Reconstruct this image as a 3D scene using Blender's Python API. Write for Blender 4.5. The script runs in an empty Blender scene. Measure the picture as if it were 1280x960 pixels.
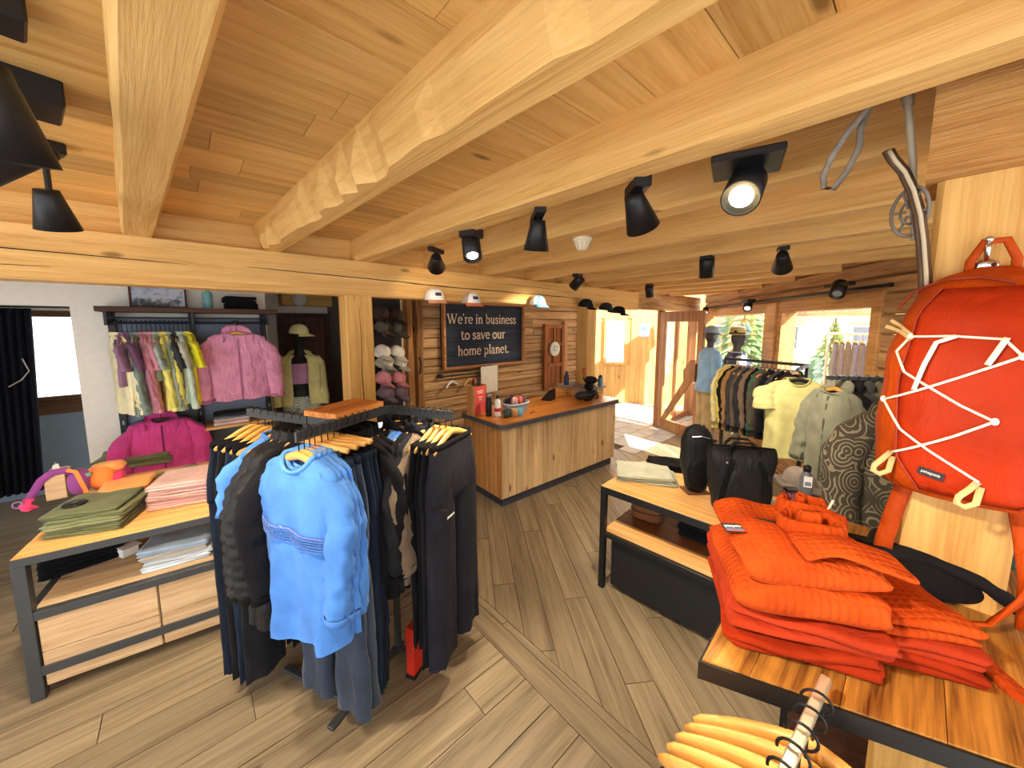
import bpy, math, random
from math import sin, cos, pi, radians, sqrt, atan2
from mathutils import Vector, Matrix, noise
import numpy as np

# ---------------------------------------------------------------- camera
scn = bpy.context.scene
COL = scn.collection
F_PX, CX, CY, EYE = 455.0, 640.0, 456.0, 1.95
AZ, PITCH = radians(41.9), math.atan(51 / 455)
FW = np.array([sin(AZ) * cos(PITCH), cos(AZ) * cos(PITCH), -sin(PITCH)])
RT = np.array([cos(AZ), -sin(AZ), 0.0])
UPV = np.cross(RT, FW)
CAM0 = np.array([0, 0, EYE])
def ray(x, y): return FW + (x - CX) / F_PX * RT - (y - CY) / F_PX * UPV
def PZ(x, y, z=0.0):
    d = ray(x, y); p = CAM0 + d * ((z - EYE) / d[2]); return Vector(p)
def PY(x, y, Y):
    d = ray(x, y); return Vector(CAM0 + d * (Y / d[1]))
def PX(x, y, X):
    d = ray(x, y); return Vector(CAM0 + d * (X / d[0]))

cam = bpy.data.cameras.new('camera'); camo = bpy.data.objects.new('camera', cam); COL.objects.link(camo)
cam.sensor_width = 36.0; cam.lens = 36.0 * F_PX / 1280.0
cam.shift_y = -(480 - CY) / 1280.0
cam.clip_start = 0.02
camo.location = (0, 0, EYE)
m3 = Matrix((RT, UPV, -FW)).transposed()
camo.rotation_euler = m3.to_euler()
scn.camera = camo

# ---------------------------------------------------------------- world, sun, exposure
scn.view_settings.view_transform = 'Standard'
scn.view_settings.look = 'None'
scn.view_settings.gamma = 1.0
scn.view_settings.use_curve_mapping = False
scn.view_settings.exposure = 0.95
w = bpy.data.worlds.new('sky'); scn.world = w; w.use_nodes = True
wn = w.node_tree.nodes; bg = wn['Background']
bg.inputs[0].default_value = (0.93, 0.97, 1.0, 1); bg.inputs[1].default_value = 1.6
def lamp(name, kind, loc, rot=(0, 0, 0), energy=10, color=(1, 1, 1), **kw):
    l = bpy.data.lights.new(name, kind); l.energy = energy; l.color = color
    for k, v in kw.items(): setattr(l, k, v)
    o = bpy.data.objects.new(name, l); COL.objects.link(o); o.location = loc; o.rotation_euler = rot
    return o
def aim(o, target):
    d = Vector(target) - o.location; o.rotation_euler = d.to_track_quat('-Z', 'Y').to_euler()
sun = lamp('sun', 'SUN', (9, -6, 12), energy=14.0, color=(1, .95, .86), angle=radians(.8))
aim(sun, Vector((9, -6, 12)) + Vector((.05, .75, -.62)))

# ---------------------------------------------------------------- node materials
MATS = {}
def _mat(name):
    m = bpy.data.materials.new(name); m.use_nodes = True
    nt = m.node_tree; return m, nt, nt.nodes['Principled BSDF']
def N(nt, typ, **kw):
    n = nt.nodes.new(typ)
    for k, v in kw.items():
        if k in n.inputs.keys() if isinstance(k, str) else False: n.inputs[k].default_value = v
        else: setattr(n, k, v)
    return n
def ramp(nt, stops):
    r = nt.nodes.new('ShaderNodeValToRGB'); e = r.color_ramp.elements
    e[0].position, e[0].color = stops[0][0], (*stops[0][1], 1)
    e[1].position, e[1].color = stops[-1][0], (*stops[-1][1], 1)
    for p, c in stops[1:-1]:
        x = e.new(p); x.color = (*c, 1)
    return r
def s2l(c):
    return tuple(((x / 255) / 12.92 if x / 255 <= .04045 else ((x / 255 + .055) / 1.055) ** 2.4) for x in c)
def coords(nt, scale, rnd=True):
    L = nt.links
    tc = nt.nodes.new('ShaderNodeTexCoord'); src = tc.outputs['Object']
    if rnd:
        oi = nt.nodes.new('ShaderNodeObjectInfo')
        mul = nt.nodes.new('ShaderNodeVectorMath'); mul.operation = 'MULTIPLY'
        L.new(oi.outputs['Random'], mul.inputs[0]); mul.inputs[1].default_value = (37, 91, 53)
        add = nt.nodes.new('ShaderNodeVectorMath'); L.new(src, add.inputs[0]); L.new(mul.outputs[0], add.inputs[1]); src = add.outputs[0]
    mp = nt.nodes.new('ShaderNodeMapping'); L.new(src, mp.inputs[0]); mp.inputs['Scale'].default_value = scale
    return mp.outputs[0]
def wood(name, light, dark, axis='X', rough=.55, grain=1.0, var=.25, knots=.5, bump=.25, knotcol=None, spec=.3):
    """light / dark in sRGB 0..255; the grain runs along the local axis"""
    if name in MATS: return MATS[name]
    m, nt, b = _mat(name); L = nt.links
    a = 'XYZ'.index(axis)
    def sc(long, cross): s = [cross] * 3; s[a] = long; return s
    n1 = N(nt, 'ShaderNodeTexNoise'); n1.inputs['Scale'].default_value = 1; n1.inputs['Detail'].default_value = 6; n1.inputs['Roughness'].default_value = .62
    n1.inputs['Distortion'].default_value = .6
    L.new(coords(nt, sc(1.2 * grain, 22 * grain)), n1.inputs['Vector'])
    n2 = N(nt, 'ShaderNodeTexNoise'); n2.inputs['Scale'].default_value = 1; n2.inputs['Detail'].default_value = 4
    L.new(coords(nt, sc(6 * grain, 160 * grain)), n2.inputs['Vector'])
    mx = N(nt, 'ShaderNodeMath', operation='MULTIPLY_ADD'); L.new(n2.outputs[0], mx.inputs[0]); mx.inputs[1].default_value = .35
    sub = N(nt, 'ShaderNodeMath', operation='SUBTRACT'); L.new(n1.outputs[0], sub.inputs[0]); sub.inputs[1].default_value = .17
    L.new(sub.outputs[0], mx.inputs[2])
    li, da = s2l(light), s2l(dark); mid = tuple((x + y) / 2 for x, y in zip(li, da))
    r = ramp(nt, [(.3, da), (.46, mid), (.66, li)]); L.new(mx.outputs[0], r.inputs[0])
    col = r.outputs[0]
    if knots > 0:
        v = N(nt, 'ShaderNodeTexVoronoi'); v.inputs['Scale'].default_value = 1
        L.new(coords(nt, sc(2.2, 6.0)), v.inputs['Vector'])
        kr = ramp(nt, [(.0, (1, 1, 1)), (.07, (.85, .85, .85)), (.13, (0, 0, 0))]); L.new(v.outputs['Distance'], kr.inputs[0])
        gate = N(nt, 'ShaderNodeMath', operation='GREATER_THAN'); sx = N(nt, 'ShaderNodeSeparateColor'); L.new(v.outputs['Color'], sx.inputs[0])
        L.new(sx.outputs[0], gate.inputs[0]); gate.inputs[1].default_value = 1 - knots
        mu = N(nt, 'ShaderNodeMath', operation='MULTIPLY'); L.new(kr.outputs[0], mu.inputs[0]); L.new(gate.outputs[0], mu.inputs[1])
        mk = N(nt, 'ShaderNodeMix', data_type='RGBA'); L.new(mu.outputs[0], mk.inputs['Factor']); L.new(col, mk.inputs['A'])
        kc = s2l(knotcol) if knotcol else tuple(x * .42 for x in da)
        mk.inputs['B'].default_value = (*kc, 1); col = mk.outputs['Result']
    oi = N(nt, 'ShaderNodeObjectInfo'); hv = N(nt, 'ShaderNodeHueSaturation')
    mr = N(nt, 'ShaderNodeMapRange'); L.new(oi.outputs['Random'], mr.inputs[0]); mr.inputs[3].default_value = 1 - var; mr.inputs[4].default_value = 1 + var * .6
    L.new(mr.outputs[0], hv.inputs['Value']); L.new(col, hv.inputs['Color'])
    L.new(hv.outputs[0], b.inputs['Base Color']); b.inputs['Roughness'].default_value = rough
    b.inputs['Specular IOR Level'].default_value = spec
    bp = N(nt, 'ShaderNodeBump'); bp.inputs['Strength'].default_value = bump; bp.inputs['Distance'].default_value = .01
    L.new(mx.outputs[0], bp.inputs['Height']); L.new(bp.outputs[0], b.inputs['Normal'])
    MATS[name] = m; return m
def cloth(name, col, rough=.9, weave=260, var=.18, bump=.25, sheen=.15, wr=1.0, spec=.2):
    if name in MATS: return MATS[name]
    m, nt, b = _mat(name); L = nt.links
    c = s2l(col)
    if max(col) < 70: sheen *= .1; spec *= .6          # dark cloth keeps its depth
    n = N(nt, 'ShaderNodeTexNoise'); n.inputs['Scale'].default_value = 7; n.inputs['Detail'].default_value = 5
    L.new(coords(nt, (1, 1, 1)), n.inputs['Vector'])
    r = ramp(nt, [(.3, tuple(x * (1 - var) for x in c)), (.7, tuple(min(1, x * (1 + var)) for x in c))]); L.new(n.outputs[0], r.inputs[0])
    L.new(r.outputs[0], b.inputs['Base Color']); b.inputs['Roughness'].default_value = rough
    b.inputs['Specular IOR Level'].default_value = spec
    b.inputs['Sheen Weight'].default_value = sheen
    n2 = N(nt, 'ShaderNodeTexNoise'); n2.inputs['Scale'].default_value = weave; n2.inputs['Detail'].default_value = 1
    L.new(coords(nt, (1, 1, 1), False), n2.inputs['Vector'])
    n3 = N(nt, 'ShaderNodeTexNoise'); n3.inputs['Scale'].default_value = 9; n3.inputs['Detail'].default_value = 3; n3.inputs['Distortion'].default_value = 1.2
    L.new(coords(nt, (1.6, 1.6, .6)), n3.inputs['Vector'])
    ad = N(nt, 'ShaderNodeMath', operation='MULTIPLY_ADD'); L.new(n2.outputs[0], ad.inputs[0]); ad.inputs[1].default_value = .06; 
    m2 = N(nt, 'ShaderNodeMath', operation='MULTIPLY'); L.new(n3.outputs[0], m2.inputs[0]); m2.inputs[1].default_value = wr
    L.new(m2.outputs[0], ad.inputs[2])
    bp = N(nt, 'ShaderNodeBump'); bp.inputs['Strength'].default_value = bump; bp.inputs['Distance'].default_value = .03
    L.new(ad.outputs[0], bp.inputs['Height']); L.new(bp.outputs[0], b.inputs['Normal'])
    MATS[name] = m; return m
def plain(name, col, rough=.5, metal=0.0, var=.06, bump=0.0, scale=12, spec=.4, emit=None, estr=1.0):
    if name in MATS: return MATS[name]
    m, nt, b = _mat(name); L = nt.links; c = s2l(col)
    n = N(nt, 'ShaderNodeTexNoise'); n.inputs['Scale'].default_value = scale; n.inputs['Detail'].default_value = 5
    L.new(coords(nt, (1, 1, 1)), n.inputs['Vector'])
    r = ramp(nt, [(.3, tuple(x * (1 - var) for x in c)), (.7, tuple(min(1, x * (1 + var)) for x in c))]); L.new(n.outputs[0], r.inputs[0])
    L.new(r.outputs[0], b.inputs['Base Color']); b.inputs['Roughness'].default_value = rough; b.inputs['Metallic'].default_value = metal
    b.inputs['Specular IOR Level'].default_value = spec
    if bump:
        bp = N(nt, 'ShaderNodeBump'); bp.inputs['Strength'].default_value = bump; bp.inputs['Distance'].default_value = .01
        L.new(n.outputs[0], bp.inputs['Height']); L.new(bp.outputs[0], b.inputs['Normal'])
    if emit:
        b.inputs['Emission Color'].default_value = (*s2l(emit), 1); b.inputs['Emission Strength'].default_value = estr
    MATS[name] = m; return m
def glass(name='clear_glass', tint=(1, 1, 1), gl=.06):
    if name in MATS: return MATS[name]
    m, nt, b = _mat(name); L = nt.links
    tr = N(nt, 'ShaderNodeBsdfTransparent'); tr.inputs[0].default_value = (*tint, 1)
    g = N(nt, 'ShaderNodeBsdfGlossy'); g.inputs['Roughness'].default_value = .03
    lw = N(nt, 'ShaderNodeLayerWeight'); lw.inputs[0].default_value = .5
    pw_ = N(nt, 'ShaderNodeMath', operation='POWER'); L.new(lw.outputs['Facing'], pw_.inputs[0]); pw_.inputs[1].default_value = 4.0
    fr = N(nt, 'ShaderNodeMath', operation='MULTIPLY_ADD'); L.new(pw_.outputs[0], fr.inputs[0]); fr.inputs[1].default_value = .5; fr.inputs[2].default_value = .03
    mx = N(nt, 'ShaderNodeMixShader'); L.new(fr.outputs[0], mx.inputs[0]); L.new(tr.outputs[0], mx.inputs[1]); L.new(g.outputs[0], mx.inputs[2])
    L.new(mx.outputs[0], nt.nodes['Material Output'].inputs[0]); nt.nodes.remove(b)
    MATS[name] = m; return m
def pattern(name, base, lines, scale=16, thr=.5, kind='ripple', rough=.9):
    """printed fabric: nested arcs and wavy bands"""
    if name in MATS: return MATS[name]
    m, nt, b = _mat(name); L = nt.links
    v = N(nt, 'ShaderNodeTexVoronoi'); v.inputs['Scale'].default_value = scale
    co = coords(nt, (1, 1, .8), False); L.new(co, v.inputs['Vector'])
    mu = N(nt, 'ShaderNodeMath', operation='MULTIPLY'); L.new(v.outputs['Distance'], mu.inputs[0]); mu.inputs[1].default_value = 34 if kind == 'ripple' else 20
    sn = N(nt, 'ShaderNodeMath', operation='SINE'); L.new(mu.outputs[0], sn.inputs[0])
    nz = N(nt, 'ShaderNodeTexNoise'); nz.inputs['Scale'].default_value = scale * .7; L.new(co, nz.inputs['Vector'])
    g = N(nt, 'ShaderNodeMath', operation='MULTIPLY_ADD'); L.new(nz.outputs[0], g.inputs[0]); g.inputs[1].default_value = 2.2; g.inputs[2].default_value = -1.1
    ad = N(nt, 'ShaderNodeMath'); L.new(sn.outputs[0], ad.inputs[0]); L.new(g.outputs[0], ad.inputs[1])
    r = ramp(nt, [(thr - .04, s2l(base)), (thr + .06, s2l(lines))]); L.new(ad.outputs[0], r.inputs[0])
    L.new(r.outputs[0], b.inputs['Base Color']); b.inputs['Roughness'].default_value = rough
    MATS[name] = m; return m

# ---------------------------------------------------------------- mesh helpers
class MB:
    def __init__(s): s.v = []; s.f = []
    def add(s, vs, fs):
        o = len(s.v); s.v += [tuple(v) for v in vs]; s.f += [tuple(i + o for i in f) for f in fs]; return s
    def box(s, c, d, ch=0.0, rz=0.0, M=None):
        hx, hy, hz = d[0] / 2, d[1] / 2, d[2] / 2
        if ch <= 0:
            vs = [(x, y, z) for z in (-hz, hz) for y in (-hy, hy) for x in (-hx, hx)]
            fs = [(0, 2, 3, 1), (4, 5, 7, 6), (0, 1, 5, 4), (2, 6, 7, 3), (0, 4, 6, 2), (1, 3, 7, 5)]
        else:
            ch = min(ch, hx * .9, hy * .9, hz * .9); vs = []; idx = {}
            for sx in (-1, 1):
                for sy in (-1, 1):
                    for sz in (-1, 1):
                        for a in range(3):
                            p = [sx * (hx - ch), sy * (hy - ch), sz * (hz - ch)]; p[a] = (sx * hx, sy * hy, sz * hz)[a]
                            idx[sx, sy, sz, a] = len(vs); vs.append(tuple(p))
            fs = []
            def q(*k): 
                f = [idx[i] for i in k]
                cc = Vector((0, 0, 0))
                for i in f: cc += Vector(vs[i])
                nrm = (Vector(vs[f[1]]) - Vector(vs[f[0]])).cross(Vector(vs[f[2]]) - Vector(vs[f[0]]))
                if nrm.dot(cc) < 0: f.reverse()
                fs.append(tuple(f))
            for s1 in (-1, 1):
                q((s1, -1, -1, 0), (s1, 1, -1, 0), (s1, 1, 1, 0), (s1, -1, 1, 0))
                q((-1, s1, -1, 1), (1, s1, -1, 1), (1, s1, 1, 1), (-1, s1, 1, 1))
                q((-1, -1, s1, 2), (1, -1, s1, 2), (1, 1, s1, 2), (-1, 1, s1, 2))
                for s2 in (-1, 1):
                    q((s1, s2, -1, 0), (s1, s2, 1, 0), (s1, s2, 1, 1), (s1, s2, -1, 1))
                    q((s1, -1, s2, 0), (s1, 1, s2, 0), (s1, 1, s2, 2), (s1, -1, s2, 2))
                    q((-1, s1, s2, 1), (1, s1, s2, 1), (1, s1, s2, 2), (-1, s1, s2, 2))
                    for s3 in (-1, 1): q((s1, s2, s3, 0), (s1, s2, s3, 1), (s1, s2, s3, 2))
        T = Matrix.Translation(c) @ (M if M is not None else Matrix.Rotation(rz, 4, 'Z'))
        return s.add([T @ Vector(v) for v in vs], fs)
    def loft(s, rings, cap0=True, cap1=True, closed=True):
        n = len(rings[0]); vs = [p for r in rings for p in r]; fs = []
        for i in range(len(rings) - 1):
            for j in range(n if closed else n - 1):
                k = (j + 1) % n; fs.append((i * n + j, i * n + k, (i + 1) * n + k, (i + 1) * n + j))
        if cap0: fs.append(tuple(range(n - 1, -1, -1)))
        if cap1: fs.append(tuple((len(rings) - 1) * n + j for j in range(n)))
        return s.add(vs, fs)
    def tube(s, pts, r, n=8, flat=1.0, cap=True, closed=False, upv=(0, 0, 1)):
        pts = [Vector(p) for p in pts]; k = len(pts); rings = []
        rr = r if isinstance(r, (list, tuple)) else [r] * k
        pu = None
        for i in range(k):
            if closed: t = pts[(i + 1) % k] - pts[i - 1]
            else: t = pts[min(i + 1, k - 1)] - pts[max(i - 1, 0)]
            t.normalize()
            if pu is None:
                u = Vector(upv); 
                if abs(u.dot(t)) > .95: u = Vector((0, 1, 0)) if abs(t.y) < .9 else Vector((1, 0, 0))
            else: u = pu
            u = (u - t * u.dot(t)); u.normalize(); pu = u; w_ = t.cross(u)
            rings.append([pts[i] + u * (rr[i] * flat * sin(2 * pi * j / n)) + w_ * (rr[i] * cos(2 * pi * j / n)) for j in range(n)])
        if closed: rings.append(rings[0]); return s.loft(rings, False, False)
        return s.loft(rings, cap, cap)
    def ribbon(s, pts, w_, th=.002, side=None):
        """flat strap: pts path, width w_ along 'side' vector (list or one)"""
        pts = [Vector(p) for p in pts]; k = len(pts); rings = []
        for i in range(k):
            t = (pts[min(i + 1, k - 1)] - pts[max(i - 1, 0)]).normalized()
            sd = Vector(side[i] if isinstance(side, list) else side); sd = (sd - t * sd.dot(t)).normalized(); nn = t.cross(sd)
            rings.append([pts[i] + sd * (a * w_ / 2) + nn * (b_ * th / 2) for a, b_ in ((-1, -1), (1, -1), (1, 1), (-1, 1))])
        return s.loft(rings)
    def lathe(s, prof, n=20, c=(0, 0, 0), M=None):
        T = Matrix.Translation(c) @ (M if M is not None else Matrix())
        rings = [[T @ Vector((r * cos(2 * pi * j / n), r * sin(2 * pi * j / n), z)) for j in range(n)] for r, z in prof]
        return s.loft(rings)
    def ell(s, c, r, n=14, m=8, M=None):
        T = Matrix.Translation(c) @ (M if M is not None else Matrix())
        rings = []
        for i in range(m + 1):
            a = -pi / 2 + pi * (i if 0 < i < m else (.02 if i == 0 else m - .02)) / m
            rings.append([T @ Vector((r[0] * cos(a) * cos(2 * pi * j / n), r[1] * cos(a) * sin(2 * pi * j / n), r[2] * sin(a))) for j in range(n)])
        return s.loft(rings)
    def prism(s, poly, z0, z1):
        n = len(poly)
        vs = [(p[0], p[1], z0) for p in poly] + [(p[0], p[1], z1) for p in poly]
        fs = [tuple(range(n - 1, -1, -1)), tuple(range(n, 2 * n))] + [(i, (i + 1) % n, n + (i + 1) % n, n + i) for i in range(n)]
        return s.add(vs, fs)
    def mesh(s, name, smooth=False):
        me = bpy.data.meshes.new(name); me.from_pydata([tuple(v) for v in s.v], [], s.f); me.validate()
        if smooth: me.polygons.foreach_set('use_smooth', [True] * len(me.polygons))
        me.update(); return me
def fside(pts, view=(0, 1, 0)):
    """strap widths that turn the broad face towards the viewing axis"""
    pts = [Vector(p) for p in pts]; k = len(pts); out = []
    for i in range(k):
        t = (pts[min(i + 1, k - 1)] - pts[max(i - 1, 0)]).normalized(); s = t.cross(Vector(view))
        if s.length < .15: s = out[-1].copy() if out else Vector((1, 0, .1))
        s.normalize()
        if out and s.dot(out[-1]) < 0: s = -s
        out.append(s)
    return out
def link(o, parent=None):
    COL.objects.link(o)
    if parent is not None: o.parent = parent
    return o
def obj(name, mb, mat, parent=None, smooth=False, loc=None, rot=None, label=None, bevel=0, sub=0, kind=None):
    me = mb if isinstance(mb, bpy.types.Mesh) else mb.mesh(name, smooth)
    o = bpy.data.objects.new(name, me); link(o, parent)
    if isinstance(mb, bpy.types.Mesh) and len(me.materials):
        o.material_slots[0].link = 'OBJECT'; o.material_slots[0].material = mat
    else: me.materials.append(mat)
    if loc is not None: o.location = loc
    if rot is not None: o.rotation_euler = rot
    if label: o['label'] = label
    if kind: o['kind'] = kind
    if bevel:
        b = o.modifiers.new('bevel', 'BEVEL'); b.width = bevel; b.segments = 2; b.limit_method = 'ANGLE'
    if sub:
        q = o.modifiers.new('sub', 'SUBSURF'); q.levels = sub; q.render_levels = sub
    return o
def tag(o, label, cat, group=None):
    o['label'] = label; o['category'] = cat
    if group: o['group'] = group
    return o
def thing(name, label, cat, loc=(0, 0, 0), rz=0.0, group=None, rot=None):
    o = bpy.data.objects.new(name, None); o.empty_display_size = .05; link(o)
    o.location = loc; o.rotation_euler = rot if rot is not None else (0, 0, rz)
    return tag(o, label, cat, group)
def struct(name, mb, mat, parent=None, **kw):
    o = obj(name, mb, mat, parent, **kw)
    if parent is None: o['kind'] = 'structure'
    return o
def B(*a, **k): return MB().box(*a, **k)
def bx(x0, x1, y0, y1, z0, z1, ch=0): return MB().box(((x0 + x1) / 2, (y0 + y1) / 2, (z0 + z1) / 2), (x1 - x0, y1 - y0, z1 - z0), ch)
def nz(x, y=0.0, z=0.0): return noise.noise(Vector((x, y, z)))
ORD = ['first', 'second', 'third', 'fourth', 'fifth', 'sixth', 'seventh', 'eighth', 'ninth', 'tenth', 'eleventh', 'twelfth', 'thirteenth', 'fourteenth', 'fifteenth', 'sixteenth', 'seventeenth', 'eighteenth', 'nineteenth', 'twentieth']
def polyclip(poly, planes):
    for (nx, ny, d) in planes:              # keep nx*x+ny*y <= d
        out = []
        for i in range(len(poly)):
            p, q = poly[i], poly[(i + 1) % len(poly)]
            a, b_ = nx * p[0] + ny * p[1] - d, nx * q[0] + ny * q[1] - d
            if a <= 0: out.append(p)
            if a * b_ < 0:
                t = a / (a - b_); out.append((p[0] + t * (q[0] - p[0]), p[1] + t * (q[1] - p[1])))
        poly = out
        if len(poly) < 3: return []
    return poly
rnd = random.Random(7)

# palette
W_CEIL = wood('pine_ceiling', (232, 188, 116), (200, 148, 76), 'X', knots=.5, var=.24, rough=.5)
W_BEAM = wood('pine_beam', (234, 190, 118), (206, 154, 82), 'Y', knots=.35, var=.08, rough=.6, bump=.5)
W_BEAMX = wood('pine_beam_along', (232, 188, 116), (202, 150, 78), 'X', knots=.35, var=.05, rough=.6, bump=.5)
W_POST = wood('pine_post', (230, 184, 108), (196, 142, 70), 'Z', knots=.3, var=.06, rough=.6)
W_LOG = wood('old_log', (214, 172, 120), (128, 88, 52), 'X', knots=.5, var=.22, rough=.75, bump=.7, grain=.9)
W_FLOOR = wood('oak_floor', (152, 135, 108), (104, 89, 68), 'X', knots=.25, var=.2, rough=.42, grain=.9, bump=.15, spec=.45)
W_COUNT = wood('pale_board', (226, 196, 150), (186, 146, 96), 'Z', knots=.7, var=.2, rough=.55, knotcol=(90, 55, 30))
W_TOP = wood('counter_top', (214, 138, 58), (150, 82, 30), 'X', knots=.2, var=.05, rough=.3, spec=.5)
W_TABLE = wood('table_top', (232, 184, 116), (196, 140, 74), 'X', knots=.3, var=.08, rough=.45)
W_DRAW = wood('drawer_wood', (206, 176, 138), (164, 128, 90), 'X', knots=.5, var=.08, rough=.6)
W_ZEBRA = wood('zebra_wood', (206, 146, 66), (86, 40, 16), 'X', knots=0, var=.02, rough=.35, grain=1.4, spec=.5)
W_HANG = wood('hanger_wood', (226, 172, 92), (196, 136, 62), 'X', knots=0, var=.1, rough=.35, bump=.1, spec=.5)
W_PINE = wood('pine_wall', (240, 190, 116), (206, 146, 76), 'Z', knots=.5, var=.1, rough=.55)
W_DARK = wood('dark_wood', (84, 50, 32), (44, 24, 14), 'X', knots=0, var=.05, rough=.5)
W_DOOR = wood('door_frame_wood', (200, 144, 94), (152, 102, 60), 'Z', knots=.2, var=.05, rough=.45)
STEEL = plain('black_steel', (44, 44, 46), .45, .3, spec=.4)
BLACKP = plain('black_plastic', (22, 22, 24), .45)
CHROME = plain('chrome', (210, 210, 212), .15, 1.0, var=.02)
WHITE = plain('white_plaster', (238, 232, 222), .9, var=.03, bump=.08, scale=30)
BLUEW = plain('blue_paint', (150, 172, 196), .85, var=.04)
GLASS = glass()
# ================================================================ STRUCTURE
ZB, ZC = 2.46, 2.63            # beam soffit, ceiling boards
U = Vector((.788, .616, 0)); AU = atan2(.616, .788)      # window wall runs along U
WB = Vector((4.3, .04, 0))
def wall_y(x): return WB.y + (x - WB.x) * .782

# floor and its planks ------------------------------------------------------
floor = struct('floor', bx(-2.6, 9.6, -1.6, 6.7, -.12, -.012), plain('subfloor', (70, 56, 42), .8))
floor['label'] = 'grey-brown oak plank floor of the shop'
def plank(poly, ang, mat=W_FLOOR, z1=0.0, name='plank', par=None):
    if len(poly) < 3: return
    cx = sum(p[0] for p in poly) / len(poly); cy = sum(p[1] for p in poly) / len(poly)
    c, s = cos(-ang), sin(-ang)
    loc = [((p[0] - cx) * c - (p[1] - cy) * s, (p[0] - cx) * s + (p[1] - cy) * c) for p in poly]
    obj(name, MB().prism(loc, -.012, z1), mat, par or floor, loc=(cx, cy, 0), rot=(0, 0, ang))
def lay(ang, wid, length, planes, rng, gap=.0022, stag=.37, lim=999):
    c, s = cos(ang), sin(ang); n = 0
    for j in range(-rng, rng):
        off = (j * stag * length + rnd.uniform(-.2, .2)) % length
        for i in range(-5, 6):
            x0, x1 = i * length + off + gap, (i + 1) * length + off - gap; y0, y1 = j * wid + gap, (j + 1) * wid - gap
            poly = polyclip([(x * c - y * s, x * s + y * c) for x, y in ((x0, y0), (x1, y0), (x1, y1), (x0, y1))], planes)
            if len(poly) < 3: continue
            ar = abs(sum(poly[k][0] * poly[(k + 1) % len(poly)][1] - poly[(k + 1) % len(poly)][0] * poly[k][1] for k in range(len(poly)))) / 2
            if ar > .003: plank(poly, ang, z1=rnd.uniform(-.0012, 0)); n += 1
    return n
wp = [(.616, -.788, .616 * WB.x - .788 * WB.y)]                 # stay on the room side of the window wall
lay(0, .185, 1.9, [(1, 0, 1.262), (-1, 0, 1.6), (0, -1, -.1), (0, 1, 4.6)], 30)
lay(pi / 2, .175, 2.4, [(1, 0, 1.448), (-1, 0, -1.266), (0, -1, .9), (0, 1, 4.4)], 12)
lay(radians(55), .165, 2.0, [(-1, 0, -1.452), (0, -1, .6), (0, 1, 4.4), (1, 0, 4.9)] + wp, 40)
lay(radians(55), .165, 2.0, [(-1, 0, -4.9), (0, 1, 2.7), (1, 0, 8.1)] + wp, 40)
struct('floor', bx(-2.4, -1.6, -.1, 6.57, -.012, -.001), W_FLOOR)['label'] = 'oak floor running into the fitting corner'
struct('floor', bx(-1.6, 1.26, 4.6, 6.57, -.012, -.001), W_FLOOR)['label'] = 'oak floor under the curtain and mannequin'
STONE = plain('slate_stone', (176, 172, 164), .45, var=.22, scale=4, bump=.2)
for j in range(7):
    for i in range(10):
        x0 = 4.92 + i * .42 + (.21 if j % 2 else 0); y0 = 2.71 + j * .3
        if x0 > 8.6: continue
        obj('paving_slab', bx(-.205, .205, -.145, .145, -.012, rnd.uniform(-.003, .001), .004), STONE, floor, loc=(x0 + .21, y0 + .15, 0))

# ceiling boards -------------------------------------------------------------
OV = (.616, -.788, .616 * WB.x - .788 * WB.y + .35)      # eaves a little beyond the window wall
ceil = struct('ceiling', MB().prism(polyclip([(-2.4, -1.4), (8.3, -1.4), (8.3, 3.28), (-2.4, 3.28)], [OV]), ZC + .02, ZC + .08), plain('ceiling_dark', (60, 36, 18), .95)); ceil['label'] = 'pine board ceiling above the timber beams'
y = -1.38
while y < 3.2:
    wd = rnd.choice([.17, .19, .2, .22]); 
    xs = [-2.4, rnd.uniform(-.2, .6), rnd.uniform(2.4, 3.4), rnd.uniform(5, 5.6), 8.3]
    for a, b_ in zip(xs[:-1], xs[1:]):
        b_ = min(b_, WB.x + (y + wd - WB.y) / .782 + .3)
        if b_ - a < .1: continue
        obj('ceiling_board', bx(-(b_ - a) / 2 + .001, (b_ - a) / 2 - .001, .0015, wd - .0015, 0, .025), W_CEIL, ceil, loc=((a + b_) / 2, y, ZC + rnd.uniform(0, .002)))
    y += wd
struct('ceiling', bx(-2.4, 4.0, -4.4, -1.4, ZC + .0, ZC + .08), W_CEIL)['label'] = 'unseen pine ceiling extension added to keep sun off the near side'  # added out of view to block the sun from the foreground
struct('ceiling', bx(-2.4, 5.96, 3.28, 6.7, 2.5, 2.56), WHITE)['label'] = 'plain ceiling beyond the header beam'
# beams -----------------------------------------------------------------------
def beam_mesh(p0, p1, wd, ht, seed, hewn=0.0, n=36, ch=.012):
    """runs from p0 to p1 (soffit centre line), cross-section wd x ht"""
    p0, p1 = Vector(p0), Vector(p1); d = (p1 - p0); L_ = d.length; rings = []
    for i in range(n + 1):
        t = i / n; y_ = t * L_
        q = lambda k, f=1.0, a=.004: a * nz(y_ * 1.7 * f, k * 7.3, seed)
        c = ch * (1 + .5 * nz(y_ * 2.3, seed))
        cl = c; zz = 0
        if hewn:
            c = ch * .6
            st = math.floor(y_ / .16); cl = .012 + hewn * (.25 + abs(nz(st * 3.1, seed * 2.0)))
            if (y_ / .16) % 1 < .12: cl *= .35
        hw = wd / 2
        pr = [(-hw + q(1) + cl, 0 + q(2)), (hw - c + q(3), 0 + q(2.5)), (hw + q(4), c), (hw + q(5), ht), (-hw + q(6), ht), (-hw + q(1) + cl * .12, cl * 2.4 if hewn else c)]
        rings.append([Vector((y_, -x, z)) for x, z in pr])
    return MB().loft(rings), atan2(d.y, d.x)
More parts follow.
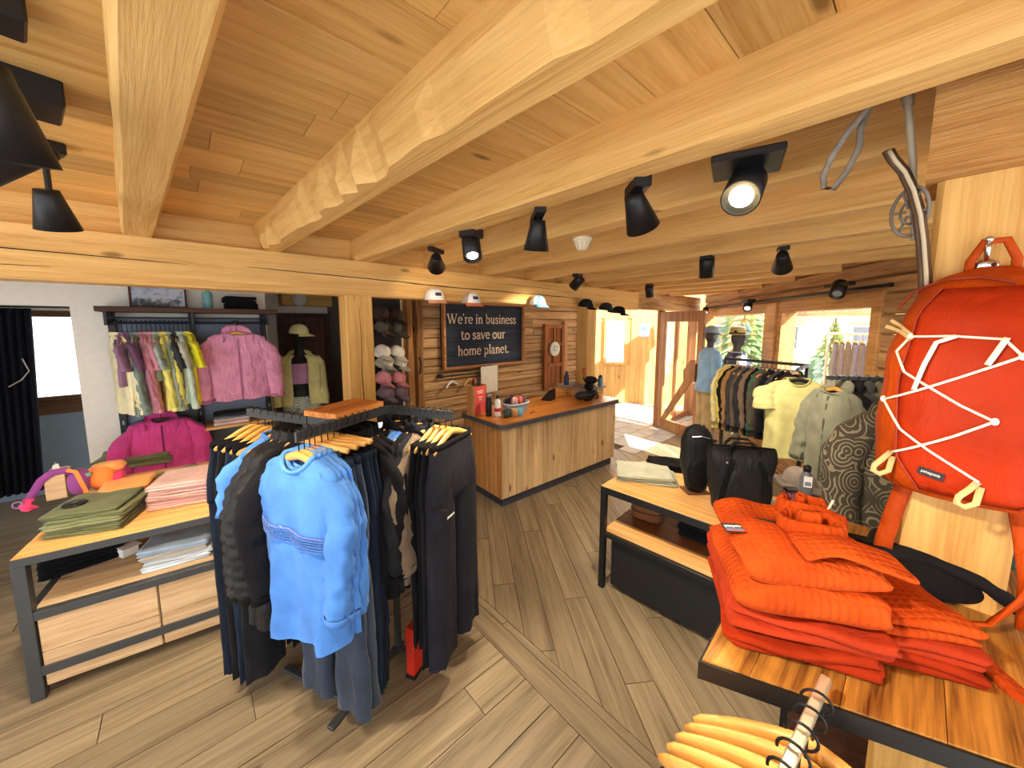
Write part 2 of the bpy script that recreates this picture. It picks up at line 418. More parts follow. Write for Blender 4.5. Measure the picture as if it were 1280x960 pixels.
XR = [(-.10, .155), (.55, .685), (1.205, 1.265), (1.87, 1.73), (2.49, 2.37), (3.17, 2.95), (3.76, 3.61), (4.36, 4.24), (4.98, 4.88), (5.6, 5.5), (6.22, 6.12), (6.84, 6.74)]
PLACE = ['nearest the dark wall spotlights', 'with deep axe-hewn notches along one edge', 'alongside the row of track spotlights', 'passing beside the smoke detector', 'fifth from the notched end', 'sixth along the ceiling', 'seventh along the ceiling', 'eighth along the ceiling, cut short by the window wall', 'ninth along the ceiling, cut short by the window wall', 'tenth along the ceiling, cut short by the window wall', 'eleventh along the ceiling, short', 'twelfth along the ceiling, the shortest']
for i, (x1, x0) in enumerate(XR):
    wd = .135 if i < 4 else .1
    sl = (x1 - x0) / 3.2
    y0 = -1.3
    if x1 > 3.9:
        y0 = wall_y(x1) - .02
    a = (x0 + sl * y0 - wd / 2, y0, ZB); b_ = (x1 + sl * .05 - wd / 2, 3.25, ZB)
    if y0 > 3.0: continue
    mb, ang = beam_mesh(a, b_, wd, ZC - ZB + .01, i * 3.3 + 1, hewn=.075 if i == 1 else 0, n=60 if i < 3 else 24)
    o = obj('ceiling_beam', mb, wood('pine_beam_long', (236, 192, 120), (208, 158, 86), 'X', knots=.3, var=.06, rough=.6, bump=.5), loc=a, rot=(0, 0, ang))
    tag(o, 'rough pine ceiling beam ' + PLACE[i], 'beam', 'ceiling beams')
# header with long cracks
mb, ang = beam_mesh((-2.4, 3.2, 2.18), (5.56, 3.2, 2.18), .2, .28, 51, n=90, ch=.014)
hd = thing('header_beam', 'long cracked pine header beam carrying the ceiling beams and caps', 'beam', (-2.4, 3.2, 2.18), 0)
obj('timber', mb, wood('header_pine', (234, 190, 118), (204, 152, 82), 'X', knots=.25, var=.02, rough=.6, bump=.4), hd)
CRACK = plain('crack_dark', (54, 28, 12), .95)
for (x0, x1, z0, dz, th) in ((.05, 2.45, .17, -.03, .007), (2.75, 4.9, .155, -.035, .006), (3.9, 6.7, .13, -.02, .008), (.9, 1.9, .06, .01, .003), (5.1, 6.1, .21, -.01, .003)):
    k = 26; up_, dn = [], []
    for i in range(k + 1):
        t = i / k; z = z0 + dz * t + .006 * nz(t * 9, x0); h = th * (sin(pi * t) ** .5) * (.6 + .5 * abs(nz(t * 21, x0 + 3)))
        up_.append((x0 + (x1 - x0) * t, -.1065, z + h)); dn.append((x0 + (x1 - x0) * t, -.1065, z - h * .4))
    m_ = MB().loft([[u_, d_, (d_[0], -.09, d_[2]), (u_[0], -.09, u_[2])] for u_, d_ in zip(up_, dn)])
    obj('crack', m_, CRACK, hd)
struct('trim_1', bx(-2.4, 5.56, 3.2, 3.26, ZB, ZC + .02), W_BEAMX)['label'] = 'pine blocking board between the beam ends above the header'

# posts under the header
def post(name, label, x0, x1, y0, y1, z0, z1, crack=True):
    t = thing(name, label, 'post', ((x0 + x1) / 2, (y0 + y1) / 2, z0))
    h = z1 - z0; n = 18; hx, hy = (x1 - x0) / 2, (y1 - y0) / 2; c = .012; rings = []
    for i in range(n + 1):
        z = h * i / n; q = lambda k: .003 * nz(z * 2, k * 5.1 + x0)
        rings.append([(-hx + c, -hy + q(1), z), (hx - c, -hy + q(1), z), (hx + q(2), -hy + c, z), (hx + q(2), hy - c, z), (hx - c, hy, z), (-hx + c, hy, z), (-hx + q(3), hy - c, z), (-hx + q(3), -hy + c, z)])
    obj('timber', MB().loft(rings), W_POST, t)
    if crack:
        up_ = []
        for i in range(21):
            z = h * (.1 + .85 * i / 20); x = .012 * nz(z * 3, 8.8); g = .0025 * sin(pi * i / 20)
            up_.append([(x - g, -hy - .004, z), (x + g, -hy - .004, z), (x + g, -hy + .01, z), (x - g, -hy + .01, z)])
        obj('crack', MB().loft(up_), CRACK, t)
    return t
post('timber_post', 'square pine post under the header beside the cap display', .985, 1.21, 3.12, 3.3, 0, 2.185)
post('timber_post', 'square pine post at the till end of the counter', 4.4, 4.62, 3.25, 3.45, 0, 2.185, False)

# back walls (Y = 4.5) ------------------------------------------------------------
struct('wall_back', bx(-.66, .64, 4.5, 4.62, 0, 2.5), WHITE)['label'] = 'white plaster wall behind the clothing unit'
struct('wall_back', bx(-2.4, -.66, 4.5, 4.62, 2.09, 2.5), WHITE)['label'] = 'white plaster lintel over the fitting corner'
struct('wall_left', bx(-2.5, -2.4, 3.0, 6.7, 0, 2.5), WHITE)
struct('wall_niche', bx(.52, .64, 4.62, 6.0, 0, 2.5), WHITE)
struct('wall_niche', bx(.64, 2.3, 5.95, 6.05, 0, 2.5), WHITE)['label'] = 'white wall behind the yellow mannequin'
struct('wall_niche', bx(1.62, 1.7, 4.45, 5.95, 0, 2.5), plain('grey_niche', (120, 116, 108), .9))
# far wall of the fitting corner: blue dado, wood rail, window
struct('wall_far', bx(-2.4, .6, 6.57, 6.67, 0, .92), BLUEW)['label'] = 'blue painted dado under the fitting corner window'
struct('wall_far', bx(-2.4, -1.62, 6.57, 6.67, .92, 2.5), W_DARK)['label'] = 'dark wooden wall beside the black curtain'
struct('wall_far', bx(-.6, .6, 6.57, 6.67, .92, 2.5), WHITE)
struct('wall_far', bx(-1.62, -.6, 6.57, 6.67, 2.1, 2.5), WHITE)
w1 = struct('window_1', bx(-1.62, -.6, 6.55, 6.66, .92, 1.08, .006), wood('sill_wood', (120, 88, 60), (70, 46, 28), 'X', knots=0)); w1['label'] = 'blown-out fitting corner window in a brown frame'
obj('window_frame', bx(-1.62, -.6, 6.55, 6.66, 2.03, 2.1), MATS['sill_wood'], w1)
obj('window_frame', bx(-1.62, -1.55, 6.55, 6.66, 1.08, 2.03), MATS['sill_wood'], w1)
obj('window_frame', bx(-.66, -.6, 6.55, 6.66, 1.08, 2.03), MATS['sill_wood'], w1)
obj('sill', bx(-1.62, -.6, 6.52, 6.58, 1.08, 1.13, .006), MATS['sill_wood'], w1)
obj('pane', bx(-1.55, -.66, 6.62, 6.625, 1.08, 2.03), glass('frosted_pane'), w1)

# log wall with the sign -------------------------------------------------------------
lw = struct('wall_log', bx(2.3, 5.84, 4.56, 4.66, 0, 2.5), plain('log_backing', (44, 28, 16), .95)); lw['label'] = 'weathered horizontal log plank wall behind the counter'
def log_rows(par, x0, x1, z0, z1, yf, th=.06, hmin=.09, hmax=.15, split=True, seed=1, mat=W_LOG):
    r = random.Random(seed); z = z0
    while z < z1 - .02:
        h = min(r.uniform(hmin, hmax), z1 - z)
        if z1 - z - h < .04: h = z1 - z
        cuts = [x0] + ([r.uniform(x0 + .3 * (x1 - x0), x0 + .7 * (x1 - x0))] if split and r.random() < .45 else []) + [x1]
        for a, b_ in zip(cuts[:-1], cuts[1:]):
            L_ = b_ - a; n = max(4, int(L_ / .18)); dy = r.uniform(-.012, .012); rings = []
            sd = r.uniform(0, 99)
            for i in range(n + 1):
                x = -L_ / 2 + L_ * i / n + (.002 if i == 0 else -.002 if i == n else 0)
                q = lambda k, am=.006: am * nz(x * 2.3 + k * 3, sd)
                c = .014; zb, zt = .003 + q(1), h - .003 + q(2)
                yf_ = -th + dy + q(3, .008)
                rings.append([(x, .0, zb), (x, .0, zt), (x, yf_ + c, zt), (x, yf_, zt - c), (x, yf_ + q(4), (zb + zt) / 2), (x, yf_, zb + c), (x, yf_ + c, zb)])
            obj('log_plank', MB().loft(rings), mat, par, loc=((a + b_) / 2, yf, z))
        z += h
log_rows(lw, 2.32, 5.84, .3, 2.5, 4.56, seed=3)
def vlog(x, wd, yf, z1, seed, par):
    rings = []
    for i in range(19):
        z = z1 * i / 18; q = lambda k: .012 * nz(z * 2.2, k * 3.3 + seed)
        rings.append([(-wd / 2 + q(1), 0, z), (-wd / 2 + q(1) + .02, -.1 + q(2), z), (q(3), -.125 + q(4), z), (wd / 2 + q(5) - .02, -.1 + q(2), z), (wd / 2 + q(5), 0, z)])
    return obj('door_post', MB().loft(rings), wood('vlog_wood', (190, 136, 78), (110, 66, 32), 'Z', knots=.4, var=.2, rough=.75, bump=.7), par, loc=(x, yf, 0))
vlog(2.2, .12, 4.54, 2.4, 1, lw); vlog(2.34, .13, 4.54, 2.4, 5, lw)
t = obj('iron_latch', MB().tube([(2.3, 4.42, 1.5), (2.3, 4.39, 1.5), (2.31, 4.38, 1.42), (2.3, 4.4, 1.3), (2.3, 4.42, 1.29)], .012, 8), STEEL, lw, smooth=True)
obj('wall_end_board', bx(5.78, 5.94, 4.44, 4.6, 0, 2.4, .006), W_DOOR, lw)

# entrance: lintel, side glass, open door, vestibule -----------------------------------
lt = struct('trim_2', bx(5.5, 8.2, 3.14, 3.32, 2.2, 2.5, .02), W_LOG); lt['label'] = 'weathered log lintel over the entrance'
obj('jamb', bx(6.6, 6.68, 3.17, 3.29, 0, 2.2, .004), W_DOOR, lt)
obj('jamb', bx(7.96, 8.1, 3.1, 3.29, 0, 2.2, .004), W_DOOR, lt)
obj('jamb', bx(7.3, 7.36, 3.19, 3.27, 0, 2.2, .004), W_DOOR, lt)
obj('sill', bx(6.68, 7.96, 3.18, 3.28, 0, .1, .004), W_DOOR, lt)
obj('pane', bx(6.68, 7.3, 3.225, 3.23, .1, 2.2), GLASS, lt)
obj('pane', bx(7.36, 7.96, 3.225, 3.23, .1, 2.2), GLASS, lt)
hinge = Vector((6.6, 3.2, 0)); free = Vector((6.22, 2.3, 0)); dd = (free - hinge); DL = dd.length
dr = struct('door_1', bx(0, .12, -.025, .025, .01, 2.17, .004), W_DOOR, loc=hinge, rot=(0, 0, atan2(dd.y, dd.x))); dr['label'] = 'wood framed glass entrance door standing open'
obj('stile', bx(DL - .12, DL, -.025, .025, .01, 2.17, .004), W_DOOR, dr)
obj('rail', bx(.12, DL - .12, -.025, .025, .01, .2, .004), W_DOOR, dr)
obj('rail', bx(.12, DL - .12, -.025, .025, 1.99, 2.17, .004), W_DOOR, dr)
obj('pane', bx(.12, DL - .12, -.003, .003, .2, 1.99), GLASS, dr)
hm = MB()
for y0, y1 in ((-.05, -.028),):
    pts = [(.13, .2), (.24, .2), (.8, .98), (.86, 1.0), (.86, 1.36), (.78, 1.36), (.62, 1.16), (.64, .98)]
    n = len(pts); hm.add([(x, y0, z) for x, z in pts] + [(x, y1, z) for x, z in pts], [tuple(range(n)), tuple(range(2 * n - 1, n - 1, -1))] + [(i, n + i, n + (i + 1) % n, (i + 1) % n) for i in range(n)])
obj('pull_board', hm, W_DOOR, dr, label='angled wooden pull board across the glass')
obj('handle', MB().tube([(DL - .06, -.03, 1.0), (DL - .06, -.07, 1.0), (DL - .06, -.07, 1.3), (DL - .06, -.03, 1.3)], .012, 8), W_DARK, dr)
# vestibule pine wall, facing the room
VD = Vector((.5, -.866, 0)); VC = Vector((8.35, 4.28, 0)); VA = atan2(-.866, .5)
def vest(px, py):
    nrm = np.array([-.866, -.5]); d = ray(px, py); t_ = (np.array([VC.x, VC.y]) @ nrm) / (d[:2] @ nrm); p = CAM0 + d * t_
    return (Vector(p) - VC).dot(VD), p[2]
pw = struct('wall_vestibule', bx(-3.0, 1.3, .02, .1, 0, 2.7), W_PINE, loc=VC, rot=(0, 0, VA)); pw['label'] = 'pale pine board wall of the entrance porch'
(s0, zt), (s1, zb) = vest(756, 398), vest(782, 456)
xx = -3.0
while xx < 1.3:
    wd = rnd.uniform(.1, .14)
    spans = [(0, 2.7)] if (xx + wd < s0 or xx > s1) else [(0, zb), (zt, 2.7)]
    for a, b_ in spans: obj('pine_board', bx(.001, wd - .002, -.002, .02, a, b_, .004), W_PINE, pw, loc=(xx, 0, 0))
    xx += wd
wv = struct('window_2', bx(s0, s1, -.04, .02, zb, zb + .06, .004), W_PINE, loc=VC, rot=(0, 0, VA)); wv['label'] = 'small pine framed window of the entrance porch'
obj('window_frame', bx(s0, s1, -.04, .02, zt - .06, zt, .004), W_PINE, wv)
obj('window_frame', bx(s0, s0 + .06, -.04, .02, zb + .06, zt - .06, .004), W_PINE, wv)
obj('window_frame', bx(s1 - .06, s1, -.04, .02, zb + .06, zt - .06, .004), W_PINE, wv)
obj('pane', bx(s0 + .06, s1 - .06, -.004, .012, zb + .06, zt - .06), plain('daylight_glow', (220, 235, 250), .3, emit=(225, 238, 255), estr=1.3), wv)  # pane itself glows, standing in for daylight from outside
(pa, pz), (pb, pz2) = vest(800, 406), vest(812, 421)
ps = thing('notice_poster', 'small pale notice pinned to the porch pine wall', 'poster', (VC.x, VC.y, 0), VA)
obj('paper', bx(pa, pb, -.012, -.004, pz2, pz), plain('notice_paper', (200, 214, 236), .7, var=.15, scale=40), ps)
obj('print', bx(pa + .03, pb - .08, -.0135, -.0125, (pz + pz2) / 2, pz - .04), plain('notice_print', (90, 130, 190), .7, var=.3, scale=60), ps)

# window wall (local x runs against U, local -y faces the room) -----------------------
WROT = (0, 0, AU + pi)
ww = struct('wall_window', bx(-4.85, 2.8, .1, .2, 2.25, 2.6), plain('log_backing', (44, 28, 16), .95), loc=WB, rot=WROT); ww['label'] = 'weathered log wall with the shop windows'
log_rows(ww, -4.85, 2.8, 2.22, 2.6, .1, th=.1, hmin=.13, hmax=.16, split=False, seed=11)
log_rows(ww, -.3, 2.8, 0, 2.22, .1, th=.1, hmin=.14, hmax=.19, split=False, seed=12)
log_rows(ww, -4.85, -.3, 0, .75, .1, th=.1, hmin=.14, hmax=.19, split=False, seed=13)
WFR = wood('window_frame_wood', (206, 154, 92), (150, 98, 50), 'X', knots=.2, var=.05, rough=.5)
for k, (s1, s0) in enumerate(((-.3, -1.97), (-2.2, -4.82))):
    wd = struct('window_%d' % (3 + k), bx(s0, s1, -.02, .16, .75, .85, .005), WFR, loc=WB, rot=WROT)
    wd['label'] = ['big shop window beside the orange backpack post', 'big shop window behind the two mannequins'][k]
    obj('window_frame', bx(s0, s1, -.02, .16, 2.1, 2.24, .005), WFR, wd)
    obj('window_frame', bx(s0, s0 + .1, -.02, .16, .85, 2.1, .005), WFR, wd)
    obj('window_frame', bx(s1 - .11, s1, -.02, .16, .85, 2.1, .005), WFR, wd)
    obj('pane', bx(s0 + .1, s1 - .11, .09, .095, .85, 2.1), GLASS, wd)
struct('trim_3', bx(-2.2, -1.97, -.04, .18, 0, 2.24, .01), WFR, loc=WB, rot=WROT)['label'] = 'timber mullion between the two shop windows'

# right-hand post with its bracket beam (foreground) -------------------------------------
post('timber_post', 'planed pine post with the orange backpack hanging on it', 1.4, 1.6, -.19, .0, 0, 2.3, False)
mb, ang = beam_mesh((0, 0, 0), (0, -1.4, 0), .26, .52, 77, n=20, ch=.01)
o = obj('bracket_beam', mb, wood('sawn_beam', (206, 154, 88), (168, 112, 56), 'X', knots=.05, var=.02, rough=.8, bump=1.0, grain=2.2), loc=(1.48, .02, 2.295), rot=(0, 0, ang))
tag(o, 'coarse sawn timber beam end resting on the backpack post', 'beam')
# ================================================================ OUTSIDE
def outp(px, py, d):
    """point along the pixel ray at a horizontal distance d from the camera"""
    r = ray(px, py); k = d / sqrt(r[0] ** 2 + r[1] ** 2); return Vector(CAM0 + r * k)
GRD = plain('pale_paving', (214, 208, 198), .9, var=.1, scale=1.2)
struct('ground_outside', MB().prism([(8.3, -1.0), (2.0, -5.0), (14, -30), (60, -10), (60, 30), (9.6, 8), (9.6, 3)], -.4, -.16), GRD)['label'] = 'sunlit pale paving outside the windows'
CH = [plain('chalet_wall', (226, 214, 196), .9, var=.05), wood('chalet_wood', (170, 128, 90), (120, 84, 54), 'X', knots=0)]
def chalet(loc, rz, W_, H_, label):
    t = thing('chalet', label, 'building', loc, rz)
    obj('wall', bx(-W_ / 2, W_ / 2, 0, 5, 0, H_), CH[0], t)
    obj('cladding', bx(-W_ / 2 - .02, W_ / 2 + .02, -.06, 5, H_ * .55, H_), CH[1], t)
    rf = MB().prism([(-W_ / 2 - .9, 0), (0, 2.0), (W_ / 2 + .9, 0), (W_ / 2 + .9, .25), (0, 2.3), (-W_ / 2 - .9, .25)], 0, 6.4)
    rf.v = [(x, z - 1.0, y + H_ - .1) for x, y, z in rf.v]
    obj('roof', rf, plain('slate_roof', (96, 94, 98), .8), t)
    for fl in (0, 1):
        for i in range(4):
            x = -W_ / 2 + (i + .5) * W_ / 4; z = .9 + fl * (H_ * .5)
            f = obj('window', bx(x - .55, x + .55, -.14, .02, z, z + 1.3), plain('white_frame', (236, 236, 232), .6), t)
            obj('pane', bx(x - .45, x + .45, -.16, -.13, z + .1, z + 1.2), plain('dim_pane', (96, 116, 140), .15), f)
    bal = obj('balcony', bx(-W_ / 2, W_ / 2, -1.1, 0, H_ * .5 - .15, H_ * .5), CH[1], t)
    n = int(W_ / .22)
    for i in range(n): obj('baluster', bx(-.05, .05, -1.1, -1.06, H_ * .5, H_ * .5 + .9), CH[1], t, loc=(-W_ / 2 + (i + .5) * W_ / n, 0, 0))
    return t
c1 = outp(1030, 420, 24); chalet((c1.x, c1.y, -.3), atan2(c1.y, c1.x) - pi / 2, 12, 5.6, 'pale chalet with a wooden balcony seen through the window by the backpack')
c2 = outp(925, 420, 46); chalet((c2.x, c2.y, -.3), atan2(c2.y, c2.x) - pi / 2 + .3, 11, 5.2, 'distant chalet seen behind the hatted mannequins')
c3 = outp(845, 420, 62); chalet((c3.x, c3.y, -.3), atan2(c3.y, c3.x) - pi / 2 - .2, 8, 5.2, 'distant chalet seen through the glass door')
LEAF = plain('conifer_green', (112, 150, 96), .9, var=.3, scale=20)
def conifer(p, h, r, label, seed):
    t = thing('fir_tree', label, 'tree', p); rr = random.Random(seed)
    obj('trunk', MB().tube([(0, 0, 0), (0, 0, h)], [.12, .02], 8), W_DARK, t)
    mb = MB()
    for k in range(20):
        z = h * (.1 + .88 * k / 20); R_ = r * (1 - k / 20.5)
        for a in range(22):
            an = 2 * pi * a / 22 + rr.random(); L_ = R_ * rr.uniform(.75, 1.15)
            c, s = cos(an), sin(an); wv_ = L_ * .1
            tip = (c * L_, s * L_, z - .22 * L_); m_ = (c * L_ * .55, s * L_ * .55, z - .02)
            mb.add([(0, 0, z + .06), (m_[0] - s * wv_, m_[1] + c * wv_, m_[2] - .07), tip, (m_[0] + s * wv_, m_[1] - c * wv_, m_[2] - .07), (m_[0], m_[1], m_[2] + .06)], [(0, 1, 4), (1, 2, 4), (2, 3, 4), (3, 0, 4)])
    obj('foliage', mb, LEAF, t)
p = outp(1042, 430, 12.5); conifer((p.x, p.y, -.2), 2.3, .95, 'small green fir tree outside the window by the backpack', 3)
p = outp(930, 400, 16); conifer((p.x, p.y, -.2), 4.2, 1.5, 'taller fir tree outside behind the mannequins', 4)
p = outp(958, 400, 21); conifer((p.x, p.y, -.2), 5.0, 1.5, 'second tall fir tree outside, close by the mullion', 5)
p = outp(770, 400, 30); conifer((p.x, p.y, -.2), 4.2, 1.5, 'fir tree outside the porch', 6)
# rail of jeans outside
r0, r1 = outp(1042, 422, 6.6), outp(1092, 418, 6.2)
rz_ = atan2((r1 - r0).y, (r1 - r0).x); RL = (r1 - r0).length + .1
t = thing('garment_rack', 'white pipe garment rail standing outside the shop window', 'rack', (r0.x, r0.y, -.16), rz_)
RZ = 1.98
obj('rail', MB().tube([(-.1, 0, RZ), (RL + .1, 0, RZ)], .016, 8), plain('white_metal', (235, 235, 232), .4), t)
for x in (-.08, RL + .08):
    obj('upright', MB().tube([(x, 0, 0), (x, 0, RZ)], .016, 8), MATS['white_metal'], t)
    obj('foot', bx(x - .02, x + .02, -.25, .25, 0, .03), MATS['white_metal'], t)
OUT_RAIL = (Vector((r0.x, r0.y, RZ - .16)), rz_, RL)
# ================================================================ CLOTHING LIBRARY
def interp(keys, z):
    """keys: list of (z, a, b, ...) with falling z"""
    if z >= keys[0][0]: return keys[0][1:]
    for k0, k1 in zip(keys[:-1], keys[1:]):
        if z >= k1[0]:
            t = (k0[0] - z) / (k0[0] - k1[0]); t = t * t * (3 - 2 * t) * .5 + t * .5
            return tuple(a + (b_ - a) * t for a, b_ in zip(k0[1:], k1[1:]))
    return keys[-1][1:]
def sg(v, p): return math.copysign(abs(v) ** p, v)
def torso(L=.72, sh=.215, hem=.235, hd=.08, seed=0, fold=.016, ndrop=.06, neck=(.085, .045), quilt=0, n=44, m=34, top=-.105, belly=1.0, wrk=.0):
    keys = [(top, neck[0], neck[1]), (top - .012, neck[0] + .022, neck[1] + .012), (top - .026, sh * .78, hd * .6), (top - .056, sh * .985, hd * .62), (top - .115, sh * 1.03, hd * .85),
            (top - .28, sh * 1.04, hd), (top - .28 - (L - .28) * .5, (sh + hem) / 2 * belly, hd), (top - L, hem, hd * 1.02)]
    rings = []
    for i in range(m + 1):
        t = i / m; z = top - L * (t ** 1.35)
        hw, hdd = interp(keys, z); dn = (top - z)
        fa = fold * min(1, max(0, (dn - .1) / (L * .75))) ** 1.2; rg = []
        qb = (quilt * (abs(sin(pi * dn / .052)) ** .6 - .5)) if quilt and dn > .07 else 0
        for j in range(n):
            a = 2 * pi * j / n; c, s = cos(a), sin(a)
            x = hw * sg(c, .85); y = hdd * sg(s, .9)
            f = fa * (sin(x * 26 + seed * 1.7 + 1.2 * sin(dn * 3 + seed)) + .6 * sin(x * 47 + seed * 3.1 + dn * 4)) + wrk * nz(x * 14, dn * 11, seed * 3.7 + s)
            y += f * (1.0 if s < 0 else .75); x += .25 * f
            k = 1 + qb / max(hdd, .02) * .8
            y *= k; x *= 1 + qb * .8
            zz = z
            if dn < .05: zz -= ndrop * max(0, -s) ** 1.4 * (1 - dn / .05)
            if i == m: zz += .006 * sin(x * 31 + seed) 
            rg.append((x, y, zz))
        rings.append(rg)
    return MB().loft(rings, False, False)
def sleeve(side, L=.6, sh=.215, r0=.075, r1=.052, hd=.04, seed=0, spread=.05, quilt=0, top=-.105, fwd=-.015, m=24, n=16, wrk=.013):
    rings = []; z0 = top - .05
    for i in range(m + 1):
        t = i / m; z = z0 - L * t
        cx = sh - .055 + (spread + .05) * min(1, t * 2.6) ** .7 + .012 * sin(t * 4 + seed)
        r = r0 + (r1 - r0) * t; tp = .35 + .65 * min(1, t * 5)
        q = quilt * (abs(sin(pi * t * L / .05)) ** .6 - .5) if quilt else 0
        rg = []
        for j in range(n):
            a = 2 * pi * j / n; wv = wrk * nz(cos(a) * 2 + seed, sin(a) * 2, t * 13) * (1 + t)
            x = cx + (r * tp + wv + q) * cos(a); y = fwd * t * 3 + (hd * (.8 + .2 * tp) + wv + q) * sin(a)
            zz = z + (.01 * (1 - t) ** 6) * (1 - cos(a)) * .5 - .02 * max(0, 1 - t * 6) * max(0, cos(a))
            rg.append((side * x, y, zz))
        if side < 0: rg.reverse()
        rings.append(rg)
    return MB().loft(rings, False, True)
def cuff(side, L, sh, r1, hd, seed, spread, top=-.105, fwd=-.015):
    z = top - .05 - L; cx = sh - .055 + spread + .05 + .012 * sin(4 + seed); pts = []
    mb = MB(); rings = []
    for zz, k in ((.028, 1.03), (.026, 1.07), (-.004, 1.06), (-.006, .9)):
        rings.append([(side * (cx + r1 * k * 1.02 * cos(2 * pi * j / 16)), fwd * 3 + hd * k * 1.02 * sin(2 * pi * j / 16), z + zz) for j in range(16)])
    if side < 0: rings = [r[::-1] for r in rings]
    return mb.loft(rings, False, True)
def neckband(neck=(.085, .045), ndrop=.06, top=-.105, r=.009):
    pts = []
    for j in range(28):
        a = 2 * pi * j / 28; c, s = cos(a), sin(a)
        pts.append((neck[0] * sg(c, .85), neck[1] * sg(s, .9), top + .004 - ndrop * max(0, -s) ** 1.4))
    return MB().tube(pts, r, 7, closed=True, flat=1.3)
def hood(seed=0, top=-.105, w_=.12):
    rings = []
    for i in range(13):
        a = -pi * .62 + 2 * pi * .62 * i / 12; c, s = cos(a), sin(a)
        p = Vector((w_ * s, .05 * c + .01 - .05 * (1 - c) * .5, top + .005 + .02 * c - .05 * (1 - c)))
        r = .03 + .018 * c + .004 * nz(i * .9, seed)
        rings.append([p + Vector((r * .8 * cos(2 * pi * j / 10) * c, -r * .8 * cos(2 * pi * j / 10) * s * .3 + r * .5 * sin(2 * pi * j / 10) * .4 + r * .7 * cos(2 * pi * j / 10) * .5, r * sin(2 * pi * j / 10) * 1.1)) for j in range(10)])
    return MB().loft(rings)
def front_strip(L, top, hd, w_=.006, z_off=.06, fold=.0):
    mb = MB(); rings = []
    for i in range(15):
        t = i / 14; z = top - z_off - (L - z_off - .004) * t
        k = min(1, (top - z) / .28); y = -hd * (.62 + .38 * k) - .006 - fold
        rings.append([(-w_, y, z), (w_, y, z), (w_, y + .012, z), (-w_, y + .012, z)])
    return mb.loft(rings)
def pants_meshes(L=1.0, waist=.19, hip=.225, leg=.108, hem=.1, hd=.045, seed=0, top=-.13, wrk=.006):
    keys = [(top, waist, hd * .62), (top - .05, waist * 1.04, hd * .75), (top - .2, hip, hd * 1.1), (top - .3, hip * 1.02, hd * 1.15)]
    rings = []
    for i in range(13):
        z = top - .3 * i / 12; hw, d = interp(keys, z)
        rings.append([(hw * sg(cos(2 * pi * j / 32), .8), d * sg(sin(2 * pi * j / 32), .9) + .006 * sin(hw * cos(2 * pi * j / 32) * 40 + seed) * i / 12, z) for j in range(32)])
    seat = MB().loft(rings, False, True)
    legs = []
    for sd in (-1, 1):
        rg = []
        for i in range(25):
            t = i / 24; z = top - .24 - (L - .24) * t
            cx = sd * (hip * .5 + .012 * t); rx = leg + (hem - leg) * t; ry = hd * (1.12 - .1 * t)
            q = []
            for j in range(22):
                a = 2 * pi * j / 22; wv = wrk * nz(cos(a) * 2.4 + seed * 3, sin(a) * 2.4 + sd, t * 7) * (1 + t)
                x = rx * sg(cos(a), .85) + wv; y = ry * sg(sin(a), .9) + wv + .010 * sin(cos(a) * 5 + seed + t * 2) * t
                q.append((cx + x, y, z + (.005 * sin(a * 3 + seed) if i == 24 else 0)))
            rg.append(q)
        legs.append(MB().loft(rg, False, False))
    band = MB().tube([(waist * 1.015 * sg(cos(2 * pi * j / 28), .8), (hd * .66) * sg(sin(2 * pi * j / 28), .9), top - .018) for j in range(28)], .004, 6, closed=True, flat=5)
    return seat, legs, band
_cache = {}
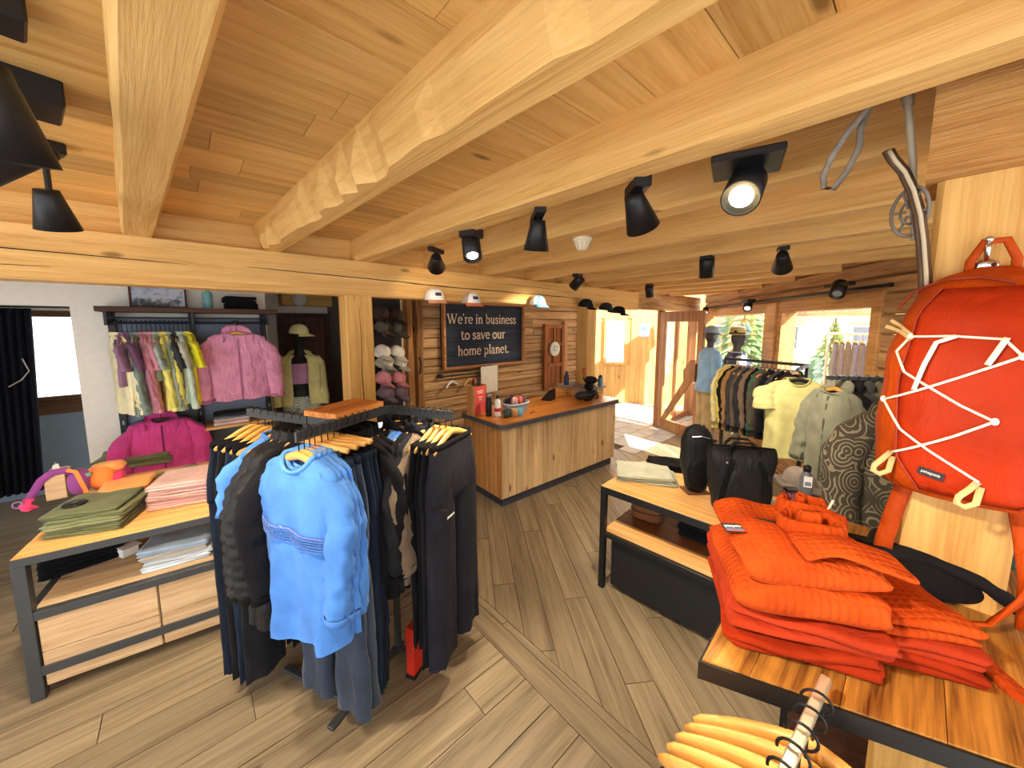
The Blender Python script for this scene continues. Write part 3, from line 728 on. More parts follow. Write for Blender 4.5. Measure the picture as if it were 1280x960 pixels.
def G(kind, seed=0, **kw):
    """list of (part name, mesh, slot) for a hanging garment, cached"""
    key = (kind, seed, tuple(sorted(kw.items())))
    if key in _cache: return _cache[key]
    P = []
    def add(n_, mb, slot='main', sm=True):
        me = mb.mesh(n_, sm); me.materials.append(WHITE); P.append((n_, me, slot))
    thin = kw.get('thin', 1.0); L = kw.get('L')
    if kind in ('longsleeve', 'tee'):
        L = L or .72; sh = kw.get('sh', .205); hd = .075 * thin
        add('body', torso(L, sh, sh * 1.08, hd, seed, .021 * min(1, thin + .2), wrk=.012 * thin))
        for s in (-1, 1):
            if kind == 'longsleeve':
                sp = kw.get('spread', .045); add('sleeve', sleeve(s, .6, sh, .078, .05, .042 * max(thin, .6), seed + s, sp)); add('cuff', cuff(s, .6, sh, .05, .042 * max(thin, .6), seed + s, sp))
            else: add('sleeve', sleeve(s, .24, sh, .088, .092, .05 * max(thin, .6), seed + s, .035, m=12))
        add('neckband', neckband(), 'trim')
    elif kind in ('jacket', 'puffer', 'shell'):
        L = L or .72; sh = kw.get('sh', .225); hd = .085 * thin; q = .016 if kind == 'puffer' else 0
        nk = (.075, .05)
        add('body', torso(L, sh, sh * 1.1, hd, seed, .011 * thin, .03, nk, q, m=60 if q else 34, wrk=.014 * thin if kind == 'shell' else .006))
        sp = kw.get('spread', .05)
        for s in (-1, 1):
            add('sleeve', sleeve(s, .61, sh, .085, .058, .052 * max(thin, .6), seed + s, sp, q * .8, m=48 if q else 26, wrk=.014 if kind == 'shell' else .008))
            add('cuff', cuff(s, .61, sh, .058, .052 * max(thin, .6), seed + s, sp), 'trim')
        if kw.get('hood', kind == 'shell'): add('hood', hood(seed))
        else: add('collar', MB().loft([[(1.02 * nk[0] * k * cos(2 * pi * j / 24), nk[1] * k * sin(2 * pi * j / 24), z - .02 * max(0, -sin(2 * pi * j / 24))) for j in range(24)] for z, k in ((-.11, 1.12), (-.085, 1.05), (-.06, 1.0), (-.062, .9), (-.11, .9))], False, False))
        add('zip', front_strip(L, -.105, hd, .007), 'trim', False)
    elif kind == 'vest':
        L = L or .66; sh = .2
        add('body', torso(L, sh, .22, .085 * thin, seed, .008, .03, (.075, .05), .015, m=56)); add('zip', front_strip(L, -.105, .085 * thin, .007), 'trim', False)
    elif kind == 'pants':
        seat, legs, band = pants_meshes(L or 1.0, hd=.045 * thin, seed=seed)
        add('seat', seat)
        for lg in legs: add('trouser_leg', lg)
        add('waistband', band, 'trim')
    _cache[key] = P; return P
def hang(name, proto, loc, rz, mats, label, cat, group=None, scale=1.0, tilt=0.0):
    t = thing(name, label, cat, loc, rz, group)
    t.scale = (scale,) * 3
    if tilt: t.rotation_euler = (tilt, 0, rz)
    for pn, me, slot in proto:
        obj(pn, me, mats.get(slot, mats['main']), t)
    return t
def _hanger():
    HW = .182
    pts = [(-HW + 2 * HW * i / 24) for i in range(25)]
    z = lambda x: -.108 - .07 * (abs(x) / HW) ** 1.35
    bar = MB().tube([(x, -.012 * (x / HW) ** 2, z(x)) for x in pts], [.008 + .0045 * (1 - abs(x) / HW) ** .5 if abs(x) < HW * .985 else .005 for x in pts], 10, flat=1.5)
    hk = MB().tube([(0, 0, -.1), (0, 0, -.042)] + [(.021 * sin(a), 0, -.016 - .021 * cos(a)) for a in [pi * k / 9 for k in range(1, 15)]], .0024, 6)
    sb = MB().tube([(-.17, 0, -.098), (.17, 0, -.098)], .012, 10, flat=1.1)
    cl = MB().box((-.125, 0, -.122), (.016, .026, .046), .003)
    cr = MB().box((.125, 0, -.122), (.016, .026, .046), .003)
    out = {}
    for k, b_ in (('bar', bar), ('hook', hk), ('straight', sb), ('clipl', cl), ('clipr', cr)):
        me = b_.mesh('hanger_' + k, True); me.materials.append(WHITE); out[k] = me
    return out
HG = _hanger()
HOOKM = plain('hook_black', (30, 30, 32), .35, .6)
def hanger(loc, rz, label, group, clip=False, mat=None, scale=1.0):
    t = thing('coat_hanger', label, 'hanger', loc, rz, group); t.scale = (scale,) * 3
    obj('hook', HG['hook'], HOOKM, t)
    obj('bar', HG['straight' if clip else 'bar'], mat or W_HANG, t)
    if clip:
        obj('clip', HG['clipl'], HOOKM, t); obj('clip', HG['clipr'], HOOKM, t)
    return t

# folded clothes ---------------------------------------------------------------
def folded_mesh(w_, d, h, seed=0, layers=2, rough=1.0, nx=16, sag=0.0, taper=.0):
    """a folded garment: rounded fold lobes front and back, wavy top; base centre at origin"""
    out = []
    ny = 7
    for l in range(layers):                      # front lobes, bottom to top
        z0 = h * l / layers; hh = h / layers
        for k in range(ny):
            a = -pi / 2 + pi * (k + .0) / (ny - 1); out.append(('f', l, -d / 2 + hh * .45 - hh * .5 * cos(a), z0 + hh * (.5 + .5 * sin(a))))
    for k in range(1, 6): out.append(('t', 0, -d / 2 + d * k / 6, h))
    for l in reversed(range(layers)):
        z0 = h * l / layers; hh = h / layers
        for k in range(4):
            a = pi / 2 - pi * k / 3; out.append(('b', l, d / 2 - hh * .45 + hh * .5 * cos(a), z0 + hh * (.5 + .5 * sin(a))))
    rings = []
    for i in range(nx + 1):
        u0 = 2 * i / nx - 1; u0 = math.copysign(abs(u0) ** .7, u0); t = (u0 + 1) / 2; x = -w_ / 2 + w_ * t; rl = min(.45, .8 * h / layers / w_); e = max(0, abs(u0) - 1 + 2 * rl) / (2 * rl); eg = sqrt(max(0, 1 - .92 * e * e))
        rg = []
        for ty, l, y, z in out:
            sh_ = .010 * rough * nz(l * 5.3 + seed, ty == 'f', x * 5) + .02 * rough * nz(l * 9.1, seed * 2.0, ty == 'b')
            y_ = y * (1 - taper * t) + sh_
            hl = h / layers; zm = (l + .5) * hl if ty != 't' else h - hl / 2
            zz = (zm + (z - zm) * eg) * (1 - sag * (2 * t - 1) ** 2) + (.007 * rough * nz(x * 9, y * 9, seed + 3.3) * (z / h)) + .12 * h * rough * nz(x * 6 + 3, y * 5, seed * 1.7) * (z / h)
            if ty == 't': zz += .004 * rough * nz(x * 16 + 7, y * 14, seed)
            rg.append((x + .010 * rough * nz(y * 8, z * 60, seed + (7 if t > .5 else 0)) * (1 if abs(2 * t - 1) > .7 else 0), y_, max(0, zz)))
        rings.append(rg)
    return MB().loft(rings)
def folded(name, loc, rz, w_, d, h, mat, label, cat='clothing', group=None, seed=0, layers=2, rough=1.0, **kw):
    o = obj(name, folded_mesh(w_, d, h, seed, layers, rough, **kw), mat, None, True, loc, (0, 0, rz))
    return tag(o, label, cat, group)
def pile(n, name, loc, rz, w_, d, h, mats, label, group, seed=0, layers=2, jit=.012, cat='clothing', rough=1.0):
    """labels: 'top', 'second from top' ... """
    z = loc[2]; r = random.Random(seed + 5)
    for i in range(n):
        pos = 'topmost' if i == n - 1 else 'lowest' if i == 0 else ORD[i] + ' from the bottom'
        folded(name, (loc[0] + r.uniform(-jit, jit), loc[1] + r.uniform(-jit, jit), z), rz + r.uniform(-.04, .04), w_ * r.uniform(.96, 1.02), d * r.uniform(.95, 1.02), h, mats[i % len(mats)],
               label + ', ' + pos + ' of its pile', cat, group, seed * 7 + i, layers, rough)
        z += h * .97

# caps ----------------------------------------------------------------------------
def _cap():
    n, m = 24, 8; rings = []
    for i in range(m + 1):
        a = (pi / 2) * i / m; r = .088 * cos(a) ** .75 if i < m else .004; z = .105 * sin(a)
        rings.append([(r * cos(2 * pi * j / n), 1.12 * r * sin(2 * pi * j / n), z + (.008 * (1 - i / m) * max(0, -sin(2 * pi * j / n)))) for j in range(n)])
    crown = MB().loft(rings, False, True)
    fr = []
    for i in range(m):
        a = (pi / 2) * i / m; r = .0895 * cos(a) ** .75; z = .107 * sin(a)
        fr.append([(r * cos(b_), 1.12 * r * sin(b_), z + .008 * (1 - i / m) * max(0, -sin(b_))) for b_ in [pi * 1.22 + pi * .56 * k / 12 for k in range(13)]])
    front = MB().loft(fr, False, False, closed=False)
    vr = []
    for i in range(7):
        t = i / 6; row = []
        for k in range(13):
            b_ = pi * 1.14 + pi * .72 * k / 12; s_ = sin(pi * k / 12)
            r = .088 + .072 * t * s_ ** .6
            row.append((r * cos(b_) * (1 - .12 * t), 1.12 * r * sin(b_), .007 - .018 * t * (1 - s_ * .55) - .016 * t))
        vr.append(row)
    vis = MB()
    top = [[(x, y, z + .003) for x, y, z in r] for r in vr]
    vis.loft(vr, False, False, closed=False); vis.loft([r[::-1] for r in top], False, False, closed=False)
    patch = MB()
    pr = []
    for z in (.04, .068):
        pr.append([(.028 * u_, -1.12 * .0905 * sqrt(max(0, 1 - (.028 * u_ / .0905) ** 2)) * (1 - (z / .107) ** 2) ** .375 - .003, z + .004) for u_ in (-1, -.5, 0, .5, 1)])
    patch.loft(pr, False, False, closed=False)
    btn = MB().lathe([(.008, .103), (.008, .107), (.003, .110)], 10)
    out = {}
    for k, b_, sm in (('crown', crown, True), ('front_panel', front, True), ('visor', vis, True), ('patch', patch, False), ('button', btn, True)):
        me = b_.mesh('cap_' + k, sm); me.materials.append(WHITE); out[k] = me
    return out
CAPM = _cap()
def cap(loc, rot, mc, mf, mv, label, group=None, mp=None, scale=1.0, patch=True, name='cap'):
    t = thing(name, label, 'cap', loc, 0, group, rot); t.scale = (scale,) * 3
    obj('crown', CAPM['crown'], mc, t); obj('front_panel', CAPM['front_panel'], mf, t); obj('visor', CAPM['visor'], mv, t); obj('button', CAPM['button'], mv, t)
    if patch: obj('patch', CAPM['patch'], mp or plain('cap_patch', (40, 46, 84), .8, var=.25, scale=90), t)
    return t

# spotlights ------------------------------------------------------------------------
BULB = plain('lamp_face', (255, 240, 215), .4, emit=(255, 228, 180), estr=14)
def spot(loc, target, label, energy=30, style='cone', base=(.22, .05, .03), brz=0, on=True, size=1.0, blend=.6, ang=75, group='spotlights', glow=None, drop=.07):
    """loc: centre of the ceiling block; the head hangs below it"""
    loc = Vector(loc)
    t = thing('spotlight', label, 'lamp', loc, 0, group); t.scale = (size,) * 3
    obj('mount', MB().box((0, 0, 0), base, .004, brz), BLACKP, t)
    obj('arm', MB().tube([(0, 0, 0), (0, 0, -drop)], .009, 8), BLACKP, t)
    d = (Vector(target) - (loc + Vector((0, 0, -drop * size)))).normalized(); q = d.to_track_quat('Z', 'Y').to_matrix().to_4x4()
    M = Matrix.Translation((0, 0, -drop)) @ q
    if style == 'cone': prof = [(.022, -.05), (.032, -.05), (.036, -.03), (.062, .085), (.058, .085), (.054, .075)]
    else: prof = [(.03, -.06), (.05, -.06), (.052, -.055), (.052, .075), (.048, .075), (.046, .062)]
    hdn = MB().lathe(prof, 24, (0, 0, 0)); hdn.v = [tuple(M @ Vector(v)) for v in hdn.v]
    h = obj('lamp_head', hdn, BLACKP, t, True)
    zf = prof[-1][1]; rf = prof[-1][0]
    ln = MB().lathe([(rf * .98, zf - .004), (rf * .6, zf + .001), (.002, zf + .002)], 20); ln.v = [tuple(M @ Vector(v)) for v in ln.v]
    obj('lens', ln, (glow or BULB) if on else plain('lens_off', (150, 150, 150), .2), h, True)
    if on and energy:
        p = loc + (M @ Vector((0, 0, zf + .03))) * size
        l = lamp('spot_light', 'SPOT', p, energy=energy * 1.5, color=(1, .84, .62), spot_size=radians(ang), spot_blend=blend, shadow_soft_size=.04)
        l.rotation_euler = d.to_track_quat('-Z', 'Y').to_euler()
    return t

# mannequins -----------------------------------------------------------------------
MANN = plain('mannequin_black', (26, 25, 27), .5)
def mannequin_body(t, mat, legs=True, arm=.06, arms=((.0, .0), (.0, .0)), mk='body'):
    """1.83 m figure, feet at the origin, facing -y; one continuous remeshed surface"""
    mb = MB()
    def chain(pts, rr, flat=1.0, n=14): mb.tube(pts, rr, n, flat)
    def stack(keys, n=20):
        mb.loft([[(hx * sg(cos(2 * pi * j / n), .9), cy + hy * sg(sin(2 * pi * j / n), .9), z) for j in range(n)] for z, hx, hy, cy in keys])
    stack([(.80, .12, .08, 0), (.86, .165, .105, .005), (.94, .168, .11, .005), (1.06, .135, .092, 0), (1.16, .14, .095, -.005), (1.28, .165, .112, -.012), (1.38, .178, .105, -.008), (1.45, .165, .085, 0), (1.49, .10, .062, .004), (1.52, .055, .055, .005)])
    chain([(0, .005, 1.48), (0, -.005, 1.56), (0, -.012, 1.62)], [.058, .052, .055])
    mb.ell((0, -.012, 1.715), (.074, .096, .118)); mb.ell((0, -.035, 1.655), (.055, .065, .06)); mb.ell((0, -.105, 1.695), (.012, .022, .026), 8, 6)   # head, jaw, nose
    for s in (-1, 1):
        mb.ell((s * .074, .0, 1.70), (.012, .022, .032), 8, 6)
        ex = s * (.205 + arm * .3)
        sw = arms[0 if s < 0 else 1]
        chain([(s * .165, 0, 1.43), (s * .195, .005, 1.38), (ex, .01, 1.12), (ex + s * .02, -.03 - sw[0], .96 + sw[1]), (ex + s * .015, -.07 - sw[0] * 1.6, .83 + sw[1] * 1.8)], [.05, .054, .042, .036, .026])
        hx, hy, hz = ex + s * .015, -.075 - sw[0] * 1.6, .80 + sw[1] * 1.8
        mb.ell((hx, hy, hz - .02), (.018, .036, .045), 10, 6)
        for k in range(4): chain([(hx, hy - .026 + .017 * k, hz - .05), (hx - s * .004, hy - .028 + .017 * k, hz - .09), (hx - s * .014, hy - .026 + .017 * k, hz - .118 + .008 * abs(k - 1.4))], [.0095, .009, .007], n=8)
        chain([(hx, hy - .03, hz - .005), (hx - s * .012, hy - .055, hz - .035), (hx - s * .016, hy - .06, hz - .062)], [.011, .0095, .007], n=8)
        if legs:
            chain([(s * .085, 0, .88), (s * .09, -.005, .72), (s * .095, 0, .5), (s * .098, .01, .42), (s * .10, .015, .3), (s * .10, .02, .1), (s * .10, .01, .05)], [.09, .086, .058, .052, .055, .036, .036])
            mb.ell((s * .105, -.045, .035), (.042, .12, .035))
    o = obj(mk, mb, mat, t, True)
    r = o.modifiers.new('remesh', 'REMESH'); r.mode = 'VOXEL'; r.voxel_size = .011; r.use_smooth_shade = True
    sm = o.modifiers.new('smooth', 'SMOOTH'); sm.factor = .6; sm.iterations = 4
    return o
def worn_top(t, mat, z1=1.5, z0=.86, k=1.12, sl=.62, sleeves=True, arm=.06, name='shirt', wr=.012, openf=0.0, seed=0, hood_=False):
    keys = [(1.53, .07, .066, .004), (1.49, .118, .075, .004), (1.45, .178, .098, 0), (1.38, .192, .12, -.008), (1.28, .182, .126, -.012), (1.06, .172, .118, 0), (.94, .19, .128, .005), (.8, .2, .135, .005)]
    rings = []; n = 40
    for i in range(27):
        z = z1 - (z1 - z0) * i / 26; hx, hy, cy = interp(keys, z); rg = []
        for j in range(n):
            a = -pi / 2 + openf + (2 * pi - 2 * openf) * j / (n - 1 if openf else n)
            wv = wr * nz(cos(a) * 3, sin(a) * 3 + seed, z * 9); kk = k * (1 + .04 * i / 26)
            rg.append((hx * kk * sg(cos(a), .9) + wv * cos(a), cy + hy * kk * sg(sin(a), .9) + wv * sin(a), z))
        rings.append(rg)
    o = obj(name, MB().loft(rings, False, False, closed=not openf), mat, t, True)
    if openf: 
        s_ = o.modifiers.new('solid', 'SOLIDIFY'); s_.thickness = .006
    if sleeves:
        for s in (-1, 1):
            ex = s * (.205 + arm * .3)
            path = [Vector(p) for p in ((s * .15, 0, 1.44), (s * .195, .005, 1.39), (s * .215, .008, 1.26), (ex, .01, 1.12), (ex + s * .02, -.03, .97), (ex + s * .015, -.06, .86))]
            k_ = max(2, int(2 + 4 * sl / .62)); path = path[:k_]
            pts = []; rr = []
            for i in range(len(path) - 1):
                for q in range(5):
                    t_ = q / 5; pts.append(path[i].lerp(path[i + 1], t_)); u_ = (i + t_) / 5; rr.append((.074 - .022 * u_) * (1 + .10 * nz(u_ * 16, s + seed)))
            obj('sleeve', MB().tube(pts, rr, 14), mat, o, True)
    if hood_: obj('hood', MB().tube([(.10 * sin(a), .06 * cos(a) + .02, 1.5 + .02 * cos(a)) for a in [-2 + 4 * k / 12 for k in range(13)]], [.03 + .012 * sin(pi * k / 12) for k in range(13)], 10), mat, o, True)
    return o
def worn_pants(t, mat, z0=.08, k=1.15, short=False, name='trousers'):
    st = []
    for z, hx, hy in ((1.0, .152, .104), (.94, .176, .118), (.86, .182, .12), (.8, .185, .12)):
        st.append([(hx * k * sg(cos(2 * pi * j / 28), .85), .005 + hy * k * sg(sin(2 * pi * j / 28), .9), z) for j in range(28)])
    o = obj(name, MB().loft(st, False, True), mat, t, True)
    for s in (-1, 1):
        zs = [.86, .72, .5] if short else [.86, .72, .5, .3, z0]
        pts, rr = [], []
        for a, b_ in zip(zs[:-1], zs[1:]):
            for q in range(5):
                z = a + (b_ - a) * q / 5; pts.append((s * (.088 + .012 * (.86 - z)), .005 + .008 * sin(z * 9), z)); rr.append((.112 - .03 * (.86 - z)) * (1 + .05 * nz(z * 12, s)))
        pts.append((s * .1, .01, zs[-1])); rr.append(rr[-1] * (1.08 if short else 1))
        obj('trouser_leg', MB().tube(pts, rr, 16, 1.05), mat, o, True)
    return o
def bottle(loc, h, r, mat, capm, label, neck=.45, group=None):
    t = thing('bottle', label, 'bottle', loc, 0, group)
    obj('body', MB().lathe([(r * .9, 0), (r, .01 * h / .25), (r, h * .68), (r * .85, h * .75), (r * neck, h * .82), (r * neck, h * .86)], 20), mat, t, True)
    obj('lid', MB().lathe([(r * neck * 1.15, h * .85), (r * neck * 1.15, h * .97), (r * neck * .8, h)], 16), capm, t, True)
    return t
# ================================================================ LETTERING (stroked serif glyphs)
def _arc(cx, cy, rx, ry, a0, a1, n=18): return [(cx + rx * cos(radians(a0 + (a1 - a0) * i / n)), cy + ry * sin(radians(a0 + (a1 - a0) * i / n))) for i in range(n + 1)]
K, S_ = .098, .045
def _st(x, y0, y1): return ([(x, y0), (x, y1)], K)
def _sf(x, y, a=.09): return ([(x - a, y + S_ / 2), (x + a, y + S_ / 2)], S_)
def _tf(x, y): return ([(x - .1, y - .06), (x + .02, y - .015)], S_ * 1.1)
def _arch(x): return ([(x, .34), (x + .06, .44), (x + .14, .475), (x + .2, .45), (x + .235, .37), (x + .235, .0)], K * .92)
GLY = {
 'W': (.88, [([(.02, .72), (.22, 0)], K), ([(.22, 0), (.4, .66)], S_), ([(.36, .72), (.56, 0)], K), ([(.56, 0), (.78, .72)], S_), _sf(.03, .69), _sf(.37, .69), _sf(.78, .69)]),
 'e': (.45, [(_arc(.22, .25, .175, .225, 8, 318), K * .85), ([(.06, .27), (.4, .27)], S_)]),
 "'": (.14, [([(.07, .76), (.05, .6)], K * .8)]),
 'r': (.36, [_st(.12, 0, .5), _sf(.12, 0), _tf(.12, .5), ([(.13, .36), (.18, .44), (.25, .47), (.33, .43)], K * .8)]),
 'i': (.24, [_st(.12, 0, .5), _sf(.12, 0), _tf(.12, .5), ([(.12, .61), (.12, .71)], K * 1.1)]),
 'n': (.5, [_st(.12, 0, .5), _sf(.12, 0), _tf(.12, .5), _arch(.14), _sf(.375, 0)]),
 'm': (.76, [_st(.12, 0, .5), _sf(.12, 0), _tf(.12, .5), _arch(.14), _sf(.375, 0), _arch(.4), _sf(.635, 0)]),
 'h': (.5, [_st(.12, 0, .76), _sf(.12, 0), _tf(.12, .76), _arch(.14), _sf(.375, 0)]),
 'u': (.5, [([(.11, .5), (.11, .15), (.15, .05), (.24, .02), (.34, .1)], K * .92), _st(.37, 0, .5), _tf(.11, .5), _tf(.37, .5), _sf(.41, 0, .05)]),
 'b': (.5, [_st(.12, 0, .76), _tf(.12, .76), (_arc(.26, .245, .155, .215, 0, 360), K * .85)]),
 'p': (.5, [_st(.12, -.22, .5), _tf(.12, .5), _sf(.12, -.22), (_arc(.26, .245, .155, .215, 0, 360), K * .85)]),
 's': (.37, [([(.3, .37), (.26, .45), (.17, .48), (.09, .44), (.07, .36), (.12, .29), (.25, .21), (.3, .13), (.25, .04), (.16, .01), (.06, .06), (.04, .13)], K * .85)]),
 't': (.33, [([(.13, .62), (.13, .12), (.17, .03), (.25, .02), (.31, .07)], K * .92), ([(.02, .47), (.29, .47)], S_)]),
 'o': (.48, [(_arc(.24, .245, .175, .22, 0, 360, 24), K * .88)]),
 'a': (.43, [([(.07, .38), (.12, .45), (.2, .475), (.28, .44), (.3, .35), (.3, .07), (.35, .02), (.41, .05)], K * .9), (_arc(.18, .15, .12, .125, 0, 360), K * .75)]),
 'v': (.44, [([(.04, .49), (.21, 0)], K), ([(.21, 0), (.38, .49)], S_), _sf(.05, .46, .07), _sf(.38, .46, .06)]),
 'l': (.24, [_st(.12, 0, .76), _sf(.12, 0), _tf(.12, .76)]),
 'g': (.47, [(_arc(.22, .28, .16, .19, 0, 360), K * .85), ([(.38, .49), (.38, -.08), (.3, -.19), (.16, -.2), (.07, -.13)], K * .85)]),
 '.': (.2, [([(.09, 0), (.09, .1)], K * 1.1)]), ' ': (.22, []),
}
def text_mb(s, width, th=.003):
    """front at -y, centred on x, baseline z = 0, scaled to the given width"""
    mb = MB(); x = 0; tot = sum(GLY[c][0] for c in s); k = width / tot
    for c in s:
        for pts, w_ in GLY[c][1]:
            P = [((x + a) * k - width / 2, b_ * k) for a, b_ in pts]; n = len(P); rg = []
            cl = n > 12 and abs(P[0][0] - P[-1][0]) + abs(P[0][1] - P[-1][1]) < 1e-5
            for i in range(n):
                a, b_ = (P[i - 1] if i else (P[-2] if cl else P[0])), (P[i + 1] if i < n - 1 else (P[1] if cl else P[-1]))
                dx, dz = b_[0] - a[0], b_[1] - a[1]; l = math.hypot(dx, dz) or 1; nx, nz_ = -dz / l * w_ * k / 2, dx / l * w_ * k / 2
                p = P[i]; rg.append([(p[0] - nx, 0, p[1] - nz_), (p[0] + nx, 0, p[1] + nz_), (p[0] + nx, -th, p[1] + nz_), (p[0] - nx, -th, p[1] - nz_)])
            mb.loft(rg)
        x += GLY[c][0]
    return mb

# ================================================================ LOG WALL: sign, shutter, coat hooks
a, b_ = PY(553, 378, 4.4), PY(652, 460, 4.4)
sx0, sx1, sz0, sz1 = 2.66, 4.2, 1.31, 2.26
sg_ = thing('wall_sign', 'dark stained wooden sign with cream lettering on the log wall', 'sign', ((sx0 + sx1) / 2, 4.46, sz0))
SW, SH = sx1 - sx0, sz1 - sz0
W_SIGN = wood('sign_board', (50, 60, 76), (24, 29, 40), 'X', knots=.25, var=.12, rough=.7, grain=1.0, knotcol=(14, 16, 22))
W_SFR = wood('sign_frame', (206, 146, 92), (150, 92, 52), 'X', knots=0, var=.04)
zz = .03
for i in range(5):
    h = (SH - .06) / 5; obj('board', bx(-SW / 2 + .02, SW / 2 - .02, -.05, -.03, zz + .0015, zz + h - .0015, .002), W_SIGN, sg_); zz += h
obj('backing', bx(-SW / 2, SW / 2, -.03, .0, 0, SH), BLACKP, sg_)
for x0, x1, z0, z1 in ((-SW / 2, SW / 2, 0, .03), (-SW / 2, SW / 2, SH - .03, SH), (-SW / 2, -SW / 2 + .03, .03, SH - .03), (SW / 2 - .03, SW / 2, .03, SH - .03)):
    obj('frame', bx(x0, x1, -.1, .0, z0, z1, .002), W_SFR, sg_)
CREAM = plain('cream_letters', (244, 218, 186), .7, var=.05)
for txt, x0, x1, yb in (("We're in business", 560, 645.5, 405), ('to save our', 576.5, 632, 424), ('home planet.', 572.5, 637, 443)):
    p, q = PY(x0, yb, 4.4), PY(x1, yb - .5, 4.4)
    obj('lettering', text_mb(txt, q.x - p.x), CREAM, sg_, loc=((p.x + q.x) / 2 - (sx0 + sx1) / 2, -.051, (p.z + q.z) / 2 - sz0))
# old shutter window on the log wall
sh_ = thing('wooden_shutter', 'old rusty-brown wooden shutter frame on the log wall', 'shutter', (5.02, 4.47, .75))
W_SHUT = wood('shutter_wood', (176, 108, 54), (104, 56, 26), 'Z', knots=.2, var=.2, rough=.7)
for x in (-.26, .2): obj('stile', bx(x, x + .07, -.05, .02, 0, 1.2, .004), W_SHUT, sh_)
for z in (.0, .42, .8, 1.12): obj('rail', bx(-.19, .2, -.045, .02, z, z + .07, .004), W_SHUT, sh_)
for i in range(3): obj('slat', bx(-.185 + i * .13, -.065 + i * .13, -.02, .0, .07, 1.12, .003), W_SHUT, sh_)
for x in (-.02,): obj('bar', bx(x, x + .04, -.045, .0, .49, 1.12, .003), W_SHUT, sh_)
obj('side_board', bx(.27, .36, -.05, .02, .1, 1.25, .004), wood('shutter_light', (206, 152, 96), (150, 100, 56), 'Z', knots=.2), sh_)
dk = thing('wall_plaque', 'round pale green plaque hung on the wooden shutter', 'plaque', (4.98, 4.40, 1.5))
obj('disc', MB().lathe([(.12, 0), (.13, .008), (.13, .02), (.115, .026), (.002, .024)], 32, M=Matrix.Rotation(pi / 2, 4, 'X')), plain('plaque_pale', (222, 226, 206), .6), dk, True)
obj('emblem', MB().tube([(.06 * cos(a) * (1 - k * .03), -.03, .06 * sin(a) * (1 - k * .03)) for k, a in enumerate([.4 + 5.0 * i / 20 for i in range(21)])], .006, 6), plain('plaque_mark', (130, 150, 140), .6), dk)
# coat rail low on the log wall
cr = thing('coat_rail', 'thin iron coat rail on the log wall behind the counter', 'rail', (2.62, 4.44, 1.22))
obj('rod', MB().tube([(0, -.06, 0), (1.0, -.06, .0)], .012, 8), STEEL, cr)
for x in (0, .98): obj('bracket', MB().tube([(x, -.06, 0), (x, .04, 0)], .03, 10), STEEL, cr)
hanger((2.78, 4.38, 1.246), .5, 'wooden hanger wrapped in clear film on the iron coat rail', None, mat=plain('clear_film', (220, 222, 224), .3))
hanger((3.1, 4.38, 1.246), .35, 'bare pale wooden hanger on the iron coat rail', None)
W_BOARD = plain('pale_board_white', (224, 216, 198), .7)
rb = thing('round_tray', 'pale rounded board leaning behind the red card stand', 'board', (3.42, 4.36, .9), .1)
obj('panel', bx(-.16, .2, -.02, 0, 0, .42, .018), W_BOARD, rb); obj('edge', MB().tube([(-.16, -.01, .42), (.17, -.01, .42), (.2, -.01, .38), (.2, -.01, 0)], .008, 6), BLACKP, rb)

# ================================================================ COUNTER
ct = thing('shop_counter', 'long till counter clad in pale vertical boards with a warm wooden top', 'counter', (2.37, 2.8, 0), radians(-2.2))
CL, CD = 2.0, .74
obj('plinth', bx(.03, CL - .03, .03, CD, 0, .1, .004), plain('plinth_slate', (58, 60, 72), .6), ct)
obj('carcass', bx(.02, CL - .02, .02, CD, .1, .87), W_DARK, ct)
x = .004; 
while x < CL - .01:
    wd = min(rnd.choice([.08, .09, .1]), CL - x); obj('board', bx(.0016, wd - .0016, -.004, .02, .1, .872, .005), W_COUNT, ct, loc=(x, rnd.uniform(0, .002), 0)); x += wd
W_END = wood('end_board', (206, 150, 88), (160, 104, 54), 'Z', knots=.5, var=.12, rough=.55, knotcol=(90, 55, 30))
yv = .0
while yv < CD - .01:
    wd = min(rnd.choice([.085, .095, .105]), CD - yv); obj('end_board', bx(-.004, .02, .0016, wd - .0016, .1, .872, .005), W_END, ct, loc=(rnd.uniform(0, .002), yv, 0)); yv += wd
def round_rect(x0, x1, y0, y1, r, n=6):
    P = []
    for cx, cy, a in ((x1 - r, y0 + r, -90), (x1 - r, y1 - r, 0), (x0 + r, y1 - r, 90), (x0 + r, y0 + r, 180)):
        P += [(cx + r * cos(radians(a + 90 * k / n)), cy + r * sin(radians(a + 90 * k / n))) for k in range(n + 1)]
    return P
obj('edge_band', MB().prism(round_rect(-.05, CL + .06, -.05, CD + .02, .09), .872, .918), plain('edge_slate', (74, 78, 88), .5), ct)
obj('worktop', MB().prism(round_rect(-.045, CL + .055, -.045, CD + .015, .086), .918, .926), W_TOP, ct)
obj('raised_box', bx(1.72, 2.12, .3, .8, .926, 1.03, .004), W_COUNT, ct)
obj('raised_ledge', MB().prism(round_rect(1.68, 2.16, .26, .84, .05), 1.03, 1.06), plain('ledge_grey', (150, 138, 124), .6), ct)
ZT = .926
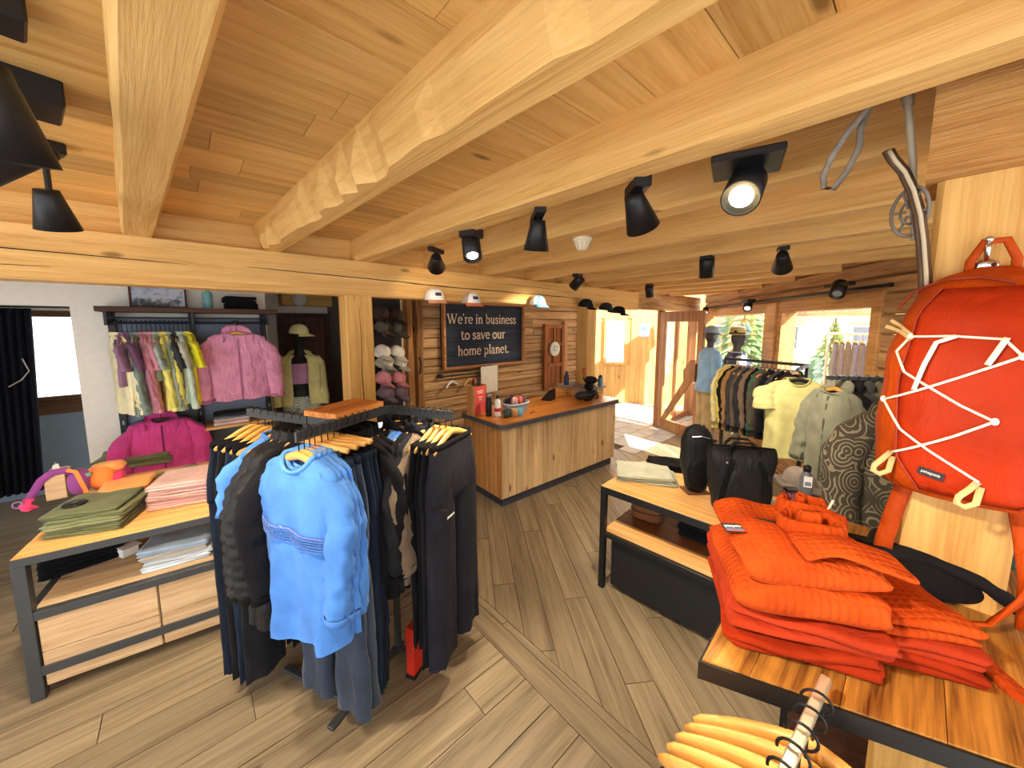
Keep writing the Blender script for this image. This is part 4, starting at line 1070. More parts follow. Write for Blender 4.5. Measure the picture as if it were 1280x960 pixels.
# things on the counter
t = thing('card_stand', 'open wooden box stand with a red card front on the counter', 'card stand', (2.42, 3.3, ZT), radians(8))
for x in (-.1, .085): obj('side', bx(x, x + .015, -.06, .06, 0, .34, .002), W_END, t)
obj('back', bx(-.085, .085, .045, .06, 0, .34), W_END, t); obj('base', bx(-.085, .085, -.06, .045, 0, .015), W_END, t)
RED = plain('card_red', (214, 84, 76), .6, var=.08)
obj('card', bx(-.084, .084, -.06, -.052, .015, .33), RED, t)
for i, z in enumerate((.27, .25, .2, .17)): obj('print', bx(-.05 + .01 * i, .05 - .008 * i, -.0615, -.0605, z, z + .012), plain('card_print', (240, 200, 190), .6), t)
for i in range(4):
    o = thing('marker_pen', ['black pen standing in the red card stand', 'red pen standing in the red card stand', 'black capped pen at the back of the red card stand', 'dark pen by the edge of the red card stand'][i], 'pen', (2.36 + .035 * i, 3.3 + (.02 if i % 2 else -.015), ZT + .015), 0)
    obj('barrel', MB().tube([(0, 0, 0), (.006, 0, .39)], .011, 8), RED if i == 1 else BLACKP, o); obj('pen_cap', MB().tube([(.005, 0, .335), (.0065, 0, .4)], .0125, 8), RED if i == 1 else BLACKP, o)
bottle((2.47, 3.14, ZT), .25, .034, BLACKP, plain('steel_lid', (150, 146, 140), .3, .9), 'black steel flask with a brushed lid in front of the red card stand', neck=.9)
o = bottle((2.53, 3.06, ZT), .24, .036, plain('white_enamel', (236, 236, 236), .3), BLACKP, 'white metal bottle with a black lid and small red print', neck=.4)
obj('print', MB().lathe([(.0364, .06), (.0364, .1)], 20), plain('red_print', (200, 60, 60), .5, var=.5, scale=50), o)
def mug(loc, mat, label, h=.09, r=.038):
    t = thing('mug', label, 'mug', loc, .8)
    obj('cup', MB().lathe([(r * .92, 0), (r, .005), (r, h), (r * .93, h), (r * .9, .008), (.002, .008)], 20), mat, t, True)
    obj('handle', MB().tube([(r - .004, 0, h * .8), (r + .025, 0, h * .78), (r + .03, 0, h * .5), (r + .02, 0, h * .25), (r - .004, 0, h * .22)], .005, 8), mat, t, True)
mug((2.58, 2.96, ZT), plain('mug_green', (34, 62, 56), .35), 'dark green enamel mug at the counter corner')
mug((2.67, 2.93, ZT), plain('mug_brown', (176, 128, 84), .4), 'tan mug beside the dark green mug')
mug((2.74, 2.93, ZT), plain('mug_blue', (96, 166, 196), .4), 'light blue mug beside the wire basket')
bk = thing('wire_basket', 'grey rounded basket holding rolled goggles and caps', 'basket', (2.82, 3.08, ZT), .1)
rg = []
for z, k in ((0, .8), (.02, .86), (.09, .97), (.125, 1.0), (.125, .96), (.09, .93), (.02, .8)): rg.append([(k * .17 * sg(cos(2 * pi * j / 28), .7), k * .12 * sg(sin(2 * pi * j / 28), .7), z) for j in range(28)])
obj('shell', MB().loft(rg, True, True), plain('basket_grey', (160, 168, 180), .5, var=.25, scale=50), bk, True)
obj('band', MB().tube([(1.01 * .17 * sg(cos(2 * pi * j / 28), .7), 1.01 * .12 * sg(sin(2 * pi * j / 28), .7), .115) for j in range(28)], .006, 6, closed=True), plain('basket_rim', (190, 198, 206), .5), bk)
for i, (dx, dy, col, lb) in enumerate(((-.1, .02, (40, 36, 44), 'dark rolled headband'), (-.03, -.02, (206, 150, 140), 'pale pink rolled headband'), (.06, -.01, (206, 84, 76), 'coral red rolled headband'), (.02, .06, (90, 30, 50), 'burgundy rolled headband'), (.12, .04, (60, 62, 84), 'navy rolled headband'))):
    o = thing('headband', lb + ' in the grey basket', 'headband', (2.82 + dx, 3.08 + dy, ZT + .1), .5 * i, 'rolled headbands in the basket')
    M = Matrix.Rotation(pi / 2, 4, 'X')
    obj('roll', MB().lathe([(.02, -.03), (.045, -.032), (.055, -.02), (.055, .02), (.045, .032), (.02, .03)], 20, (0, 0, .03), M), cloth('hb%d' % i, col), o, True)
    obj('stripe', MB().lathe([(.0555, -.006), (.057, 0), (.0555, .006)], 20, (0, 0, .03), M), cloth('hbs%d' % i, tuple(min(255, c + 60) for c in col)), o, True)
o = thing('pocket_knife', 'small red pen lying on the counter by the basket', 'pen', (2.93, 2.92, ZT + .006), .3)
obj('barrel', MB().tube([(-.05, 0, 0), (.05, 0, 0)], .006, 8), plain('pen_red', (170, 44, 40), .4), o); obj('pen_cap', MB().tube([(.02, 0, 0), (.055, 0, 0)], .007, 8), plain('pen_darkred', (120, 24, 24), .4), o)
t = thing('tablet_stand', 'black wedge-shaped tablet stand on the counter', 'tablet', (3.62, 3.3, ZT), radians(200))
m_ = MB(); m_.add([(-.09, -.07, 0), (.09, -.07, 0), (.09, .07, 0), (-.09, .07, 0), (-.09, .055, .15), (.09, .055, .15), (.09, .07, .15), (-.09, .07, .15)], [(0, 3, 2, 1), (0, 1, 5, 4), (2, 3, 7, 6), (4, 5, 6, 7), (1, 2, 6, 5), (0, 4, 7, 3)])
obj('body', m_, BLACKP, t); obj('screen', MB().add([(-.08, -.066, .011), (.08, -.066, .011), (.08, .05, .151), (-.08, .05, .151)], [(0, 1, 2, 3)]), plain('dark_screen', (18, 20, 26), .1), t)
t = thing('drawer_unit', 'low wooden till drawer at the back of the counter', 'drawer', (4.02, 3.4, ZT), radians(-2))
obj('box', bx(-.2, .2, -.1, .08, 0, .1, .004), W_END, t); obj('drawer_front', bx(-.18, .18, -.108, -.1, .012, .085, .002), W_END, t); obj('knob', MB().ell((0, -.115, .05), (.012, .012, .012)), STEEL, t)
t = thing('vase', 'slim navy blue vase on the till drawer', 'vase', (4.15, 3.42, ZT + .1))
obj('body', MB().lathe([(.03, 0), (.036, .02), (.038, .14), (.03, .18), (.018, .2), (.022, .225), (.016, .225), (.012, .2)], 20), plain('navy_glaze', (52, 60, 98), .25), t, True)
obj('rim', MB().lathe([(.019, .216), (.0235, .22), (.0235, .228), (.018, .23)], 20), plain('navy_rim', (30, 34, 60), .25), t, True)
# heap of black hip packs on the till end
for i, (dx, dy, dz, r_, s, c) in enumerate(((0, 0, 0, .3, .16, (30, 30, 34)), (.12, .05, .0, 1.2, .13, (42, 44, 46)), (.03, .02, .1, .7, .14, (24, 25, 28)), (-.13, .0, 0, -.4, .12, (52, 54, 56)), (.07, .02, .19, 2.0, .1, (34, 34, 40)))):
    t = thing('hip_pack', ['large black hip pack at the bottom of the heap by the till', 'dark grey hip pack leaning on the heap by the till post', 'black hip pack resting on top of the heap by the till', 'charcoal hip pack lying beside the heap on the counter', 'small black pouch crowning the heap by the till'][i], 'bag', (4.12 + dx, 3.0 + dy, ZT + dz), r_, 'hip packs heaped on the counter')
    rg = []
    for k in range(9):
        u_ = -1 + 2 * k / 8; rr = (1 - abs(u_) ** 2.4) ** .5 if abs(u_) < 1 else .05
        rg.append([(u_ * s, .065 * max(rr, .1) * cos(2 * pi * j / 16) * (1 + .15 * nz(j, k, i)), .055 + .055 * max(rr, .1) * sin(2 * pi * j / 16) * (1 + .15 * nz(j + 4, k, i))) for j in range(16)])
    obj('pouch', MB().loft(rg), cloth('pack_black%d' % i, c, .6), t, True)
    obj('strap', MB().ribbon([(s * .9, 0, .05), (s * 1.15, -.03, .08), (s * 1.0, -.09, .05), (s * .4, -.12, .012), (-s * .3, -.11, .008)], .025, .003, (0, .3, 1)), cloth('strap_black', (20, 20, 22), .7), t)
    obj('zip', MB().tube([(-s * .7, -.062, .07), (0, -.072, .075), (s * .7, -.062, .07)], .004, 6), plain('zip_grey', (120, 122, 126), .4, .5), t)
t = thing('wooden_brush', 'tan wooden handled brush sticking out of the hip pack heap', 'brush', (4.2, 3.1, ZT + .2), 0, None, (0, radians(-38), .4))
obj('handle', bx(-.03, .03, -.012, .012, 0, .2, .008), W_DOOR, t); obj('head', bx(-.035, .035, -.02, .02, .17, .26, .008), plain('terracotta', (190, 108, 76), .7), t)
for i in range(4):
    bottle((4.36 + .05 * (i % 2) + .03 * i, 2.98 + .03 * i, 1.06), .15, .018, plain('spray_teal%d' % (i % 2), [(70, 130, 150), (96, 160, 180)][i % 2], .3), BLACKP, ['teal', 'pale teal', 'second teal', 'second pale teal'][i] + ' spray bottle on the grey ledge at the counter end', neck=.5, group='spray bottles by the post')

# ================================================================ CAPS ON THE HEADER
def m_cap(n_, c): return cloth('capcloth_' + n_, c, .8, bump=.12, wr=.3)
HC = [((543, 374), 'white', (222, 214, 206), (238, 232, 226), (196, 140, 100), 'white trucker cap with a tan visor pinned to the header beam'),
      ((589, 378), 'white', (170, 160, 150), (236, 232, 228), (214, 112, 62), 'white trucker cap with an orange visor pinned to the header beam'),
      ((672, 380), 'blue', (220, 226, 232), (88, 140, 190), (70, 118, 168), 'sky blue fronted cap pinned to the header beam'),
      ((732, 383), 'black', (30, 30, 32), (34, 34, 38), (24, 24, 26), 'plain black cap nearest the till post on the header beam'),
      ((757, 387), 'charcoal', (44, 46, 48), (50, 52, 54), (36, 38, 40), 'charcoal cap between two black caps on the header beam'),
      ((773, 391), 'black2', (26, 26, 30), (30, 30, 34), (20, 20, 22), 'small black cap at the end of the header beam')]
for (px, n_, c1, c2, c3, lb) in HC:
    p = PY(px[0], px[1], 3.0)
    cap((p.x, 3.0, p.z - .01), (radians(6), 0, radians(-8 if px[0] < 700 else 22)), m_cap(n_ + '_c%d' % px[0], c1), m_cap(n_ + '_f%d' % px[0], c2), m_cap(n_ + '_v%d' % px[0], c3), lb, 'caps pinned to the header beam', scale=1.02, mp=None if px[0] < 600 else plain('patch_dim', (150, 160, 180), .7))

# ================================================================ SPOTLIGHTS AND DETECTOR
ZS = 2.45
spot(PZ(545, 313, ZS), (2.6, 4.4, 1.5), 'black cone spotlight at the header end of the track, aimed at the sign', 4, 'cone', (.16, .04, .03), .5)
spot(PZ(589, 292, ZS), (.9, 1.0, .9), 'black can spotlight glowing towards the room beside the second beam', 42, 'can', (.1, .1, .05), .3)
spot(PZ(672, 270, ZS), (1.6, 1.8, 0), 'black cone spotlight hanging under the track, pointing down to the floor', 40, 'cone', (.22, .05, .03), .9, ang=95)
spot(PZ(797, 234, ZS), (2.6, .8, .8), 'black cone spotlight with a white block mount beside the beam', 36, 'cone', (.14, .06, .04), .8)
spot(PZ(933, 205, ZS), (-.1, .2, 1.3), 'dazzling warm spotlight shining at the camera side of the room', 24, 'can', (.18, .18, .02), .3, glow=plain('lamp_dazzle', (255, 240, 210), .4, emit=(255, 224, 160), estr=60), size=1.05)
spot(PZ(722, 344, ZS), (2.9, 3.9, 1.0), 'small black can spotlight over the counter', 30, 'can', (.08, .08, .04), .0, ang=90)
spot(PZ(884, 322, ZS), (3.8, 1.4, 0), 'far can spotlight with a white glowing lens above the back rack', 30, 'can', (.08, .08, .04), .0, ang=100)
spot(PZ(979, 311, ZS), (4.9, 1.0, 1.0), 'small dark cone spotlight in front of the far beams', 25, 'cone', (.08, .06, .03), .4, ang=80)
spot(PZ(812, 357, ZS), (5.6, 2.6, 0), 'tiny can spotlight near the entrance lintel', 20, 'can', (.08, .08, .04), .0, ang=100)
spot((-.27, 1.33, 2.6), (-.15, 1.9, 0), 'large black cone spotlight on the ceiling boards beside the first beam, facing down', 45, 'cone', (.1, .08, .04), .2, size=1.35, ang=85, drop=.14)
spot((-.33, 1.74, 2.6), (-1.2, 1.6, 1.6), 'black box spotlight turned towards the side wall', 0, 'can', (.18, .14, .06), .2, on=False, size=1.25, drop=.13)
spot((-.34, 2.24, 2.61), (-.2, 2.8, .8), 'black cone spotlight over the folded clothes table', 45, 'cone', (.1, .06, .04), .3, size=1.05, ang=85, drop=.2)


wt = thing('light_track', 'thin black lighting track above the shop windows', 'track', WB + Vector((0, 0, 2.26)), AU)
obj('profile', bx(.2, 4.7, .03, .06, 0, .03, .003), BLACKP, wt); obj('end_cap', bx(.18, .2, .028, .062, -.002, .032), BLACKP, wt)
def wallp(s, off, z): p = WB + U * s; return Vector((p.x - .616 * off, p.y + .788 * off, z))
spot(wallp(.62, .16, 2.32), (3.6, .6, 1.2), 'grey box floodlight above the window by the backpack', 0, 'can', (.3, .05, .03), AU, on=False, size=1.15, drop=.03)
spot(wallp(2.5, .16, 2.28), (5.0, 1.5, 1.0), 'lit round floodlight above the window mullion', 18, 'can', (.2, .1, .05), AU, size=1.1, drop=.05)
spot(wallp(4.3, .16, 2.26), (6.0, 2.2, .8), 'small lit spotlight in the window corner by the mannequins', 12, 'can', (.08, .06, .04), AU, drop=.05)
p = PZ(728, 297, 2.46)
t = thing('smoke_detector', 'cream conical smoke detector under a beam', 'detector', (p.x, p.y, 2.46))
obj('base', MB().lathe([(.055, 0), (.058, -.012), (.054, -.02)], 24), plain('detector_cream', (232, 220, 190), .5), t, True)
obj('cone', MB().lathe([(.05, -.02), (.046, -.03), (.028, -.068), (.024, -.072), (.002, -.073)], 24), MATS['detector_cream'], t, True)
for i in range(10):
    a = 2 * pi * i / 10; obj('rib', MB().tube([(.048 * cos(a), .048 * sin(a), -.028), (.029 * cos(a), .029 * sin(a), -.068)], .003, 5), plain('detector_rib', (196, 184, 150), .5), t)
# ================================================================ BACK-LEFT: fitting corner, clothing unit, mannequin, cap wall
t = thing('curtain', 'tall black fitting corner curtain beside the bright window', 'curtain', (-1.25, 5.75, 0))
rg = []
for z in [2.1 - 1.8 * k / 14 for k in range(15)]:
    k_ = 1 - .12 * sin((2.1 - z) / 1.8 * pi * .5); xo = -.06 * ((2.1 - z) / 1.8) ** 1.2
    rg.append([(-.28 * k_ + .44 * k_ * i / 48 + xo, .035 * sin(i * 1.05) * (1 + .2 * nz(i * .3, z)), z) for i in range(49)])
o = obj('drape', MB().loft(rg, False, False, closed=False), cloth('curtain_black', (24, 24, 34), .8), t, True)
s_ = o.modifiers.new('solid', 'SOLIDIFY'); s_.thickness = .006
obj('rod', MB().tube([(-1.1, 0, 2.115), (1.0, 0, 2.115)], .012, 8), STEEL, t)
obj('tie', MB().tube([(.08, -.05, 1.62), (.11, -.055, 1.5), (.06, -.06, 1.42), (-.02, -.055, 1.36)], .005, 6), plain('tie_pale', (190, 186, 176), .6), t)
# wall unit
UX0, UX1, UXM, UY = -.44, .6, .06, 4.47
un = thing('clothing_wall_unit', 'black steel wall unit with a dark wooden top shelf and two hanging bays', 'shelf unit', (0, UY, 0))
for x in (UX0, UXM, UX1):
    up_ = obj('upright', bx(x - .022, x + .022, -.03, .01, .15, 2.06, .002), STEEL, un)
    for k in range(16): obj('slot', bx(x - .006, x + .006, -.0312, -.029, .3 + k * .1, .335 + k * .1), plain('slot_grey', (150, 150, 150), .5), up_)
obj('panel', bx(UX0, UX1, .012, .028, .2, 2.0), plain('unit_blue', (138, 152, 172), .8), un)
obj('top_shelf', bx(UX0 - .05, UX1 + .08, -.35, .02, 2.045, 2.085, .003), W_DARK, un)
for x0, x1 in ((UX0, UXM), (UXM, UX1)):
    obj('rail', MB().tube([(x0, -.28, 1.96), (x1, -.28, 1.96)], .011, 8), STEEL, un)
    obj('front_bar', MB().tube([(x0, -.33, 2.0), (x1, -.33, 2.0)], .007, 6), STEEL, un)
for x in (UX0, UXM, UX1): obj('bracket', bx(x - .008, x + .008, -.34, -.0, 1.94, 2.045), STEEL, un)
obj('cross_rail', bx(UX0, UX1, -.03, .0, 1.27, 1.31), STEEL, un)
obj('shelf', bx(UXM + .02, UX1 + .02, -.3, .0, 1.0, 1.025, .003), W_TABLE, un)
obj('front_arm', MB().tube([(-.2, 0, 1.24), (-.2, -.3, 1.24), (-.2, -.3, 1.26)], .009, 6), STEEL, un)
obj('front_arm', MB().tube([(.35, -.22, 1.96), (.35, -.4, 1.96), (.35, -.4, 1.98)], .009, 6), STEEL, un)
LB = [('cream', (232, 222, 180), 'longsleeve', .68), ('mauve', (150, 112, 142), 'tee', .45), ('plum', (112, 74, 104), 'tee', .5), ('slate green', (118, 140, 132), 'longsleeve', .68), ('sage grey', (132, 152, 140), 'longsleeve', .7), ('rose', (186, 122, 138), 'longsleeve', .6), ('dusty pink', (206, 140, 152), 'longsleeve', .66), ('soft pink', (216, 150, 164), 'tee', .5), ('pale sage', (164, 182, 168), 'tee', .42), ('lemon', (238, 220, 104), 'longsleeve', .66), ('butter yellow', (242, 228, 120), 'longsleeve', .68), ('grey green', (160, 174, 156), 'longsleeve', .66), ('charcoal', (60, 62, 66), 'tee', .5), ('mint', (196, 214, 194), 'longsleeve', .64), ('speckled grey', (190, 190, 176), 'tee', .5), ('bright yellow', (238, 232, 40), 'tee', .66)]
n = len(LB)
for i, (cn, c, kd, L) in enumerate(LB):
    x = UX0 + .05 + (UXM - UX0 - .09) * i / (n - 1)
    rz = pi / 2 + rnd.uniform(-.12, .12) + (.35 if i in (0, 9) else 0)
    hanger((x, UY - .28, 1.972 + .006), rz, 'wooden hanger holding the %s top on the wall unit' % cn, 'hangers in the left bay of the wall unit')
    hang('knit_shirt', G(kd, i % 4, thin=.45, L=L - .03, spread=.0), (x, UY - .28, 1.975), rz, {'main': cloth('t_' + cn.replace(' ', '_'), c)}, '%s %s in the packed bay of the wall unit' % (cn, 'long-sleeved top' if kd == 'longsleeve' else 'short-sleeved top'), 'shirt', 'tops in the packed bay', scale=.96)
# face-out pink jacket with two darker ones behind
PINK = cloth('pink_shell', (222, 150, 182), .7, bump=.5, wr=1.6); 
for i, (c, lb) in enumerate((((96, 70, 110), 'dark purple rain jacket hidden behind the pink jacket'), ((204, 134, 170), 'second pink rain jacket close behind the pink jacket'), (None, 'pale pink hooded rain jacket facing out on the wall unit'))):
    y = UY - .27 - .055 * i
    hanger((.35, y, 1.976), 0, 'hanger holding the ' + lb.split(' facing')[0].split(' hidden')[0].split(' close')[0], 'hangers of the pink jackets')
    hang('rain_jacket', G('shell', i, thin=.6, L=.66, spread=.07, sh=.23), (.35, y, 1.974), 0, {'main': PINK if c is None else cloth('pj%d' % i, c), 'trim': cloth('pink_dark', (176, 108, 142))}, lb, 'jacket', scale=.92)
MAG = cloth('magenta_shell', (196, 62, 132), .6, bump=.45, wr=1.4)
for i, (m_, tr_, lb) in enumerate(((cloth('navy_shell', (44, 48, 78)), (30, 32, 56), 'navy jacket behind the magenta jacket'), (cloth('grape_shell', (120, 96, 160)), (80, 60, 110), 'grape purple jacket behind the magenta jacket'), (MAG, (120, 30, 84), 'magenta hooded jacket facing out low on the wall unit'))):
    y = UY - .14 - .06 * i
    hanger((-.2, y, 1.256), 0, 'dark hanger of the ' + lb.split(' behind')[0].split(' facing')[0], 'hangers of the low jackets', mat=W_DARK)
    hang('rain_jacket', G('shell', 5 + i, thin=.65, L=.68, spread=.06, sh=.235), (-.2, y, 1.254), 0, {'main': m_, 'trim': cloth('mgt%d' % i, tr_)}, lb, 'jacket', scale=.88)
pile(5, 'folded_shirt', (.28, UY - .16, 1.025), 0, .26, .22, .02, [cloth('fw', (226, 220, 216)), cloth('frose', (206, 150, 150)), cloth('fw2', (214, 210, 206)), cloth('fgrey', (120, 124, 130)), cloth('fcharcoal', (60, 62, 68))], 'folded shirt on the wall unit low shelf', 'shirts on the unit shelf', 3)
pile(4, 'folded_trousers', (.42, UY - .14, 2.085), .1, .24, .2, .03, [cloth('fblack', (22, 22, 24))], 'folded black trousers on the wall unit top', 'black trousers on the top shelf', 4)
bottle((.18, UY - .14, 2.085), .2, .036, plain('bottle_teal', (120, 176, 176), .3), plain('bottle_teal_lid', (100, 150, 150), .4), 'pale teal metal bottle on the top shelf of the wall unit')
pc = thing('framed_picture', 'framed grey mountain picture leaning on the top shelf', 'picture', (-.14, UY - .08, 2.085), 0, None, (radians(-6), 0, 0))
m_, nt, b_ = _mat('mountain_print'); co = coords(nt, (1, 1, 1), False)
n1 = N(nt, 'ShaderNodeTexNoise'); n1.inputs['Scale'].default_value = 11; n1.inputs['Detail'].default_value = 10; n1.inputs['Roughness'].default_value = .7; nt.links.new(co, n1.inputs['Vector'])
sx = N(nt, 'ShaderNodeSeparateXYZ'); nt.links.new(co, sx.inputs[0])
ad = N(nt, 'ShaderNodeMath', operation='MULTIPLY_ADD'); nt.links.new(sx.outputs[2], ad.inputs[0]); ad.inputs[1].default_value = 1.6; nt.links.new(n1.outputs[0], ad.inputs[2])
r_ = ramp(nt, [(.4, s2l((40, 44, 54))), (.55, s2l((92, 98, 112))), (.66, s2l((206, 210, 220))), (.85, s2l((150, 164, 190)))]); nt.links.new(ad.outputs[0], r_.inputs[0]); nt.links.new(r_.outputs[0], b_.inputs['Base Color'])
obj('print', bx(-.165, .165, -.004, .004, .012, .19), m_, pc)
for x0, x1, z0, z1 in ((-.18, .18, 0, .015), (-.18, .18, .187, .2), (-.18, -.165, .015, .187), (.165, .18, .015, .187)): obj('frame', bx(x0, x1, -.012, .008, z0, z1, .002), W_DARK, pc)
# door and beam behind the mannequin
d1 = struct('door_2', bx(1.02, 1.56, 5.9, 5.95, 0, 2.06), wood('brown_panel', (110, 70, 52), (62, 36, 26), 'Z', knots=.2, var=.05)); d1['label'] = 'dark brown panel door behind the yellow mannequin'
for x0, x1, z0, z1 in ((.96, 1.03, 0, 2.1), (1.55, 1.62, 0, 2.1), (1.03, 1.55, 2.04, 2.1)): obj('door_frame', bx(x0, x1, 5.86, 5.95, z0, z1, .004), W_DARK, d1)
for z0, z1 in ((.15, .95), (1.1, 1.9)): obj('door_panel', bx(1.1, 1.48, 5.885, 5.9, z0, z1, .006), MATS['brown_panel'], d1)
struct('trim_4', bx(1.0, 2.1, 5.7, 5.94, 2.2, 2.42, .008), W_BEAMX)['label'] = 'short pine beam above the brown door'
t = thing('loudspeaker', 'small round black and white loudspeaker on the beam above the door', 'speaker', (1.2, 5.69, 2.28), 0)
M = Matrix.Rotation(pi / 2, 4, 'X')
obj('ring', MB().lathe([(.05, 0), (.09, 0), (.09, .04), (.07, .05), (.062, .04)], 24, M=M), plain('speaker_white', (220, 218, 210), .5), t, True); obj('cone', MB().lathe([(.066, .035), (.03, .02), (.002, .03)], 24, M=M), BLACKP, t, True)
# mannequin in pale yellow
t = thing('mannequin', 'black mannequin in a pale yellow jacket, lilac top and patterned shorts', 'mannequin', (1.02, 5.0, .08), radians(-14))
mannequin_body(t, MANN)
obj('stand', MB().lathe([(.2, -.08), (.2, -.06), (.02, -.055)], 28), STEEL, t)
YEL = cloth('pale_yellow_shell', (226, 224, 160), .6, bump=.3)
worn_top(t, cloth('lilac_knit', (196, 150, 200)), 1.4, 1.16, 1.03, sleeves=False, name='top', wr=.004)
worn_top(t, YEL, 1.5, .9, 1.2, openf=.34, name='jacket', seed=2, hood_=True)
worn_pants(t, pattern('teal_print', (214, 220, 206), (96, 136, 140), 14), short=True, name='shorts')
cap((1.02 + .005, 4.985, 1.86 - .025), (radians(4), 0, radians(48)), cloth('cap_yellow', (240, 236, 170)), cloth('cap_yellow2', (244, 240, 178)), cloth('cap_yellow3', (236, 230, 150)), 'pale yellow cap on the mannequin in the yellow jacket', patch=False, scale=1.08)
# cap wall
cw = thing('cap_display', 'dark peg panel for caps between the pine post and the log wall', 'display', (1.86, 4.5, 0))
obj('panel', bx(-.22, .24, .0, .04, .7, 2.4), plain('peg_dark', (40, 34, 30), .8), cw)
obj('edge_strip', bx(.235, .255, -.02, .04, .7, 2.4), plain('edge_pale', (214, 190, 150), .6), cw)
for z in (2.02, 1.8, 1.58, 1.36, 1.16):
    for x in (-.1, .08): obj('peg', MB().tube([(x, 0, z + .05), (x, -.2, z + .06)], .005, 6), STEEL, cw)
RW = [(2.08, (64, 48, 40), (74, 58, 48), 'brown'), (1.92, (84, 76, 66), (58, 46, 40), 'dark'), (1.62, (214, 206, 190), (226, 220, 206), 'white'), (1.5, (170, 160, 140), (210, 204, 190), 'cream'), (1.3, (192, 120, 128), (180, 110, 118), 'dusty pink'), (1.12, (112, 92, 100), (96, 78, 88), 'mauve grey')]
for r_, (z, c1, c2, nm) in enumerate(RW):
    for k in range(5):
        x = 1.86 - .12 + .2 * (k % 2) + .03 * (r_ % 2); y = 4.36 - .04 * (k // 2)
        cap((x, y, z + .02 * (k // 2) - .06), (radians(28), radians(rnd.uniform(-6, 6)), radians(52 + rnd.uniform(-8, 8))), m_cap('w%d' % r_, c1), m_cap('wf%d' % r_, c2), m_cap('wv%d' % r_, tuple(int(v * .8) for v in c1)), '%s cap on the %s peg row of the dark cap display' % (nm, ORD[r_]), '%s caps on the peg display' % nm, patch=False)
# ================================================================ LEFT DISPLAY TABLE
TA = radians(-8)
lt_ = thing('display_table', 'wooden display table on a black steel frame with drawers, covered in folded clothes', 'table', (-.73, 2.9, 0), TA)
TW, TD, TH = 1.02, 1.15, .79
STEELG = plain('table_steel', (62, 64, 66), .45, .2)
for x in (0, TW - .05):
    for y in (0, TD - .05): obj('leg', bx(x, x + .05, y, y + .05, 0, TH - .045, .002), STEELG, lt_)
for a in ((0, TW, 0, .05), (0, TW, TD - .05, TD), (0, .05, .05, TD - .05), (TW - .05, TW, .05, TD - .05)): obj('top_rail', bx(*a, TH - .045, TH - .004, .002), STEELG, lt_)
for i in range(6):
    y0 = .006 + i * (TD - .012) / 6; obj('top_plank', bx(.004, TW - .004, y0 + .0006, y0 + (TD - .012) / 6 - .0006, TH - .02, TH, .0012), W_TABLE, lt_)
obj('shelf_rail', bx(.05, TW - .05, .0, .04, .44, .485, .002), STEELG, lt_); obj('shelf_rail', bx(.05, TW - .05, TD - .04, TD, .44, .485, .002), STEELG, lt_)
for x in (.005, TW - .045): obj('shelf_rail', bx(x, x + .04, .05, TD - .05, .44, .485, .002), STEELG, lt_)
for i in range(5):
    y0 = .04 + i * (TD - .08) / 5; obj('shelf_plank', bx(.045, TW - .045, y0 + .0006, y0 + (TD - .08) / 5 - .0006, .47, .488, .0012), W_DRAW, lt_)
obj('lower_rail', bx(.05, TW - .05, -.0, .04, .13, .18, .002), STEELG, lt_)
for k in range(2):
    x0 = .055 + k * .455
    d_ = obj('drawer', bx(x0, x0 + .45, .02, .3, .06, .44, .002), W_DRAW, lt_)
    for j in range(2): obj('drawer_board', bx(x0 + .002, x0 + .448, .008, .02, .065 + j * .19, .065 + (j + 1) * .19 - .003, .003), W_DRAW, d_)
obj('side_panel', bx(.012, .03, .05, TD - .05, .06, .44), W_DRAW, lt_)
Z1 = TH + .001
OLIVE = [cloth('olive_a', (108, 112, 74), bump=.3), cloth('olive_b', (94, 98, 64)), cloth('olive_c', (120, 124, 86))]
def ctr(a, b_, dep, z):            # base centre from the two front-corner pixels
    p, q = PZ(*a, z), PZ(*b_, z); m = (p + q) / 2; d = (q - p).normalized(); n_ = Vector((-d.y, d.x, 0)); return m + n_ * dep / 2, atan2(d.y, d.x), (q - p).length
c, a_, w_ = ctr((52, 676), (146, 664), .3, Z1)
pile(5, 'folded_trousers', c, a_ + .1, w_ * 1.0, .3, .028, OLIVE, 'folded olive trousers at the left table front corner', 'olive trousers in the front pile', 11, rough=1.3)
o = thing('hat_badge', 'round black rubber badge lying on the olive trousers', 'badge', (c.x - .09, c.y + .0, c.z + .139), a_)
obj('disc', MB().lathe([(.045, 0), (.05, .004), (.046, .01), (.03, .007), (.026, .011), (.002, .011)], 24), plain('rubber_black', (26, 28, 24), .5), o, True); obj('slot', bx(-.012, .012, -.004, .004, .0105, .012), plain('slot_olive', (80, 84, 56), .6), o)
c, a_, w_ = ctr((182, 640), (262, 627), .3, Z1)
PK = [cloth('terry_pink_a', (206, 166, 158), 1.0, bump=.4), cloth('terry_pink_b', (198, 154, 148), 1.0, bump=.4)]
pile(5, 'folded_sweater', c, a_, max(w_, .3), .32, .032, PK, 'folded dusty pink sweater on the left table', 'pink sweaters', 12, rough=1.4)
p = PZ(160, 612, Z1); ORA = cloth('bright_orange', (246, 152, 78)); 
pile(2, 'folded_shirt', (p.x, p.y, Z1), a_ + .2, .26, .26, .03, [ORA, cloth('apricot', (250, 170, 90))], 'folded bright orange top behind the pink sweaters', 'orange tops', 13, rough=1.6)
p = PZ(172, 580, Z1); pile(3, 'folded_trousers', (p.x, p.y + .05, Z1), a_ + .15, .46, .3, .03, OLIVE[::-1], 'folded olive trousers at the left table back', 'olive trousers at the table back', 14, rough=1.8)
p = PZ(150, 632, Z1); folded('folded_trousers', (p.x, p.y + .06, Z1), a_, .24, .2, .035, OLIVE[1], 'single folded olive garment between the front olive pile and pink sweaters', 'clothing', None, 21)
